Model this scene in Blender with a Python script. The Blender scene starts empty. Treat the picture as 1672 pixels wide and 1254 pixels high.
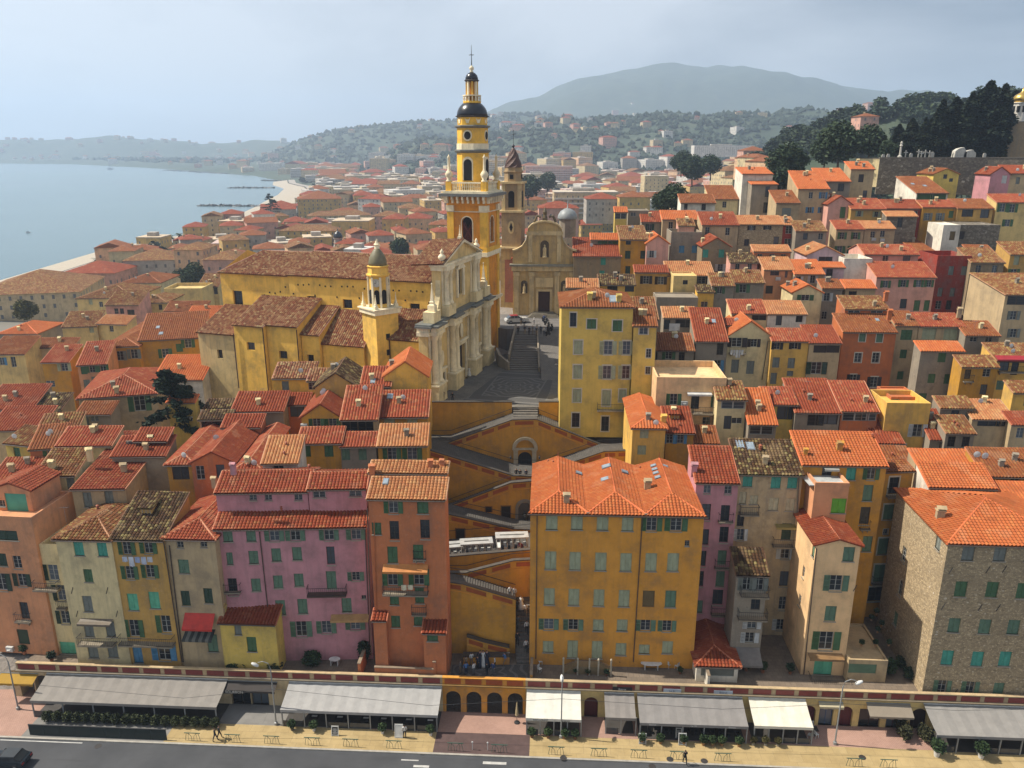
import bpy,math,random
import numpy as np
from mathutils import Vector,Matrix
rnd = random.Random(7)
R = math.radians
sc = bpy.context.scene
C = sc.collection
# camera, sky, sun, exposure
HC,PIT,FPX = 60.0,R(16.7),1280.0
SUN_AZ,SUN_EL = R(-82.5),R(51)
cam = bpy.data.objects.new('camera',bpy.data.cameras.new('camera'))
C.objects.link(cam)
cam.location = (0,0,HC); cam.rotation_euler = (R(90)-PIT,0,0)
cam.data.sensor_width = 36.0; cam.data.lens = 36.0*FPX/1672.0
cam.data.clip_start = 0.5; cam.data.clip_end = 40000
sc.camera = cam
world = bpy.data.worlds.new('World'); sc.world = world; world.use_nodes = True
wn = world.node_tree; wn.nodes.clear()
def wnode(t,**k):
 n = wn.nodes.new(t)
 for a,b in k.items():setattr(n,a,b)
 return n
wo = wnode('ShaderNodeOutputWorld'); bg = wnode('ShaderNodeBackground')
sky = wnode('ShaderNodeTexSky',sky_type='NISHITA',sun_disc=False)
sky.sun_elevation = SUN_EL; sky.sun_rotation = SUN_AZ; sky.altitude = 50
sky.air_density = 1.3; sky.dust_density = 4.0; sky.ozone_density = 1.5
tc = wnode('ShaderNodeTexCoord'); mp = wnode('ShaderNodeMapping'); mp.inputs['Scale'].default_value = (1.0,1.0,2.6); mp.inputs['Location'].default_value = (.35,.1,.2)
nz = wnode('ShaderNodeTexNoise'); nz.inputs['Scale'].default_value = 1.5; nz.inputs['Detail'].default_value = 6; nz.inputs['Roughness'].default_value = .55
nz.inputs['Distortion'].default_value = .35
rp = wnode('ShaderNodeValToRGB')
rp.color_ramp.elements[0].position = .36; rp.color_ramp.elements[0].color = (1.7,2.15,2.9,1)
rp.color_ramp.elements[1].position = .64; rp.color_ramp.elements[1].color = (7.8,8.2,8.9,1)
cl = wnode('ShaderNodeMix',data_type='RGBA'); cl.inputs[0].default_value = .74
wn.links.new(tc.outputs['Generated'],mp.inputs[0]); wn.links.new(mp.outputs[0],nz.inputs['Vector'])
wn.links.new(nz.outputs['Fac'],rp.inputs[0])
wn.links.new(sky.outputs[0],cl.inputs[6]); wn.links.new(rp.outputs[0],cl.inputs[7])
wn.links.new(cl.outputs[2],bg.inputs[0]); bg.inputs[1].default_value = .083
wn.links.new(bg.outputs[0],wo.inputs[0])
sl = bpy.data.lights.new('sun','SUN'); sl.energy = 5.0; sl.angle = R(.55); sl.color = (1,.93,.82)
sun = bpy.data.objects.new('sun',sl); C.objects.link(sun)
sdir = Vector((math.sin(SUN_AZ)*math.cos(SUN_EL),math.cos(SUN_AZ)*math.cos(SUN_EL),math.sin(SUN_EL)))
sun.rotation_euler = sdir.to_track_quat('Z','Y').to_euler()
sun.location = (-80,20,140)
sc.view_settings.view_transform = 'Standard'; sc.view_settings.look = 'None'
sc.view_settings.gamma = 1; sc.view_settings.exposure = 0.46
sc.render.engine = 'CYCLES'
sc.cycles.volume_bounces = 1; sc.cycles.max_bounces = 5; sc.cycles.diffuse_bounces = 2; sc.cycles.glossy_bounces = 2
sc.cycles.transparent_max_bounces = 8
# measuring: photo pixel -> point of the place
cP,sP = math.cos(PIT),math.sin(PIT)
def TT(py):return math.tan(PIT+math.atan((py-627.0)/FPX))
def at(px,py,Y):
 z = HC-Y*TT(py)
 return Vector(((px-836.0)/FPX*(Y*cP+(HC-z)*sP),Y,z))
def on(px,py,z):return at(px,py,(HC-z)/TT(py))
def proj(p):
 d = p[1]*cP+(HC-p[2])*sP
 return 836+FPX*p[0]/d,627-FPX*(p[1]*sP+(p[2]-HC)*cP)/d
def ray(px,py):
 a,b = (px-836.0)/FPX,(627.0-py)/FPX
 return Vector((a,cP+b*sP,-sP+b*cP))
def on_plane(px,py,o,n):
 d = ray(px,py); c = Vector((0,0,HC))
 return c+d*((o-c).dot(n)/d.dot(n))
# materials
MATS = {}
def srgb(r,g,b):
 f = lambda c:((c/255+.055)/1.055)**2.4 if c>10 else c/255/12.92
 return(.80*f(r),.80*f(g),.80*f(b))
class NT:
 def __init__(s,name):
  s.m = bpy.data.materials.new(name); s.m.use_nodes = True
  s.t = s.m.node_tree; s.b = s.t.nodes['Principled BSDF']
 def n(s,t,**k):
  x = s.t.nodes.new(t)
  for a,b in k.items():setattr(x,a,b)
  return x
 def l(s,a,b):s.t.links.new(a,b)
 def noise(s,vec,scale,detail=4,rough=.6):
  x = s.n('ShaderNodeTexNoise'); x.inputs['Scale'].default_value = scale
  x.inputs['Detail'].default_value = detail; x.inputs['Roughness'].default_value = rough
  if vec is not None:s.l(vec,x.inputs['Vector'])
  return x.outputs['Fac']
 def ramp(s,fac,stops,interp='LINEAR'):
  x = s.n('ShaderNodeValToRGB'); r = x.color_ramp; r.interpolation = interp
  while len(r.elements)<len(stops):r.elements.new(.5)
  for e,(p,c)in zip(r.elements,stops):e.position = p; e.color = (*c,1)if len(c)==3 else c
  s.l(fac,x.inputs[0]); return x.outputs[0]
 def mix(s,a,b,f,mode='MIX'):
  x = s.n('ShaderNodeMix',data_type='RGBA',blend_type=mode)
  for v,i in((f,0),(a,6),(b,7)):
   if isinstance(v,(int,float)):x.inputs[i].default_value = v
   elif isinstance(v,tuple):x.inputs[i].default_value = (*v,1)
   else:s.l(v,x.inputs[i])
  return x.outputs[2]
 def math(s,op,a,b=0.0,c=None):
  x = s.n('ShaderNodeMath',operation=op)
  for i,v in enumerate((a,b)if c is None else(a,b,c)):
   if isinstance(v,(int,float)):x.inputs[i].default_value = v
   else:s.l(v,x.inputs[i])
  return x.outputs[0]
 def bump(s,h,strength=.3,dist=.02):
  x = s.n('ShaderNodeBump'); x.inputs['Strength'].default_value = strength; x.inputs['Distance'].default_value = dist
  s.l(h,x.inputs['Height']); s.l(x.outputs[0],s.b.inputs['Normal'])
 def col(s,c):s.l(c,s.b.inputs['Base Color'])if not isinstance(c,tuple)else setattr(s.b.inputs['Base Color'],'default_value',(*c,1))
 def set(s,**k):
  for a,b in k.items():s.b.inputs[a.replace('_',' ')].default_value = b
 def coords(s,scale=(1,1,1),kind='Object'):
  t = s.n('ShaderNodeTexCoord'); m = s.n('ShaderNodeMapping'); m.inputs['Scale'].default_value = scale
  oi = s.n('ShaderNodeObjectInfo'); sc_ = s.math('MULTIPLY',oi.outputs['Random'],37.0)
  cb = s.n('ShaderNodeCombineXYZ'); s.l(sc_,cb.inputs[0]); s.l(sc_,cb.inputs[1])
  s.l(t.outputs[kind],m.inputs[0]); s.l(cb.outputs[0],m.inputs['Location']); return m.outputs[0]
def cached(f):
 def g(*a):
  k = (f.__name__,)+a
  if k not in MATS:MATS[k] = f(*a)
  return MATS[k]
 return g
def sc3(c,k):return tuple(min(1.0,x*k)for x in c)
def mx3(a,b,t):return tuple(x*(1-t)+y*t for x,y in zip(a,b))
@cached
def plaster(rgb,wear=.5):
 q = NT('plaster'); v = q.coords(); rgb = sc3(rgb,1.14)
 big = q.noise(v,.35,5,.65); fine = q.noise(v,3.2,6,.7)
 streak = q.noise(q.coords((1.6,1.6,.16)),1.0,5,.7)
 grey = (.30,.27,.23)
 c = q.ramp(big,[(.32,mx3(sc3(rgb,.70),grey,.10+.14*wear)),(.5,rgb),(.70,sc3(rgb,1.16))])
 c = q.mix(c,mx3(sc3(rgb,.55),grey,.3*wear+.10),q.ramp(streak,[(.48,(0,0,0)),(.74,(.75*wear+.2,)*3)]))
 c = q.mix(c,mx3(rgb,(.62,.58,.5),.5),q.ramp(fine,[(.56,(0,0,0)),(.74,(.5*wear+.08,)*3)]))
 c = q.mix(c,sc3(rgb,.6),q.ramp(q.noise(v,1.1,3,.5),[(.60,(0,0,0)),(.70,(.55*wear+.06,)*3)]))
 q.col(c); q.set(Roughness=.93); q.b.inputs['Specular IOR Level'].default_value = .15
 q.bump(fine,.35,.03); return q.m
@cached
def rubble(rgb,scale=2.2):
 q = NT('rubble_stone'); v = q.coords((1,1,1.5))
 vo = q.n('ShaderNodeTexVoronoi'); vo.inputs['Scale'].default_value = scale; q.l(v,vo.inputs['Vector'])
 ve = q.n('ShaderNodeTexVoronoi',feature='DISTANCE_TO_EDGE'); ve.inputs['Scale'].default_value = scale; q.l(v,ve.inputs['Vector'])
 c = q.ramp(vo.outputs['Color'],[(.0,sc3(rgb,.55)),(.35,sc3(rgb,.85)),(.6,sc3(rgb,1.1)),(.85,sc3(rgb,1.35)),(1,mx3(rgb,(.75,.7,.6),.6))])
 c = q.mix(sc3(rgb,.62),c,q.ramp(ve.outputs['Distance'],[(.02,(0,0,0)),(.09,(1,1,1))]))
 c = q.mix(c,sc3(rgb,.6),q.ramp(q.noise(v,.3,4),[(.5,(0,0,0)),(.75,(.55,)*3)]))
 q.col(c); q.set(Roughness=.95); q.bump(ve.outputs['Distance'],.8,.06); return q.m
TP,TR = .38,.40
@cached
def tiles(pal,stain=.4,dark=(.10,.055,.035)):
 q = NT('clay_tiles'); uv = q.n('ShaderNodeUVMap'); uv.uv_map = 'uv'
 sp = q.n('ShaderNodeSeparateXYZ'); q.l(uv.outputs[0],sp.inputs[0])
 oi = q.n('ShaderNodeObjectInfo')
 a = q.math('FLOOR',q.math('DIVIDE',sp.outputs[0],TP)); b = q.math('FLOOR',q.math('DIVIDE',sp.outputs[1],TR))
 cb = q.n('ShaderNodeCombineXYZ'); q.l(a,cb.inputs[0]); q.l(b,cb.inputs[1]); q.l(q.math('MULTIPLY',oi.outputs['Random'],91),cb.inputs[2])
 wnz = q.n('ShaderNodeTexWhiteNoise'); q.l(cb.outputs[0],wnz.inputs[0])
 n = len(pal)
 c = q.ramp(wnz.outputs['Value'],[(i/max(1,n-1),p)for i,p in enumerate(pal)])
 v = q.coords((1,1,1)); av = tuple(sum(p[i]for p in pal)/n for i in range(3)); c = q.mix(c,av,.42 if n==4 else.12)
 c = q.mix(c,mx3(sc3(av,1.25),(.34,.22,.13),.35),q.ramp(q.noise(v,.42,2),[(.60,(0,0,0)),(.63,(.55,)*3)]))
 c = q.mix(c,sc3(av,.62),q.ramp(q.noise(v,.30,2),[(.62,(0,0,0)),(.66,(.5,)*3)]))
 c = q.mix(c,sc3(pal[n//2],.8),q.ramp(q.noise(v,.5,3),[(.4,(0,0,0)),(.7,(.35,)*3)]))
 c = q.mix(c,dark,q.ramp(q.noise(v,.85,6,.75),[(.50,(0,0,0)),(.72,(stain,)*3)]))
 c = q.mix(c,mx3(pal[n//2],(.60,.52,.40),.65),q.ramp(q.noise(v,1.7,5,.7),[(.60,(0,0,0)),(.78,(stain*.7,)*3)]))
 fr = q.math('FRACT',q.math('DIVIDE',sp.outputs[1],TR))
 q.col(c); q.set(Roughness=.85); q.b.inputs['Specular IOR Level'].default_value = .2
 q.bump(q.math('SUBTRACT',1.0,fr),.9,.05); return q.m
@cached
def flat(name,rgb,rough=.7,metal=0.0,var=.25):
 q = NT(name); v = q.coords()
 q.col(q.ramp(q.noise(v,1.3,5,.65),[(.3,sc3(rgb,1-var)),(.7,sc3(rgb,1+var*.6))]))
 q.set(Roughness=rough,Metallic=metal); return q.m
@cached
def glass(k=0):
 q = NT('window_glass'); oi = q.n('ShaderNodeObjectInfo')
 q.col(q.ramp(oi.outputs['Random'],[(0,(.012,.014,.016)),(.6,(.03,.035,.04)),(1,(.10,.12,.14))]))
 q.set(Roughness=.12); return q.m
@cached
def leaf(rgb,var=.5):
 q = NT('foliage'); v = q.coords()
 c = q.ramp(q.noise(v,.9,4),[(.3,sc3(rgb,1-var)),(.55,rgb),(.8,mx3(sc3(rgb,1.5),(.16,.17,.04),.3))])
 q.col(c); q.set(Roughness=.75); q.b.inputs['Specular IOR Level'].default_value = .2; return q.m
O_ = srgb
TILE = {'orange':((O_(206,90,44),O_(226,106,54),O_(214,96,48),O_(232,128,76)),.22),'red':((O_(160,56,34),O_(190,74,44),O_(172,62,36),O_(208,104,66)),.30),'redline':((O_(176,56,38),O_(206,84,56),O_(184,62,42),O_(226,140,100)),.25),'old':((O_(126,66,42),O_(176,98,60),O_(148,76,46),O_(204,160,112),O_(160,70,42)),.45),'brown':((O_(84,50,36),O_(112,64,44),O_(70,44,34),O_(150,108,78),O_(190,160,120)),.55),'pale':((O_(204,112,78),O_(224,140,102),O_(190,94,64),O_(230,164,126)),.30),'church':((O_(112,50,44),O_(176,84,66),O_(136,62,50),O_(214,146,116),O_(150,70,58),O_(222,178,150)),.20),'rust':((O_(150,66,38),O_(186,92,50),O_(168,78,44),O_(204,126,76)),.40),}
def soft(c):g = .3*c[0]+.6*c[1]+.1*c[2]; return(.80*(c[0]*.84+g*.16),.80*(c[1]*1.06+g*.10),.68*(c[2]*.8+g*.10))
for k_ in TILE:TILE[k_] = (tuple(sc3(soft(c),1.0 if k_ in('orange','pale')else.80)for c in TILE[k_][0]),TILE[k_][1])
def tile(k):return tiles(*TILE[k])
RIDGE = {'orange':O_(232,122,70),'red':O_(190,112,78),'redline':O_(206,140,104),'old':O_(176,128,92),'brown':O_(128,92,66),'pale':O_(206,160,120),'church':O_(190,140,116),'rust':O_(188,118,78)}
WALL = {'ochre':O_(214,150,62),'gold':O_(196,154,84),'lemon':O_(216,186,96),'yellow':O_(222,176,88),'cream':O_(222,202,152),'beige':O_(204,182,142),'tan':O_(188,164,126),'grey':O_(150,138,120),'stone':O_(150,130,100),'pink':O_(194,138,142),'rose':O_(214,160,142),'salmon':O_(212,150,108),'orange':O_(196,120,78),'rust':O_(190,110,66),'red':O_(150,60,46),'white':O_(226,218,200),'deep':O_(204,148,60),'mustard':O_(190,140,54),'church':O_(238,186,84),'sand':O_(214,186,122),'mauve':O_(206,176,176),'peach':O_(232,192,142),'coral':O_(206,98,78)}
def wallm(k,wear=.5):
 if k=='rubble':return rubble(O_(186,164,128),4.0)
 if k=='darkstone':return rubble(O_(130,120,104),1.6)
 return plaster(WALL[k],wear)
SHUT = {'g':O_(74,112,70),'d':O_(38,66,44),'t':O_(76,168,144),'p':O_(174,178,142),'b':O_(84,142,178),'k':O_(48,38,34),'w':O_(206,206,200),'y':O_(126,130,120),'s':O_(100,130,102),'m':O_(104,190,150),'l':O_(110,180,40),'n':O_(110,90,52),'e':O_(206,190,150)}
def shm(k):return flat('shutter_paint_'+k,SHUT[k],.6,0,.3)
def paint(name,r,g,b,rough=.6):return flat(name,O_(r,g,b),rough)
# mesh builder
class MB:
 def __init__(s):s.v = []; s.f = []; s.mi = []; s.uv = None; s.fuv = []; s.M = None; s.cur = 0
 def p(s,co):
  co = Vector(co)
  if s.M is not None:co = s.M@co
  s.v.append((co.x,co.y,co.z)); return len(s.v)-1
 def face(s,pts,uv=None):
  s.f.append([s.p(q)for q in pts]); s.mi.append(s.cur); s.fuv.append(uv)
 def box(s,x0,x1,y0,y1,z0,z1,skip=''):
  P = [s.p(c)for c in((x0,y0,z0),(x1,y0,z0),(x1,y1,z0),(x0,y1,z0),(x0,y0,z1),(x1,y0,z1),(x1,y1,z1),(x0,y1,z1))]
  for k,q in(('b',(0,3,2,1)),('t',(4,5,6,7)),('f',(0,1,5,4)),('r',(1,2,6,5)),('k',(2,3,7,6)),('l',(3,0,4,7))):
   if k not in skip:s.f.append([P[i]for i in q]); s.mi.append(s.cur); s.fuv.append(None)
 def prism(s,poly,z0,z1,cap=True):
  n = len(poly); a = [s.p((x,y,z0))for x,y in poly]; b = [s.p((x,y,z1))for x,y in poly]
  for i in range(n):
   j = (i+1)%n; s.f.append([a[i],a[j],b[j],b[i]]); s.mi.append(s.cur); s.fuv.append(None)
  if cap:
   s.f.append(b[:]); s.mi.append(s.cur); s.fuv.append(None)
   s.f.append(a[::-1]); s.mi.append(s.cur); s.fuv.append(None)
 def slab(s,poly,y0,y1):
  n = len(poly); a = [s.p((x,y0,z))for x,z in poly]; b = [s.p((x,y1,z))for x,z in poly]
  for i in range(n):
   j = (i+1)%n; s.f.append([a[j],a[i],b[i],b[j]]); s.mi.append(s.cur); s.fuv.append(None)
  s.f.append(a[:]); s.mi.append(s.cur); s.fuv.append(None)
  s.f.append(b[::-1]); s.mi.append(s.cur); s.fuv.append(None)
 def lathe(s,prof,n=12,c=(0,0,0),a0=0.0):
  rings = []
  for r,z in prof:
   rings.append([s.p((c[0]+r*math.cos(a0+2*math.pi*k/n),c[1]+r*math.sin(a0+2*math.pi*k/n),c[2]+z))for k in range(n)])
  for i in range(len(rings)-1):
   for k in range(n):
    j = (k+1)%n; s.f.append([rings[i][k],rings[i][j],rings[i+1][j],rings[i+1][k]]); s.mi.append(s.cur); s.fuv.append(None)
  s.f.append(rings[-1][:]); s.mi.append(s.cur); s.fuv.append(None)
  s.f.append(rings[0][::-1]); s.mi.append(s.cur); s.fuv.append(None)
 def tube(s,pts,r,n=5):
  pts = [Vector(p)for p in pts]; rr = r if isinstance(r,(list,tuple))else[r]*len(pts); rings = []
  for i,p in enumerate(pts):
   d = (pts[min(i+1,len(pts)-1)]-pts[max(i-1,0)]).normalized()
   u = d.cross(Vector((0,0,1))if abs(d.z)<.95 else Vector((1,0,0))).normalized(); w = d.cross(u)
   rings.append([s.p(p+(u*math.cos(2*math.pi*k/n)+w*math.sin(2*math.pi*k/n))*rr[i])for k in range(n)])
  for i in range(len(rings)-1):
   for k in range(n):
    j = (k+1)%n; s.f.append([rings[i][k],rings[i+1][k],rings[i+1][j],rings[i][j]]); s.mi.append(s.cur); s.fuv.append(None)
  s.f.append(rings[-1][::-1]); s.mi.append(s.cur); s.fuv.append(None); s.f.append(rings[0][:]); s.mi.append(s.cur); s.fuv.append(None)
 def mesh(s,name,mats=(),smooth=False):
  m = bpy.data.meshes.new(name); m.from_pydata(s.v,[],s.f)
  for x in mats:m.materials.append(x)
  if len(mats)>1:m.polygons.foreach_set('material_index',s.mi)
  if any(u is not None for u in s.fuv):
   L = m.uv_layers.new(name='uv'); buf = []
   for f,u in zip(s.f,s.fuv):
    for k in range(len(f)):buf+=(u[k]if u else(0.0,0.0))
   L.data.foreach_set('uv',buf)
  if smooth:m.polygons.foreach_set('use_smooth',[True]*len(m.polygons))
  m.update(); return m
def put(name,mesh,parent=None,loc=(0,0,0),rot=(0,0,0),scale=(1,1,1),mat=None):
 o = bpy.data.objects.new(name,mesh); C.objects.link(o)
 o.location = loc; o.rotation_euler = rot; o.scale = scale
 if parent is not None:o.parent = parent
 if mat is not None and len(mesh.materials):
  o.material_slots[0].link = 'OBJECT'; o.material_slots[0].material = mat
 return o
def build(mb,name,mats,parent=None,loc=(0,0,0),rotz=0.0,smooth=False):
 return put(name,mb.mesh(name,mats if isinstance(mats,(list,tuple))else[mats],smooth),parent,loc,(0,0,rotz))
def tag(o,label=None,cat=None,group=None,kind=None):
 if label:o['label'] = label
 if cat:o['category'] = cat
 if group:o['group'] = group
 if kind:o['kind'] = kind
 return o
def thing(name,label,cat,loc=(0,0,0),rotz=0.0,group=None):
 o = bpy.data.objects.new(name,None); C.objects.link(o); o.empty_display_size = .3
 o.location = loc; o.rotation_euler = (0,0,rotz); return tag(o,label,cat,group)
def copy_tree(o,parent=None):
 c = o.copy(); C.objects.link(c); c.parent = parent
 for ch in list(o.children):copy_tree(ch,c)
 return c
# tiled roof slopes: real ribs (and rows for near roofs)
PROF = ((0,0),(.14,.62),(.5,1),(.86,.62))
def slope(mb,poly,rows=False,amp=.165,tp=TP,thick=.10):
 P = [Vector(p)for p in poly]
 u = (P[1]-P[0]); W = u.length; u = u/W
 n = None
 for q in P[2:]:
  w = (q-P[0])-u*(q-P[0]).dot(u)
  if w.length>.01:v = w.normalized(); break
 n = u.cross(v)
 if n.z<0:n = -n
 Q = [((p-P[0]).dot(u),(p-P[0]).dot(v))for p in P]
 umin = min(q[0]for q in Q); umax = max(q[0]for q in Q)
 def rng(x):
  vs = []
  for i in range(len(Q)):
   (x0,y0),(x1,y1) = Q[i],Q[(i+1)%len(Q)]
   if abs(x1-x0)<1e-6:
    if abs(x-x0)<1e-6:vs+=[y0,y1]
   elif min(x0,x1)-1e-6<=x<=max(x0,x1)+1e-6:vs.append(y0+(y1-y0)*(x-x0)/(x1-x0))
  return(min(vs),max(vs))if vs else(0,0)
 xs = []; k = math.floor(umin/tp)
 while k*tp<umax:
  for a,h in PROF:
   x = (k+a)*tp
   if umin<x<umax:xs.append((x,h))
  k+=1
 xs = [(umin,0)]+xs+[(umax,0)]
 ph = rnd.uniform(0,6); vmx = max(q[1]for q in Q)or 1
 def pt(x,y,h):return P[0]+u*x+v*y+n*(h+.035*math.sin(x*.8+ph)*min(1,y)-.06*math.sin(math.pi*min(1,max(0,y/vmx))))
 pr = None
 for x,h in xs:
  lo,hi = rng(x); cur = (x,h,lo,hi)
  if pr is not None and x-pr[0]>1e-5:
   x0,h0,l0,t0 = pr; x1,h1,l1,t1 = cur
   if max(t0-l0,t1-l1)>.02:
    if not rows:
     mb.face([pt(x0,l0,h0*amp),pt(x1,l1,h1*amp),pt(x1,t1,h1*amp),pt(x0,t0,h0*amp)],[(x0,l0),(x1,l1),(x1,t1),(x0,t0)])
    else:
     nr = max(1,round(max(t0-l0,t1-l1)/TR))
     lm = min(l0,l1); tm = max(t0,t1); y = lm
     while y<tm-.01:
      y2 = y+TR
      a0,b0 = min(max(y,l0),t0),min(max(y2,l0),t0); a1,b1 = min(max(y,l1),t1),min(max(y2,l1),t1)
      if b0-a0>1e-4 or b1-a1>1e-4:
       mb.face([pt(x0,a0,h0*amp+.05),pt(x1,a1,h1*amp+.05),pt(x1,b1,h1*amp+.008),pt(x0,b0,h0*amp+.008)],[(x0,a0),(x1,a1),(x1,b1),(x0,b0)])
      y = y2
  pr = cur
 un = [p-n*thick for p in P]
 mb.face(un[::-1])
 for i in range(len(P)):
  j = (i+1)%len(P); mb.face([un[i],un[j],P[j]+n*.03,P[i]+n*.03])
def cap_line(mb,a,b,r=.13):
 a,b = Vector(a),Vector(b); d = (b-a)
 if d.length<.1:return
 d.normalize(); s = d.cross(Vector((0,0,1))).normalized(); up = Vector((0,0,1))
 pr = [(-1,-.25),(-.7,.55),(0,.9),(.7,.55),(1,-.25)]
 L = [a+s*x*r+up*y*r for x,y in pr]; M2 = [b+s*x*r+up*y*r for x,y in pr]
 for i in range(4):mb.face([L[i],M2[i],M2[i+1],L[i+1]])
 mb.face(L[::-1]); mb.face(M2)
# window kit (unit meshes, shared)
KIT = {}
def kit(k):
 if k in KIT:return KIT[k]
 b = MB()
 if k=='frame':
  t = .055
  b.box(-.5,-.5+t,0,.06,0,1); b.box(.5-t,.5,0,.06,0,1); b.box(-.5+t,.5-t,.002,.058,0,t*.8); b.box(-.5+t,.5-t,.002,.058,1-t*.8,1)
  b.box(-.03,.03,.004,.056,.05,.95)
  for z in(.36,.66):b.box(-.5+t,-.03,.015,.045,z,z+.016); b.box(.03,.5-t,.015,.045,z,z+.016)
 elif k=='pane':b.face([(-.46,.03,.03),(.46,.03,.03),(.46,.03,.97),(-.46,.03,.97)])
 elif k=='sill':b.box(-.56,.56,-.10,.12,-.5,.5)
 elif k=='surround':
  for x0,x1,z0,z1 in((-.62,-.5,-.06,1.09),(.5,.62,-.06,1.09),(-.5,.5,1.0,1.09),(-.5,.5,-.06,0)):b.box(x0,x1,-.03,.05,z0,z1)
 elif k=='shutter':
  t = .10
  b.box(0,t,0,.045,0,1); b.box(1-t,1,0,.045,0,1)
  for z in(0,.32,.64,.94):b.box(t,1-t,.002,.043,z,z+.06)
  for z0,z1 in((.06,.32),(.38,.64),(.70,.94)):
   n = 6; d = (z1-z0)/n
   for i in range(n):b.face([(t,.008,z0+i*d),(1-t,.008,z0+i*d),(1-t,.036,z0+(i+1.25)*d),(t,.036,z0+(i+1.25)*d)])
 elif k=='board':b.box(-.5,.5,0,.06,0,1)
 elif k=='chimney':
  b.box(-.32,.32,-.25,.25,-.6,.75); b.box(-.40,.40,-.33,.33,.75,.85); b.box(-.28,.28,-.2,.2,.85,1.0)
  b.face([(-.42,-.34,1.0),(.42,-.34,1.0),(.42,0,1.22),(-.42,0,1.22)]); b.face([(-.42,0,1.22),(.42,0,1.22),(.42,.34,1.0),(-.42,.34,1.0)])
 elif k=='pot':b.lathe([(.14,-.3),(.13,.25),(.17,.28),(.17,.36),(.10,.40),(.10,.5),(.2,.52),(.0,.66)],8)
 elif k=='skylight':b.box(-.5,.5,-.6,.6,0,.12);
 elif k=='aerial':
  b.tube([(0,0,-.2),(0,0,1.7)],.02,4); b.tube([(-.5,0,1.6),(.5,0,1.6)],.012,4)
  for x in(-.4,-.2,0,.2,.4):b.tube([(x,-.25,1.6),(x,.25,1.6)],.01,4)
 elif k=='dish':
  b.tube([(0,0,-.3),(0,0,.45)],.025,5)
  ring = [[(r*math.cos(a),-.12+.35*r*r,.5+r*math.sin(a))for a in[2*math.pi*i/12 for i in range(12)]]for r in(.05,.25,.42)]
  for i in range(2):
   for j in range(12):b.face([ring[i][j],ring[i][(j+1)%12],ring[i+1][(j+1)%12],ring[i+1][j]])
  b.face(ring[0])
 elif k=='aircon':
  b.box(-.42,.42,-.32,0,0,.6); b.lathe([(.22,0),(.22,.02),(.18,.02),(.0,.01)],10,(0,-.34,.3))
 elif k=='lantern_bracket':
  b.tube([(0,0,0),(0,-.5,.25),(0,-.8,.2)],.03,5); b.lathe([(.06,0),(.16,.3),(.18,.32),(.05,.45),(0,.5)],6,(0,-.8,-.3))
 KIT[k] = b.mesh(k,[paint('kit',200,200,200)]); return KIT[k]
WHITE = lambda:paint('white_joinery',186,184,174,.5)
def rail_mesh(w,d,h=1.0,step=.22):
 k = ('rail',round(w,1),round(d,1))
 if k in KIT:return KIT[k]
 b = MB(); t = .018
 for z in(.08,h):b.box(-w/2,w/2,-d,-d+.04,z-.02,z+.02); b.box(-w/2,-w/2+.04,-d+.04,0,z-.02,z+.02); b.box(w/2-.04,w/2,-d+.04,0,z-.02,z+.02)
 x = -w/2+.02
 while x<w/2:b.box(x-t/2,x+t/2,-d+.012,-d+.012+t,.1,h-.02,'tb'); x+=step
 y = -d+step
 while y<-.05:
  for s_ in(-1,1):b.box(s_*(w/2-.02)-t/2,s_*(w/2-.02)+t/2,y,y+t,.1,h-.02,'tb')
  y+=step
 KIT[k] = b.mesh('railing',[paint('iron',40,42,44)]); return KIT[k]
# houses
import re
BASES = []
TOK = re.compile(r'(-?\d+),(-?\d+)([FLR]?)([a-z])([a-z]?)(?:\*([\d.]+)x([\d.]+))?')
def wall_face(mb,M,w,h,holes,reveal=.22):
 """rectangular wall in the x,z plane of M with real openings (x0,x1,z0,z1)"""
 mb.M = M
 xs = sorted({0.0,w}|{min(max(v,0),w)for o in holes for v in o[:2]}); zs = sorted({0.0,h}|{min(max(v,0),h)for o in holes for v in o[2:4]})
 for i in range(len(xs)-1):
  for j in range(len(zs)-1):
   if xs[i+1]-xs[i]<1e-4 or zs[j+1]-zs[j]<1e-4:continue
   cx,cz = (xs[i]+xs[i+1])/2,(zs[j]+zs[j+1])/2
   if any(o[0]<cx<o[1]and o[2]<cz<o[3]for o in holes):continue
   mb.face([(xs[i],0,zs[j]),(xs[i+1],0,zs[j]),(xs[i+1],0,zs[j+1]),(xs[i],0,zs[j+1])])
 for x0,x1,z0,z1 in(o[:4]for o in holes):
  for a,b in(((x0,z0),(x1,z0)),((x1,z0),(x1,z1)),((x1,z1),(x0,z1)),((x0,z1),(x0,z0))):
   mb.face([(a[0],0,a[1]),(a[0],reveal,a[1]),(b[0],reveal,b[1]),(b[0],0,b[1])])
 mb.M = None
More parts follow.
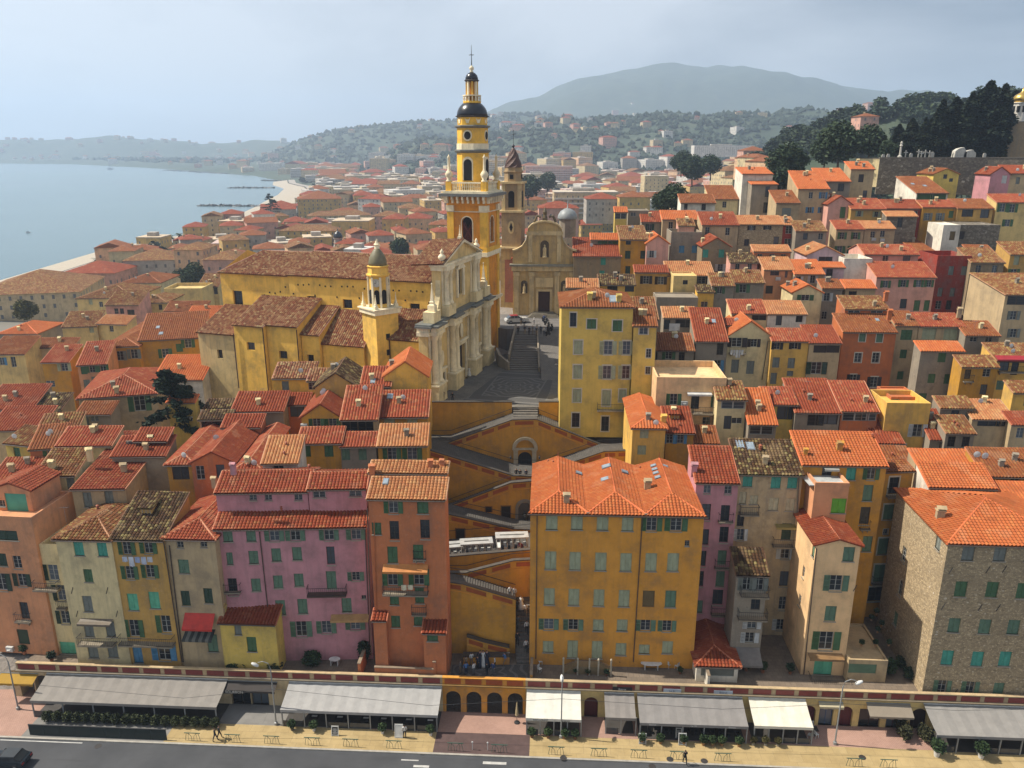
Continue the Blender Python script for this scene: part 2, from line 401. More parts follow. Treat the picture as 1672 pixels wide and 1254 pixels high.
def add_window(par,F,x,z,w,h,kind,col,near,surround,glass_first=False):
 """F: local frame of the wall (Matrix). One window with its own parts."""
 rz = math.atan2(F[1][0],F[0][0])
 def P(dx,dy,dz):return F@Vector((dx,dy,dz))
 if surround:put('window_surround',kit('surround'),par,P(x,0,z),(0,0,rz),(w,1,h),paint('pale_surround',214,206,186))
 if kind in 'cs':
  for s_ in(-1,1):
   if s_<0:o = put('shutter',kit('shutter'),par,P(x-w/2,.11,z),(0,0,rz),(w/2-.008,1,h),shm(col))
   else:o = put('shutter',kit('shutter'),par,P(x+.008,.11,z),(0,0,rz),(w/2-.008,1,h),shm(col))
  if kind=='s':
   put('shutter_flap',kit('board'),par,P(x,.06,z),(R(-24),0,rz),(w*.8,.6,h*.42),shm(col))
  if near:put('sill',kit('sill'),par,P(x,0,z-.05),(0,0,rz),(w,1,.10),paint('sill',168,158,140))
 elif kind=='x':put('boarded_window',kit('board'),par,P(x,.10,z),(0,0,rz),(w,1,h),shm(col))
 else:
  fm = WHITE()if kind!='d' else paint('dark_joinery',66,58,50)
  wn_ = put('window' if h<2.3 else 'french_window',kit('frame'),par,P(x,.13,z),(0,0,rz),(w,1,h),fm)
  put('pane',kit('pane'),wn_,mat=glass())
  if near:put('sill',kit('sill'),wn_,(0,-.13,-.06),(0,0,0),(1,1,.10/h),paint('sill',168,158,140))
  if kind=='o':
   put('shutter',kit('shutter'),wn_,(-.52,-.15,0),(0,0,math.pi-.05*rnd.random()),(.5,1,1),shm(col))
   put('shutter',kit('shutter'),wn_,(.52,-.195,0),(0,0,-.04*rnd.random()),(.5,1,1),shm(col))
  elif kind=='h':
   put('shutter',kit('shutter'),wn_,(-.52,-.15,0),(0,0,math.pi),(.5,1,1),shm(col))
def roof_geo(kind,w,D,he,t,o,so,run=None):
 """polygons (eave edge first), gable wall polygons, ridge lines for a rectangle w x D"""
 S,G,L = [],[],[]
 d = o*t
 if kind=='g':
  r = D/2 if run is None else run; zr = he+r*t; t2 = (zr-he)/(D-r)
  S = [[(-so,-o,he-d),(w+so,-o,he-d),(w+so,r,zr),(-so,r,zr)],[(w+so,D+o,he-o*t2),(-so,D+o,he-o*t2),(-so,r,zr),(w+so,r,zr)]]
  G = [[(0,0,he),(0,r,zr),(0,D,he)],[(w,0,he),(w,D,he),(w,r,zr)]]
  L = [((-so,r,zr),(w+so,r,zr))]
 elif kind=='f':
  zr = he+D*t
  S = [[(-so,-o,he-d),(w+so,-o,he-d),(w+so,D+.1,zr+.1*t),(-so,D+.1,zr+.1*t)]]
  G = [[(0,0,he),(0,D,zr),(0,D,he)],[(w,0,he),(w,D,he),(w,D,zr)],[(w,D,he),(0,D,he),(0,D,zr),(w,D,zr)]]
  L = [((-so,D+.1,zr),(w+so,D+.1,zr))]
 elif kind in 'lr':
  zr = he+w*t
  if kind=='l':
   S = [[(-o,D+so,he-d),(-o,-so,he-d),(w+.1,-so,zr+.1*t),(w+.1,D+so,zr+.1*t)]]
   G = [[(0,0,he),(w,0,he),(w,0,zr)],[(w,D,he),(0,D,he),(w,D,zr)],[(w,0,he),(w,D,he),(w,D,zr),(w,0,zr)]]
  else:
   S = [[(w+o,-so,he-d),(w+o,D+so,he-d),(-.1,D+so,zr+.1*t),(-.1,-so,zr+.1*t)]]
   G = [[(0,0,he),(w,0,he),(0,0,zr)],[(w,D,he),(0,D,he),(0,D,zr)],[(0,D,he),(0,0,he),(0,0,zr),(0,D,zr)]]
 elif kind=='p':
  r = w/2 if run is None else run; zr = he+r*t; t2 = (zr-he)/(w-r)
  S = [[(-o,D+so,he-d),(-o,-so,he-d),(r,-so,zr),(r,D+so,zr)],[(w+o,-so,he-o*t2),(w+o,D+so,he-o*t2),(r,D+so,zr),(r,-so,zr)]]
  G = [[(0,0,he),(w,0,he),(r,0,zr)],[(w,D,he),(0,D,he),(r,D,zr)]]
  L = [((r,-so,zr),(r,D+so,zr))]
 elif kind in('h','hp','hg'):
  if kind=='hp' or(kind=='h' and D>w):
   r = w/2; zr = he+r*t; y0 = r if run is None else run; y1 = D-r if kind=='h' else D
   y1 = max(y1,y0+.05)
   S = [[(-o,-o,he-d),(w+o,-o,he-d),(r,y0,zr)],[(-o,D+(o if kind=='h' else so),he-d),(-o,-o,he-d),(r,y0,zr),(r,y1,zr)],[(w+o,-o,he-d),(w+o,D+(o if kind=='h' else so),he-d),(r,y1,zr),(r,y0,zr)]]
   if kind=='h':S.append([(w+o,D+o,he-d),(-o,D+o,he-d),(r,y1,zr)])
   else:G = [[(w,D,he),(0,D,he),(r,D,zr)]]
   L = [((-o,-o,he-d),(r,y0,zr)),((w+o,-o,he-d),(r,y0,zr)),((r,y0,zr),(r,y1,zr))]
  else:
   r = D/2; zr = he+r*t; x0 = min(r,w/2-.05); x1 = w-x0
   S = [[(-o,-o,he-d),(w+o,-o,he-d),(x1,r,zr),(x0,r,zr)],[(w+o,-o,he-d),(w+o,D+o,he-d),(x1,r,zr)],[(w+o,D+o,he-d),(-o,D+o,he-d),(x0,r,zr),(x1,r,zr)],[(-o,D+o,he-d),(-o,-o,he-d),(x0,r,zr)]]
   L = [((-o,-o,he-d),(x0,r,zr)),((w+o,-o,he-d),(x1,r,zr)),((x0,r,zr),(x1,r,zr))]
 return S,G,L
def inpoly(p,P,n):
 sgn = 0
 for i in range(len(P)):
  c = (P[(i+1)%len(P)]-P[i]).cross(p-P[i]).dot(n)
  if abs(c)<1e-6:continue
  if sgn==0:sgn = c
  elif sgn*c<0:return False
 return True
def house(label,xl,xr,ye,Y,roof='g',yr=None,pitch=18,D=None,yaw=-3.0,wall='ochre',tl='red',h=10.0,win='',sh='g',near=False,ex=(),o=.32,so=.14,surround=False,wear=.5,auto=None,group=None,name='town_house',base=None,run=None,parapet=.9,par=None,rise=None,side=None):
 t = math.tan(R(pitch)); ya = R(yaw)
 P0 = at(xl,ye,Y); ca,sa = math.cos(ya),math.sin(ya)
 d0 = Y*cP+(HC-P0.z)*sP; k = (xr-836.0)/FPX
 w = (k*d0-P0.x)/(ca-k*sa*cP)
 if base is not None:h = P0.z-base
 if roof in 'gfphh' and yr is not None:
  T = TT(yr)
  if roof in('g','f'):
   r = (HC-P0.z-Y*T)/(T+t); r = max(.6,r)
   D = D or(2*r if roof=='g' else r)
   if roof=='g':run = r
   if roof=='f':t = max(.02,(r/D)*t)
  elif roof=='p':t = max(.1,(at(xl,yr,Y).z-P0.z)/(w/2)); t = min(t,.7)
  elif roof=='h' and(D is None or w>=D):
   r = max(.6,(HC-P0.z-Y*T)/(T+t)); D = 2*r
 if D is None:D = 8.0
 org = Vector((P0.x,P0.y,P0.z-h))
 T_ = thing(name,label if par is None else None,'house' if par is None else None,org,ya,(group or 'houses of the old town')if par is None else None)
 Mw = Matrix.Translation(org)@Matrix.Rotation(ya,4,'Z'); Mi = Mw.inverted(); R3 = Mw.to_3x3()
 for q in((0,0),(w,0),(w,D),(0,D)):p_ = Mw@Vector((q[0],q[1],0)); BASES.append((p_.x,p_.y,org.z))
 faces = {'F':(Matrix.Identity(4),w),'R':(Matrix.Translation((w,0,0))@Matrix.Rotation(R(90),4,'Z'),D),'L':(Matrix.Translation((0,D,0))@Matrix.Rotation(R(-90),4,'Z'),D)}
 holes = {'F':[],'R':[],'L':[]}; todo = []
 for m in TOK.finditer(win):
  px,py = int(m[1]),int(m[2]); f = m[3]or 'F'; kd = m[4]; col = m[5]or sh
  ww,hh = (float(m[6]),float(m[7]))if m[6]else((1.05,2.2)if kd=='d' else(1.05,1.6))
  Mf,fw = faces[f]; Wf = Mw@Mf; n = Wf.to_3x3()@Vector((0,-1,0))
  q = Wf.inverted()@on_plane(px,py,Wf.translation,n)
  x = min(max(q.x,ww/2+.08),fw-ww/2-.08); z = min(q.z-hh/2,h-hh-.1)
  if z<.05:z = .05
  todo.append((f,x,z,ww,hh,kd,col))
 if auto:
  nc,nr,kinds = auto[:3]; sp = auto[3]if len(auto)>3 else 2.9
  for j in range(nr):
   for i in range(nc):
    kd = kinds[rnd.randrange(len(kinds))]
    if kd=='-':continue
    ww,hh = .95,1.45
    x = w*(i+.5)/nc+rnd.uniform(-.12,.12); z = h-.55-hh-j*sp
    if z<.3 or w<1.3:continue
    todo.append(('F',x,z,ww,hh,kd,sh))
 if side:
  f,nc,nr,kinds = side
  for j in range(nr):
   for i in range(nc):
    kd = kinds[rnd.randrange(len(kinds))]
    if kd!='-':todo.append((f,D*(i+.5)/nc,h-2.2-j*2.9,.9,1.35,kd,sh))
 for f,x,z,ww,hh,kd,col in todo:holes[f].append((x-ww/2,x+ww/2,z,z+hh))
 S,G,L = roof_geo(roof,w,D,h,t,o,so,run)if roof!='t' else([],[],[])
 mb = MB()
 for f in 'FRL':wall_face(mb,faces[f][0],faces[f][1],h,holes[f])
 mb.face([(w,D,0),(0,D,0),(0,D,h),(w,D,h)])
 for g in G:mb.face(g)
 if roof=='t':
  pw = .22
  mb.face([(0,0,h),(w,0,h),(w,D,h),(0,D,h)])
  for x0,x1,y0,y1 in((0,w,0,pw),(0,w,D-pw,D),(0,pw,pw,D-pw),(w-pw,w,pw,D-pw)):mb.box(x0,x1,y0,y1,h+.002,h+parapet,'b')
 wobj = build(mb,'wall',wallm(wall,wear)if isinstance(wall,str)else wall,T_)
 anchor = T_
 robj = None; hits = []
 if S:
  rb = MB()
  for i,s in enumerate(S):
   slope(rb,s,rows=near and i<3)
   hits.append([Mw@Vector(q)for q in s])
  rb.cur = 1
  for a,b in L:cap_line(rb,a,b)
  if roof in('f','g'):
   for s in S:
    cap_line(rb,s[0],s[3],.09); cap_line(rb,s[1],s[2],.09)
  mats = [tile(tl),flat('ridge_'+tl,RIDGE[tl],.85)]
  robj = build(rb,'roof',mats,anchor)
  e = MB()
  a,b = Vector(S[0][0]),Vector(S[0][1])
  if(roof in('g','f','h','hp')):e.tube([a+Vector((.05,-.05,-.09)),b+Vector((-.05,-.05,-.09))],.07,5); build(e,'gutter',paint('gutter',88,76,66),anchor)
 for i_,(f,x,z,ww,hh,kd,col)in enumerate(todo):add_window(anchor,faces[f][0],x,z,ww,hh,kd,col,near,surround)
 fn = Mw.to_3x3()@Vector((0,-1,0))
 def fl(px,py,f='F'):
  if f=='F':return Mi@on_plane(px,py,org,fn)
  Wf = Mw@faces[f][0]; return Mi@on_plane(px,py,Wf.translation,Wf.to_3x3()@Vector((0,-1,0)))
 def hit(px,py):
  c = Vector((0,0,HC)); d = ray(px,py); best = None
  for P in hits:
   n = (P[1]-P[0]).cross(P[2]-P[0]).normalized()
   den = d.dot(n)
   if abs(den)<1e-6:continue
   q = (P[0]-c).dot(n)/den
   p = c+d*q
   if q>0 and inpoly(p,P,n)and(best is None or q<best[0]):best = (q,p,n)
  if best:return Mi@best[1],Mi.to_3x3()@best[2]
  q = at(px,py,Y+D*.4); return Mi@q,Vector((0,0,1))
 rp_ = robj or anchor
 if S and not near and D>3:
  P = S[0]; A,B,Cq = Vector(P[0]),Vector(P[1]),(Vector(P[2])+Vector(P[-1]))/2
  for _ in range(rnd.choice((1,2,2,3))):
   f,g = rnd.uniform(.12,.88),rnd.uniform(.25,.85); q_ = A.lerp(B,f).lerp(Cq,g); k = rnd.choice(('chimney','chimney','chimney','pot','aerial','dish'))
   put({'chimney':'chimney','pot':'chimney_pot','aerial':'aerial','dish':'satellite_dish'}[k],kit(k),rp_,q_,(0,0,rnd.uniform(-.3,.3)),(.85,)*3,{'chimney':wallm(rnd.choice(('tan','grey','cream')),.8),'pot':paint('terracotta',170,92,58),'aerial':paint('aerial_metal',120,120,120,.4),'dish':paint('dish_white',220,220,216)}[k])
 for e in ex:
  k = e[0]
  if k in('chimney','pot','aerial','dish'):
   p,n = hit(e[1],e[2]); s = e[3]if len(e)>3 else 1
   m = {'chimney':wallm(wall if isinstance(wall,str)and wall not in('rubble',)else 'tan',.8),'pot':paint('terracotta',170,92,58),'aerial':paint('aerial_metal',120,120,120,.4),'dish':paint('dish_white',220,220,216)}[k]
   put({'chimney':'chimney','pot':'chimney_pot','aerial':'aerial','dish':'satellite_dish'}[k],kit(k),rp_,p,(0,0,rnd.uniform(-.2,.2)),(s,s,s),m)
  elif k=='sky':
   p,n = hit(e[1],e[2]); q = n if n.z>0 else-n
   s = e[3]if len(e)>3 else 1
   ob = put('skylight',kit('skylight'),rp_,p+q*.02,q.to_track_quat('Z','Y').to_euler(),(.8*s,1.0*s,1),paint('skylight_frame',120,124,128,.4))
   put('pane',kit('board'),ob,(0,.5,.14),(R(90),0,0),(.8,.3,1.0),flat('skylight_glass',(.25,.30,.34),.12))
  elif k=='ac':
   p = fl(e[1],e[2]); put('air_conditioner',kit('aircon'),anchor,(p.x,-.02,p.z-.3),mat=paint('aircon_white',206,206,200))
  elif k=='bal':
   a,b = fl(e[1],e[3]),fl(e[2],e[3]); dd = e[4]if len(e)>4 else.9; m = MB(); ww = b.x-a.x
   m.box(a.x,b.x,-dd,-.005,a.z-.14,a.z)
   for x in(a.x+.2,b.x-.35):m.slab([(x,a.z-.14),(x+.15,a.z-.14),(x+.15,a.z-.5)],-.35,-.005)
   bo = build(m,'balcony',paint('balcony_stone',150,138,118)if len(e)<6 else paint('balcony_brown',92,72,60),anchor)
   put('railing',rail_mesh(ww,dd-.03),bo,((a.x+b.x)/2,0,a.z))
  elif k=='awn':
   a,b = fl(e[1],e[3]),fl(e[2],e[3]); pr_,dr = e[4],e[5]; m = MB(); nst = max(4,int((b.x-a.x)/.35))
   for i in range(nst):
    x0 = a.x+(b.x-a.x)*i/nst; x1 = a.x+(b.x-a.x)*(i+1)/nst; m.cur = (i%2)if len(e)>7 else 0
    sag = .04
    m.face([(x0,-pr_,a.z-dr),(x1,-pr_,a.z-dr),(x1,-pr_/2,a.z-dr/2-sag),(x0,-pr_/2,a.z-dr/2-sag)]); m.face([(x0,-pr_/2,a.z-dr/2-sag),(x1,-pr_/2,a.z-dr/2-sag),(x1,-.03,a.z),(x0,-.03,a.z)])
    m.face([(x0,-pr_,a.z-dr-.25),(x1,-pr_,a.z-dr-.25),(x1,-pr_,a.z-dr),(x0,-pr_,a.z-dr)])
   c1 = paint('awning_%d_%d_%d'%e[6],*e[6]); build(m,'awning',[c1,paint('awning_alt%d'%e[6][0],*e[7])if len(e)>7 else c1],anchor)
  elif k=='pipe':
   a,b = fl(e[1],e[2]),fl(e[3],e[4]); m = MB(); m.tube([(a.x,-.10,a.z),(b.x,-.10,b.z)],.06,6); build(m,'downpipe',paint('downpipe',*(e[5]if len(e)>5 else(80,66,54))),anchor)
  elif k=='lamp':
   p = fl(e[1],e[2]); put('wall_lantern',kit('lantern_bracket'),anchor,(p.x,-.02,p.z),mat=paint('iron',40,42,44))
  elif k=='anchor':
   p = fl(e[1],e[2]); m = MB(); m.tube([(p.x-.15,-.04,p.z-.4),(p.x+.15,-.04,p.z+.4)],.035,4); build(m,'tie_anchor',paint('iron',40,42,44),anchor)
  elif k=='dormer':
   p,n = hit(e[1],e[2]); m = MB(); m.box(-.65,.65,-.1,1.6,-.3,.75); dm = build(m,'dormer',wallm(wall,.6),rp_,p)
   rb = MB(); slope(rb,[(-.85,-.4,.72),(.85,-.4,.72),(.85,1.8,1.0),(-.85,1.8,1.0)]); build(rb,'dormer_roof',[tile(tl)],dm)
   ob = put('window',kit('frame'),dm,(0,-.14,0),scale=(.95,1,.65),mat=WHITE());
 if par is not None:
  Mp = Matrix.Translation(par.location)@Matrix.Rotation(par.rotation_euler.z,4,'Z')
  for c in list(T_.children):
   c.matrix_basis = Mp.inverted()@Mw@c.matrix_basis.copy(); c.parent = par
  bpy.data.objects.remove(T_); T_ = par
 return T_,Mw,w,D,h
# the row of tall houses above the quay arcade (terrace level z = TZ)
TZ = 3.6
FR = dict(group='tall houses above the arcade',near=True)
house('salmon corner house with teal top shutter at the left edge of the quay',-60,52,846,79,'t',D=7,yaw=-6,wall='salmon',base=TZ,sh='d',parapet=.5,win='8,874c*3.0x1.2 28,918n 4,914c 36,947o 2,950o*1.2x2.2 40,997d 38,1040x*1.4x2',ex=[('bal',28,52,1012,.5),('ac',18,1058)],**FR)
hh = house('',-14,48,797,81,'p',yr=787,D=5,yaw=-6,wall='salmon',tl='red',h=6,win='27,822xt*2.6x2.4 3,822n*.8x.8',par=bpy.data.objects['town_house'],**FR)
house('narrow cream house with stacked flowered balconies beside the salmon corner house',66,96,902,78.5,'t',D=5,yaw=-4,wall='cream',base=TZ,sh='d',win='87,935h*1.2x2 101,968h*1.0x2 106,1008o*1.0x1.7 112,1060cm*1.9x1.6',ex=[('bal',62,100,957,1.0),('bal',97,112,990,.6),('bal',97,130,1085,1.2)],parapet=1.0,**FR)
house('tall cream house with turquoise top shutters and hipped tile roof on the quay',90,181,878,76.5,'h',yr=830,D=9,yaw=-3,wall='cream',tl='old',base=TZ,sh='t',win='128,893c*1.1x2 166,892c*1.1x2 144,940sg*1.0x1.6 143,986cy*1.1x2 145,1027cy*1.1x2 180,1027cy*1.1x2 152,1064cy*1.2x1.7 184,1063cy*1.2x1.7',ex=[('bal',134,191,1046,1.0),('awn',132,185,1009,.9,.2,(116,104,88)),('anchor',118,964),('anchor',175,964),('anchor',126,1002),('anchor',191,1002),('pot',160,832),('aerial',108,850)],**FR)
house('gold house with washing line under its top windows and dark mossy roof',181,267,878,76.3,'f',yr=803,pitch=20,yaw=-3,wall='gold',tl='brown',base=TZ,sh='g',win='207,895o*.95x1.6 242,893o*.95x1.6 212,935o*.95x1.6 245,933o*.95x1.6 217,983sm*1.2x2.1 252,980sm*1.2x2.1 219,1026o*1.1x2.2 271,1019h*1.1x2.2 225,1069cb*1.1x2.2 268,1065ob*1.4x2.1',ex=[('bal',200,287,1046,1.0),('dormer',240,838),('pipe',268,885,298,1080)],**FR)
house('tan house with scarlet awning and bright red hipped roof on the quay',268,350,877,76.2,'hp',pitch=19,D=15,yaw=-3,wall='tan',tl='redline',base=TZ,sh='d',win='294,888n*.75x1 332,884n*.75x1 300,925cs*1.2x1.7 303,977c*1.0x1.9 340,973c*1.0x1.9 347,1050cs*1.2x2.3',ex=[('awn',302,351,1000,1.2,1.3,(206,52,34)),('awn',304,352,1026,1.3,.6,(50,54,50),(112,112,104)),('pipe',277,890,300,1080),('chimney',350,790,.8)],**FR)
house('low yellow annex with dark red roof in front of the pink house',358,449,1014,75.4,'f',yr=983,pitch=20,yaw=-3,wall='lemon',tl='red',base=TZ,sh='g',win='388,1024cy*.8x1.6 411,1052c*1.1x1.9',ex=[('chimney',364,1000,1.0)],**FR)
house('long pink house with blue-grey shutters and red tile roof on the quay',350,597,862,77,'f',yr=824,pitch=20,yaw=2,wall='pink',tl='redline',base=TZ,sh='s',win='371,868c 409,867c 447,864o 481,862o 536,858o 580,853o 375,912c*.7x1.5 414,910c 451,906c 485,904c 540,907d*.9x2.2 380,958d*1.0x2.1 418,955c 454,950c 488,947c 541,947c*1.1x2.2 581,941o*.9x1.1 ' '424,1000c*1.0x1.7 458,992c*1.1x1.9 494,990c*1.1x1.9 566,988c*1.1x1.8 594,975n*.5x.5 492,1027o*1.2x2 533,1024o*1.1x1.6 580,1018o*1.1x1.6',ex=[('bal',504,567,967,1.0,1),('bal',368,394,965,.5),('awn',541,603,1003,.9,.3,(190,150,96)),('pipe',424,868,444,1050),('pipe',596,850,604,1060),('chimney',381,768,.8),('pot',460,834)],wear=.35,**FR)
pk = bpy.data.objects['town_house.006']if False else[o for o in bpy.data.objects if o.get('label','').startswith('long pink')][0]
house('',352,502,803,79.2,'g',yr=769,pitch=20,yaw=2,wall='pink',tl='redline',h=3.0,win='413,811n*.8x.9 438,811n*.8x.9 487,811n*.9x.9',sh='s',par=pk,near=True,wear=.35,ex=[('pot',505,766),('aerial',400,775)])
house('',503,597,797,79.4,'g',yr=771,pitch=20,yaw=2,wall='pink',tl='redline',h=3.2,win='521,806n*1.4x1.0 580,803n*1.4x1.0',sh='s',par=pk,near=True,wear=.35)
t8 = house('tall orange house with two-step tile roof beside the yellow ramps',601,726,812,75.4,'f',yr=779,pitch=20,yaw=-2,wall='orange',tl='pale',base=TZ,sh='g',win='642,823o*1.0x1.7 690,820c*1.2x1.7 615,863c*1.0x1.4 644,866d*1.0x2.2 694,864d*1.0x2.2 641,906c*1.1x2.0 683,903c*1.1x2.0 641,943o*1.1x2 684,942o*1.1x2 644,978c*1.0x1.5 685,972c*1.0x2 646,1015c*1.0x1.5 683,1012c*1.0x1.5',ex=[('awn',626,699,920,.8,.55,(206,132,60)),('bal',627,700,964,1.0),('bal',675,696,912,.3),('dish',650,872),('sky',630,787,.8),('bal',673,697,1000,.6),('pipe',600,830,607,1070),('pipe',611,850,615,1000,(190,110,60))],wear=.3,**FR)
house('',603,729,770,79,'f',yr=752,pitch=14,yaw=-2,wall='orange',tl='pale',h=2.6,par=t8[0],near=True,wear=.3,ex=[('chimney',608,772,.9),('chimney',703,762,.8),('chimney',722,760,.7)])
house('',691,727,1030,73.9,'f',yr=988,pitch=24,yaw=-2,wall='orange',tl='red',base=TZ,win='706,1037c*1.2x1.2',sh='g',par=t8[0],near=True,wear=.3)
house('',609,630,1010,74.4,'f',yr=994,pitch=20,yaw=-2,wall='orange',tl='red',base=TZ,sh='g',par=t8[0],near=True,wear=.3)
och = house('big ochre house with three orange hipped roofs in the middle of the quay',866,1150,837,76.6,'t',D=13.2,yaw=-2.6,wall='ochre',base=TZ,sh='p',parapet=.1,win='901,853c*1.25x1.75 942,853c*1.25x1.75 984,854c*1.25x1.75 1025,855c*1.25x1.75 1064,856og*1.1x1.6 1104,856og*1.2x1.6 ' '899,915c*1.25x2.2 939,916c*1.25x2.2 981,917c*1.25x2.2 1022,918c*1.25x2.2 1063,918c*1.25x2.2 1099,918c*1.25x2.2 ' '897,974c*1.2x2.1 937,975c*1.2x2.1 978,976c*1.2x2.1 1019,977c*1.2x2.1 1059,978xn*1.3x2.1 1095,978cs*1.2x2.1 ' '896,1019os*1.1x1.4 936,1020os*1.1x1.4 977,1021c*1.2x1.5 1016,1021c*1.2x1.5 1054,1021os*1.1x1.4 1089,1022os*1.0x1.4 ' '895,1056c*1.2x1.5 935,1060c*1.2x2.3 975,1061c*1.2x2.3 1014,1060c*1.2x1.6 1052,1060c*1.2x1.2 1090,1057c*1.2x1.6 1122,887n*.5x.7',ex=[('pipe',877,840,875,1075),('pipe',1049,842,1034,1080)],wear=.3,surround=False,**FR)
T_,Mw,w,D,h = och
bay = w/3; tt = math.tan(R(19)); rb = MB()
for i in range(3):
 x0 = i*bay; S,G,L = roof_geo('hp',bay,D,h+.12,tt,0.0,0.0)
 for k_,s in enumerate(S):
  s2 = [Vector(q)+Vector((x0,0,0))for q in s]
  if k_==0:s2[0]+=Vector((-.3*(i==0),-.32,-.32*tt)); s2[1]+=Vector((.3*(i==2),-.32,-.32*tt))
  rb.cur = 0; slope(rb,s2,rows=True)
 rb.cur = 1
 for a,b in L:cap_line(rb,Vector(a)+Vector((x0,0,0)),Vector(b)+Vector((x0,0,0)),.14)
 rb.cur = 2
 for g in G:rb.face([Vector(q)+Vector((x0,0,0))for q in g])
 if i:rb.cur = 3; rb.box(x0-.16,x0+.16,-.2,D,h+.10,h+.20)
ro = build(rb,'roof',[tile('orange'),flat('ridge_orange',RIDGE['orange'],.85),wallm('ochre',.3),paint('lead_valley',128,120,106)],T_)
g_ = MB(); g_.tube([(-.35,-.4,h-.05),(w+.35,-.4,h-.05)],.09,5); build(g_,'gutter',paint('gutter_dark',74,58,44),T_)
Mi = Mw.inverted(); t2 = tt
def och_roof(px,py):
 for k_ in range(0,400):
  yy = 76+k_*.05; p = Mi@at(px,py,yy)
  if-.3<p.x<w+.3 and p.z-h-.12<=min(max(0.0,tt*min(p.y,(p.x%bay),bay-(p.x%bay))),bay/2*tt):return p
 return Vector((w/2,D/2,h+1))
for px,py,sz in((990,763,1.1),(988,784,1.0),(1067,762,.7),(1069,768,.7),(1071,774,.7),(1074,781,.7),(945,774,.8),(1020,772,.8),(1086,763,.7)):
 p = och_roof(px,py); sgn = 1 if(p.x%bay)>bay/2 else-1
 ob = put('skylight',kit('skylight'),ro,p+Vector((0,0,.08)),(0,sgn*math.atan(tt),0),(sz,.8*sz,1),paint('skylight_frame',120,124,128,.4))
 put('pane',kit('board'),ob,(0,.5,.14),(R(90),0,0),(.8,.3,1.0),flat('skylight_glass',(.25,.30,.34),.12))
for px,py,sz in((925,820,1.0),(1057,798,1.1)):put('chimney',kit('chimney'),ro,och_roof(px,py),(0,0,0),(sz,sz,sz),wallm('tan',.8))
for px,py in((895,755),(903,756),(1045,765)):put('vent_tile',kit('pot'),ro,och_roof(px,py),(0,0,0),(.6,.6,.6),paint('terracotta',170,92,58))
m = MB()
for i in range(3):m.tube([(bay*(i+.5),D-.1,h+.12+bay/2*tt),(bay*(i+.5),D-.1,h+1.0+bay/2*tt)],[.06,.01],4)
build(m,'finial',paint('terracotta',170,92,58),T_)['kind'] = 'stuff'
house('narrow rose house with dark balcony doors squeezed right of the ochre house',1137,1206,786,81,'f',yr=728,pitch=20,yaw=-3,wall='pink',tl='red',base=TZ,sh='s',win='1155,797n*.8x1.3 1189,798n*.8x1.3 1153,836d*1.0x2 1184,838d*1.0x2 1150,877d*1.0x2 1182,873d*1.0x2 1179,910c*1.0x1.8 1147,912d*.8x2 1176,945c*1.0x2 1143,945d*.8x2 1172,975d*1.2x2 1140,990c',ex=[('bal',1172,1196,850,.5),('bal',1166,1192,925,.6),('bal',1160,1186,1000,.8),('chimney',1133,770,1.0)],wear=.3,**FR)
house('small garden house with red hipped roof between the ochre and grey houses',1138,1206,1084,73.6,'hp',pitch=20,D=7.5,yaw=-3,wall='white',tl='red',base=TZ,win='1172,1094xy*3.6x1.4',wear=.8,**FR)
bh = house('weathered beige house with turquoise top shutters and skylights',1206,1311,772,82.5,'f',yr=717,pitch=20,yaw=-3,wall='tan',tl='brown',base=TZ,sh='t',wear=.95,win='1221,784c*1.1x1.6 1267,787c*1.1x1.6 1294,787c*1.1x1.6 1213,813ce*.8x1.5 1231,816ce*.9x1.1 1263,823ce*1.1x1.6 1290,824ce*1.0x1.6 1209,850d*.8x1.5 1209,873ow*.8x1.5 1284,868cd*1.1x2.1 1282,902ow*1.0x1.7 1280,945d*1.0x2 1278,985n*.9x1.8 1276,1020ow*1.0x1.5',ex=[('bal',1206,1237,836,.9),('bal',1260,1298,888,.9),('sky',1208,726,1.2),('sky',1225,729,1.2),('chimney',1249,757,.9),('pot',1241,735,1.2),('awn',1265,1302,855,.8,.1,(150,136,80)),('pipe',1304,780,1296,960,(120,110,96)),('awn',1206,1298,1058,2.6,1.2,(128,122,116))],**FR)
house('',1203,1254,936,76.5,'f',yr=894,pitch=22,yaw=-3,wall='grey',tl='brown',base=TZ,sh='w',wear=.9,win='1221,943oy*1.0x2 1240,944oy*1.0x2 1234,983d*1.0x2 1228,1017ow*1.0x1.5 1224,1041ow*1.0x1.3',ex=[('bal',1207,1253,968,1.0),('bal',1203,1250,1005,1.0),('awn',1200,1240,1056,2.0,1.0,(124,118,112))],par=bh[0],near=True)
house('tall gold house with orange roof and small metal terrace canopy',1311,1448,757,83,'f',yr=704,pitch=20,yaw=-3,wall='deep',tl='orange',base=TZ,sh='s',win='1350,772d*1.1x2 1390,771ct*1.1x1.8 1423,770og*.9x1.7 1417,805cs*1.1x2 1412,842d*1.1x2.2 1416,888cs*1.1x2',ex=[('bal',1403,1419,862,.5),('chimney',1370,735,1.0),('awn',1344,1368,761,.7,.1,(180,180,170)),('pot',1424,715),('chimney',1315,742,.7)],wear=.35,**FR)
house('narrow dark ochre house with pale window surrounds beside the stone house',1441,1492,769,86,'f',yr=752,pitch=12,yaw=4,wall='deep',tl='rust',base=TZ,sh='s',surround=True,win='1459,793d*1.2x2.2 1451,836c*1.3x2 1446,868n*.6x.7 1442,892c*1.3x2.2 1437,936c*1.6x2.4 1430,970d*2x2',ex=[('bal',1446,1474,809,.7),('bal',1422,1450,952,.6)],wear=.35,**FR)
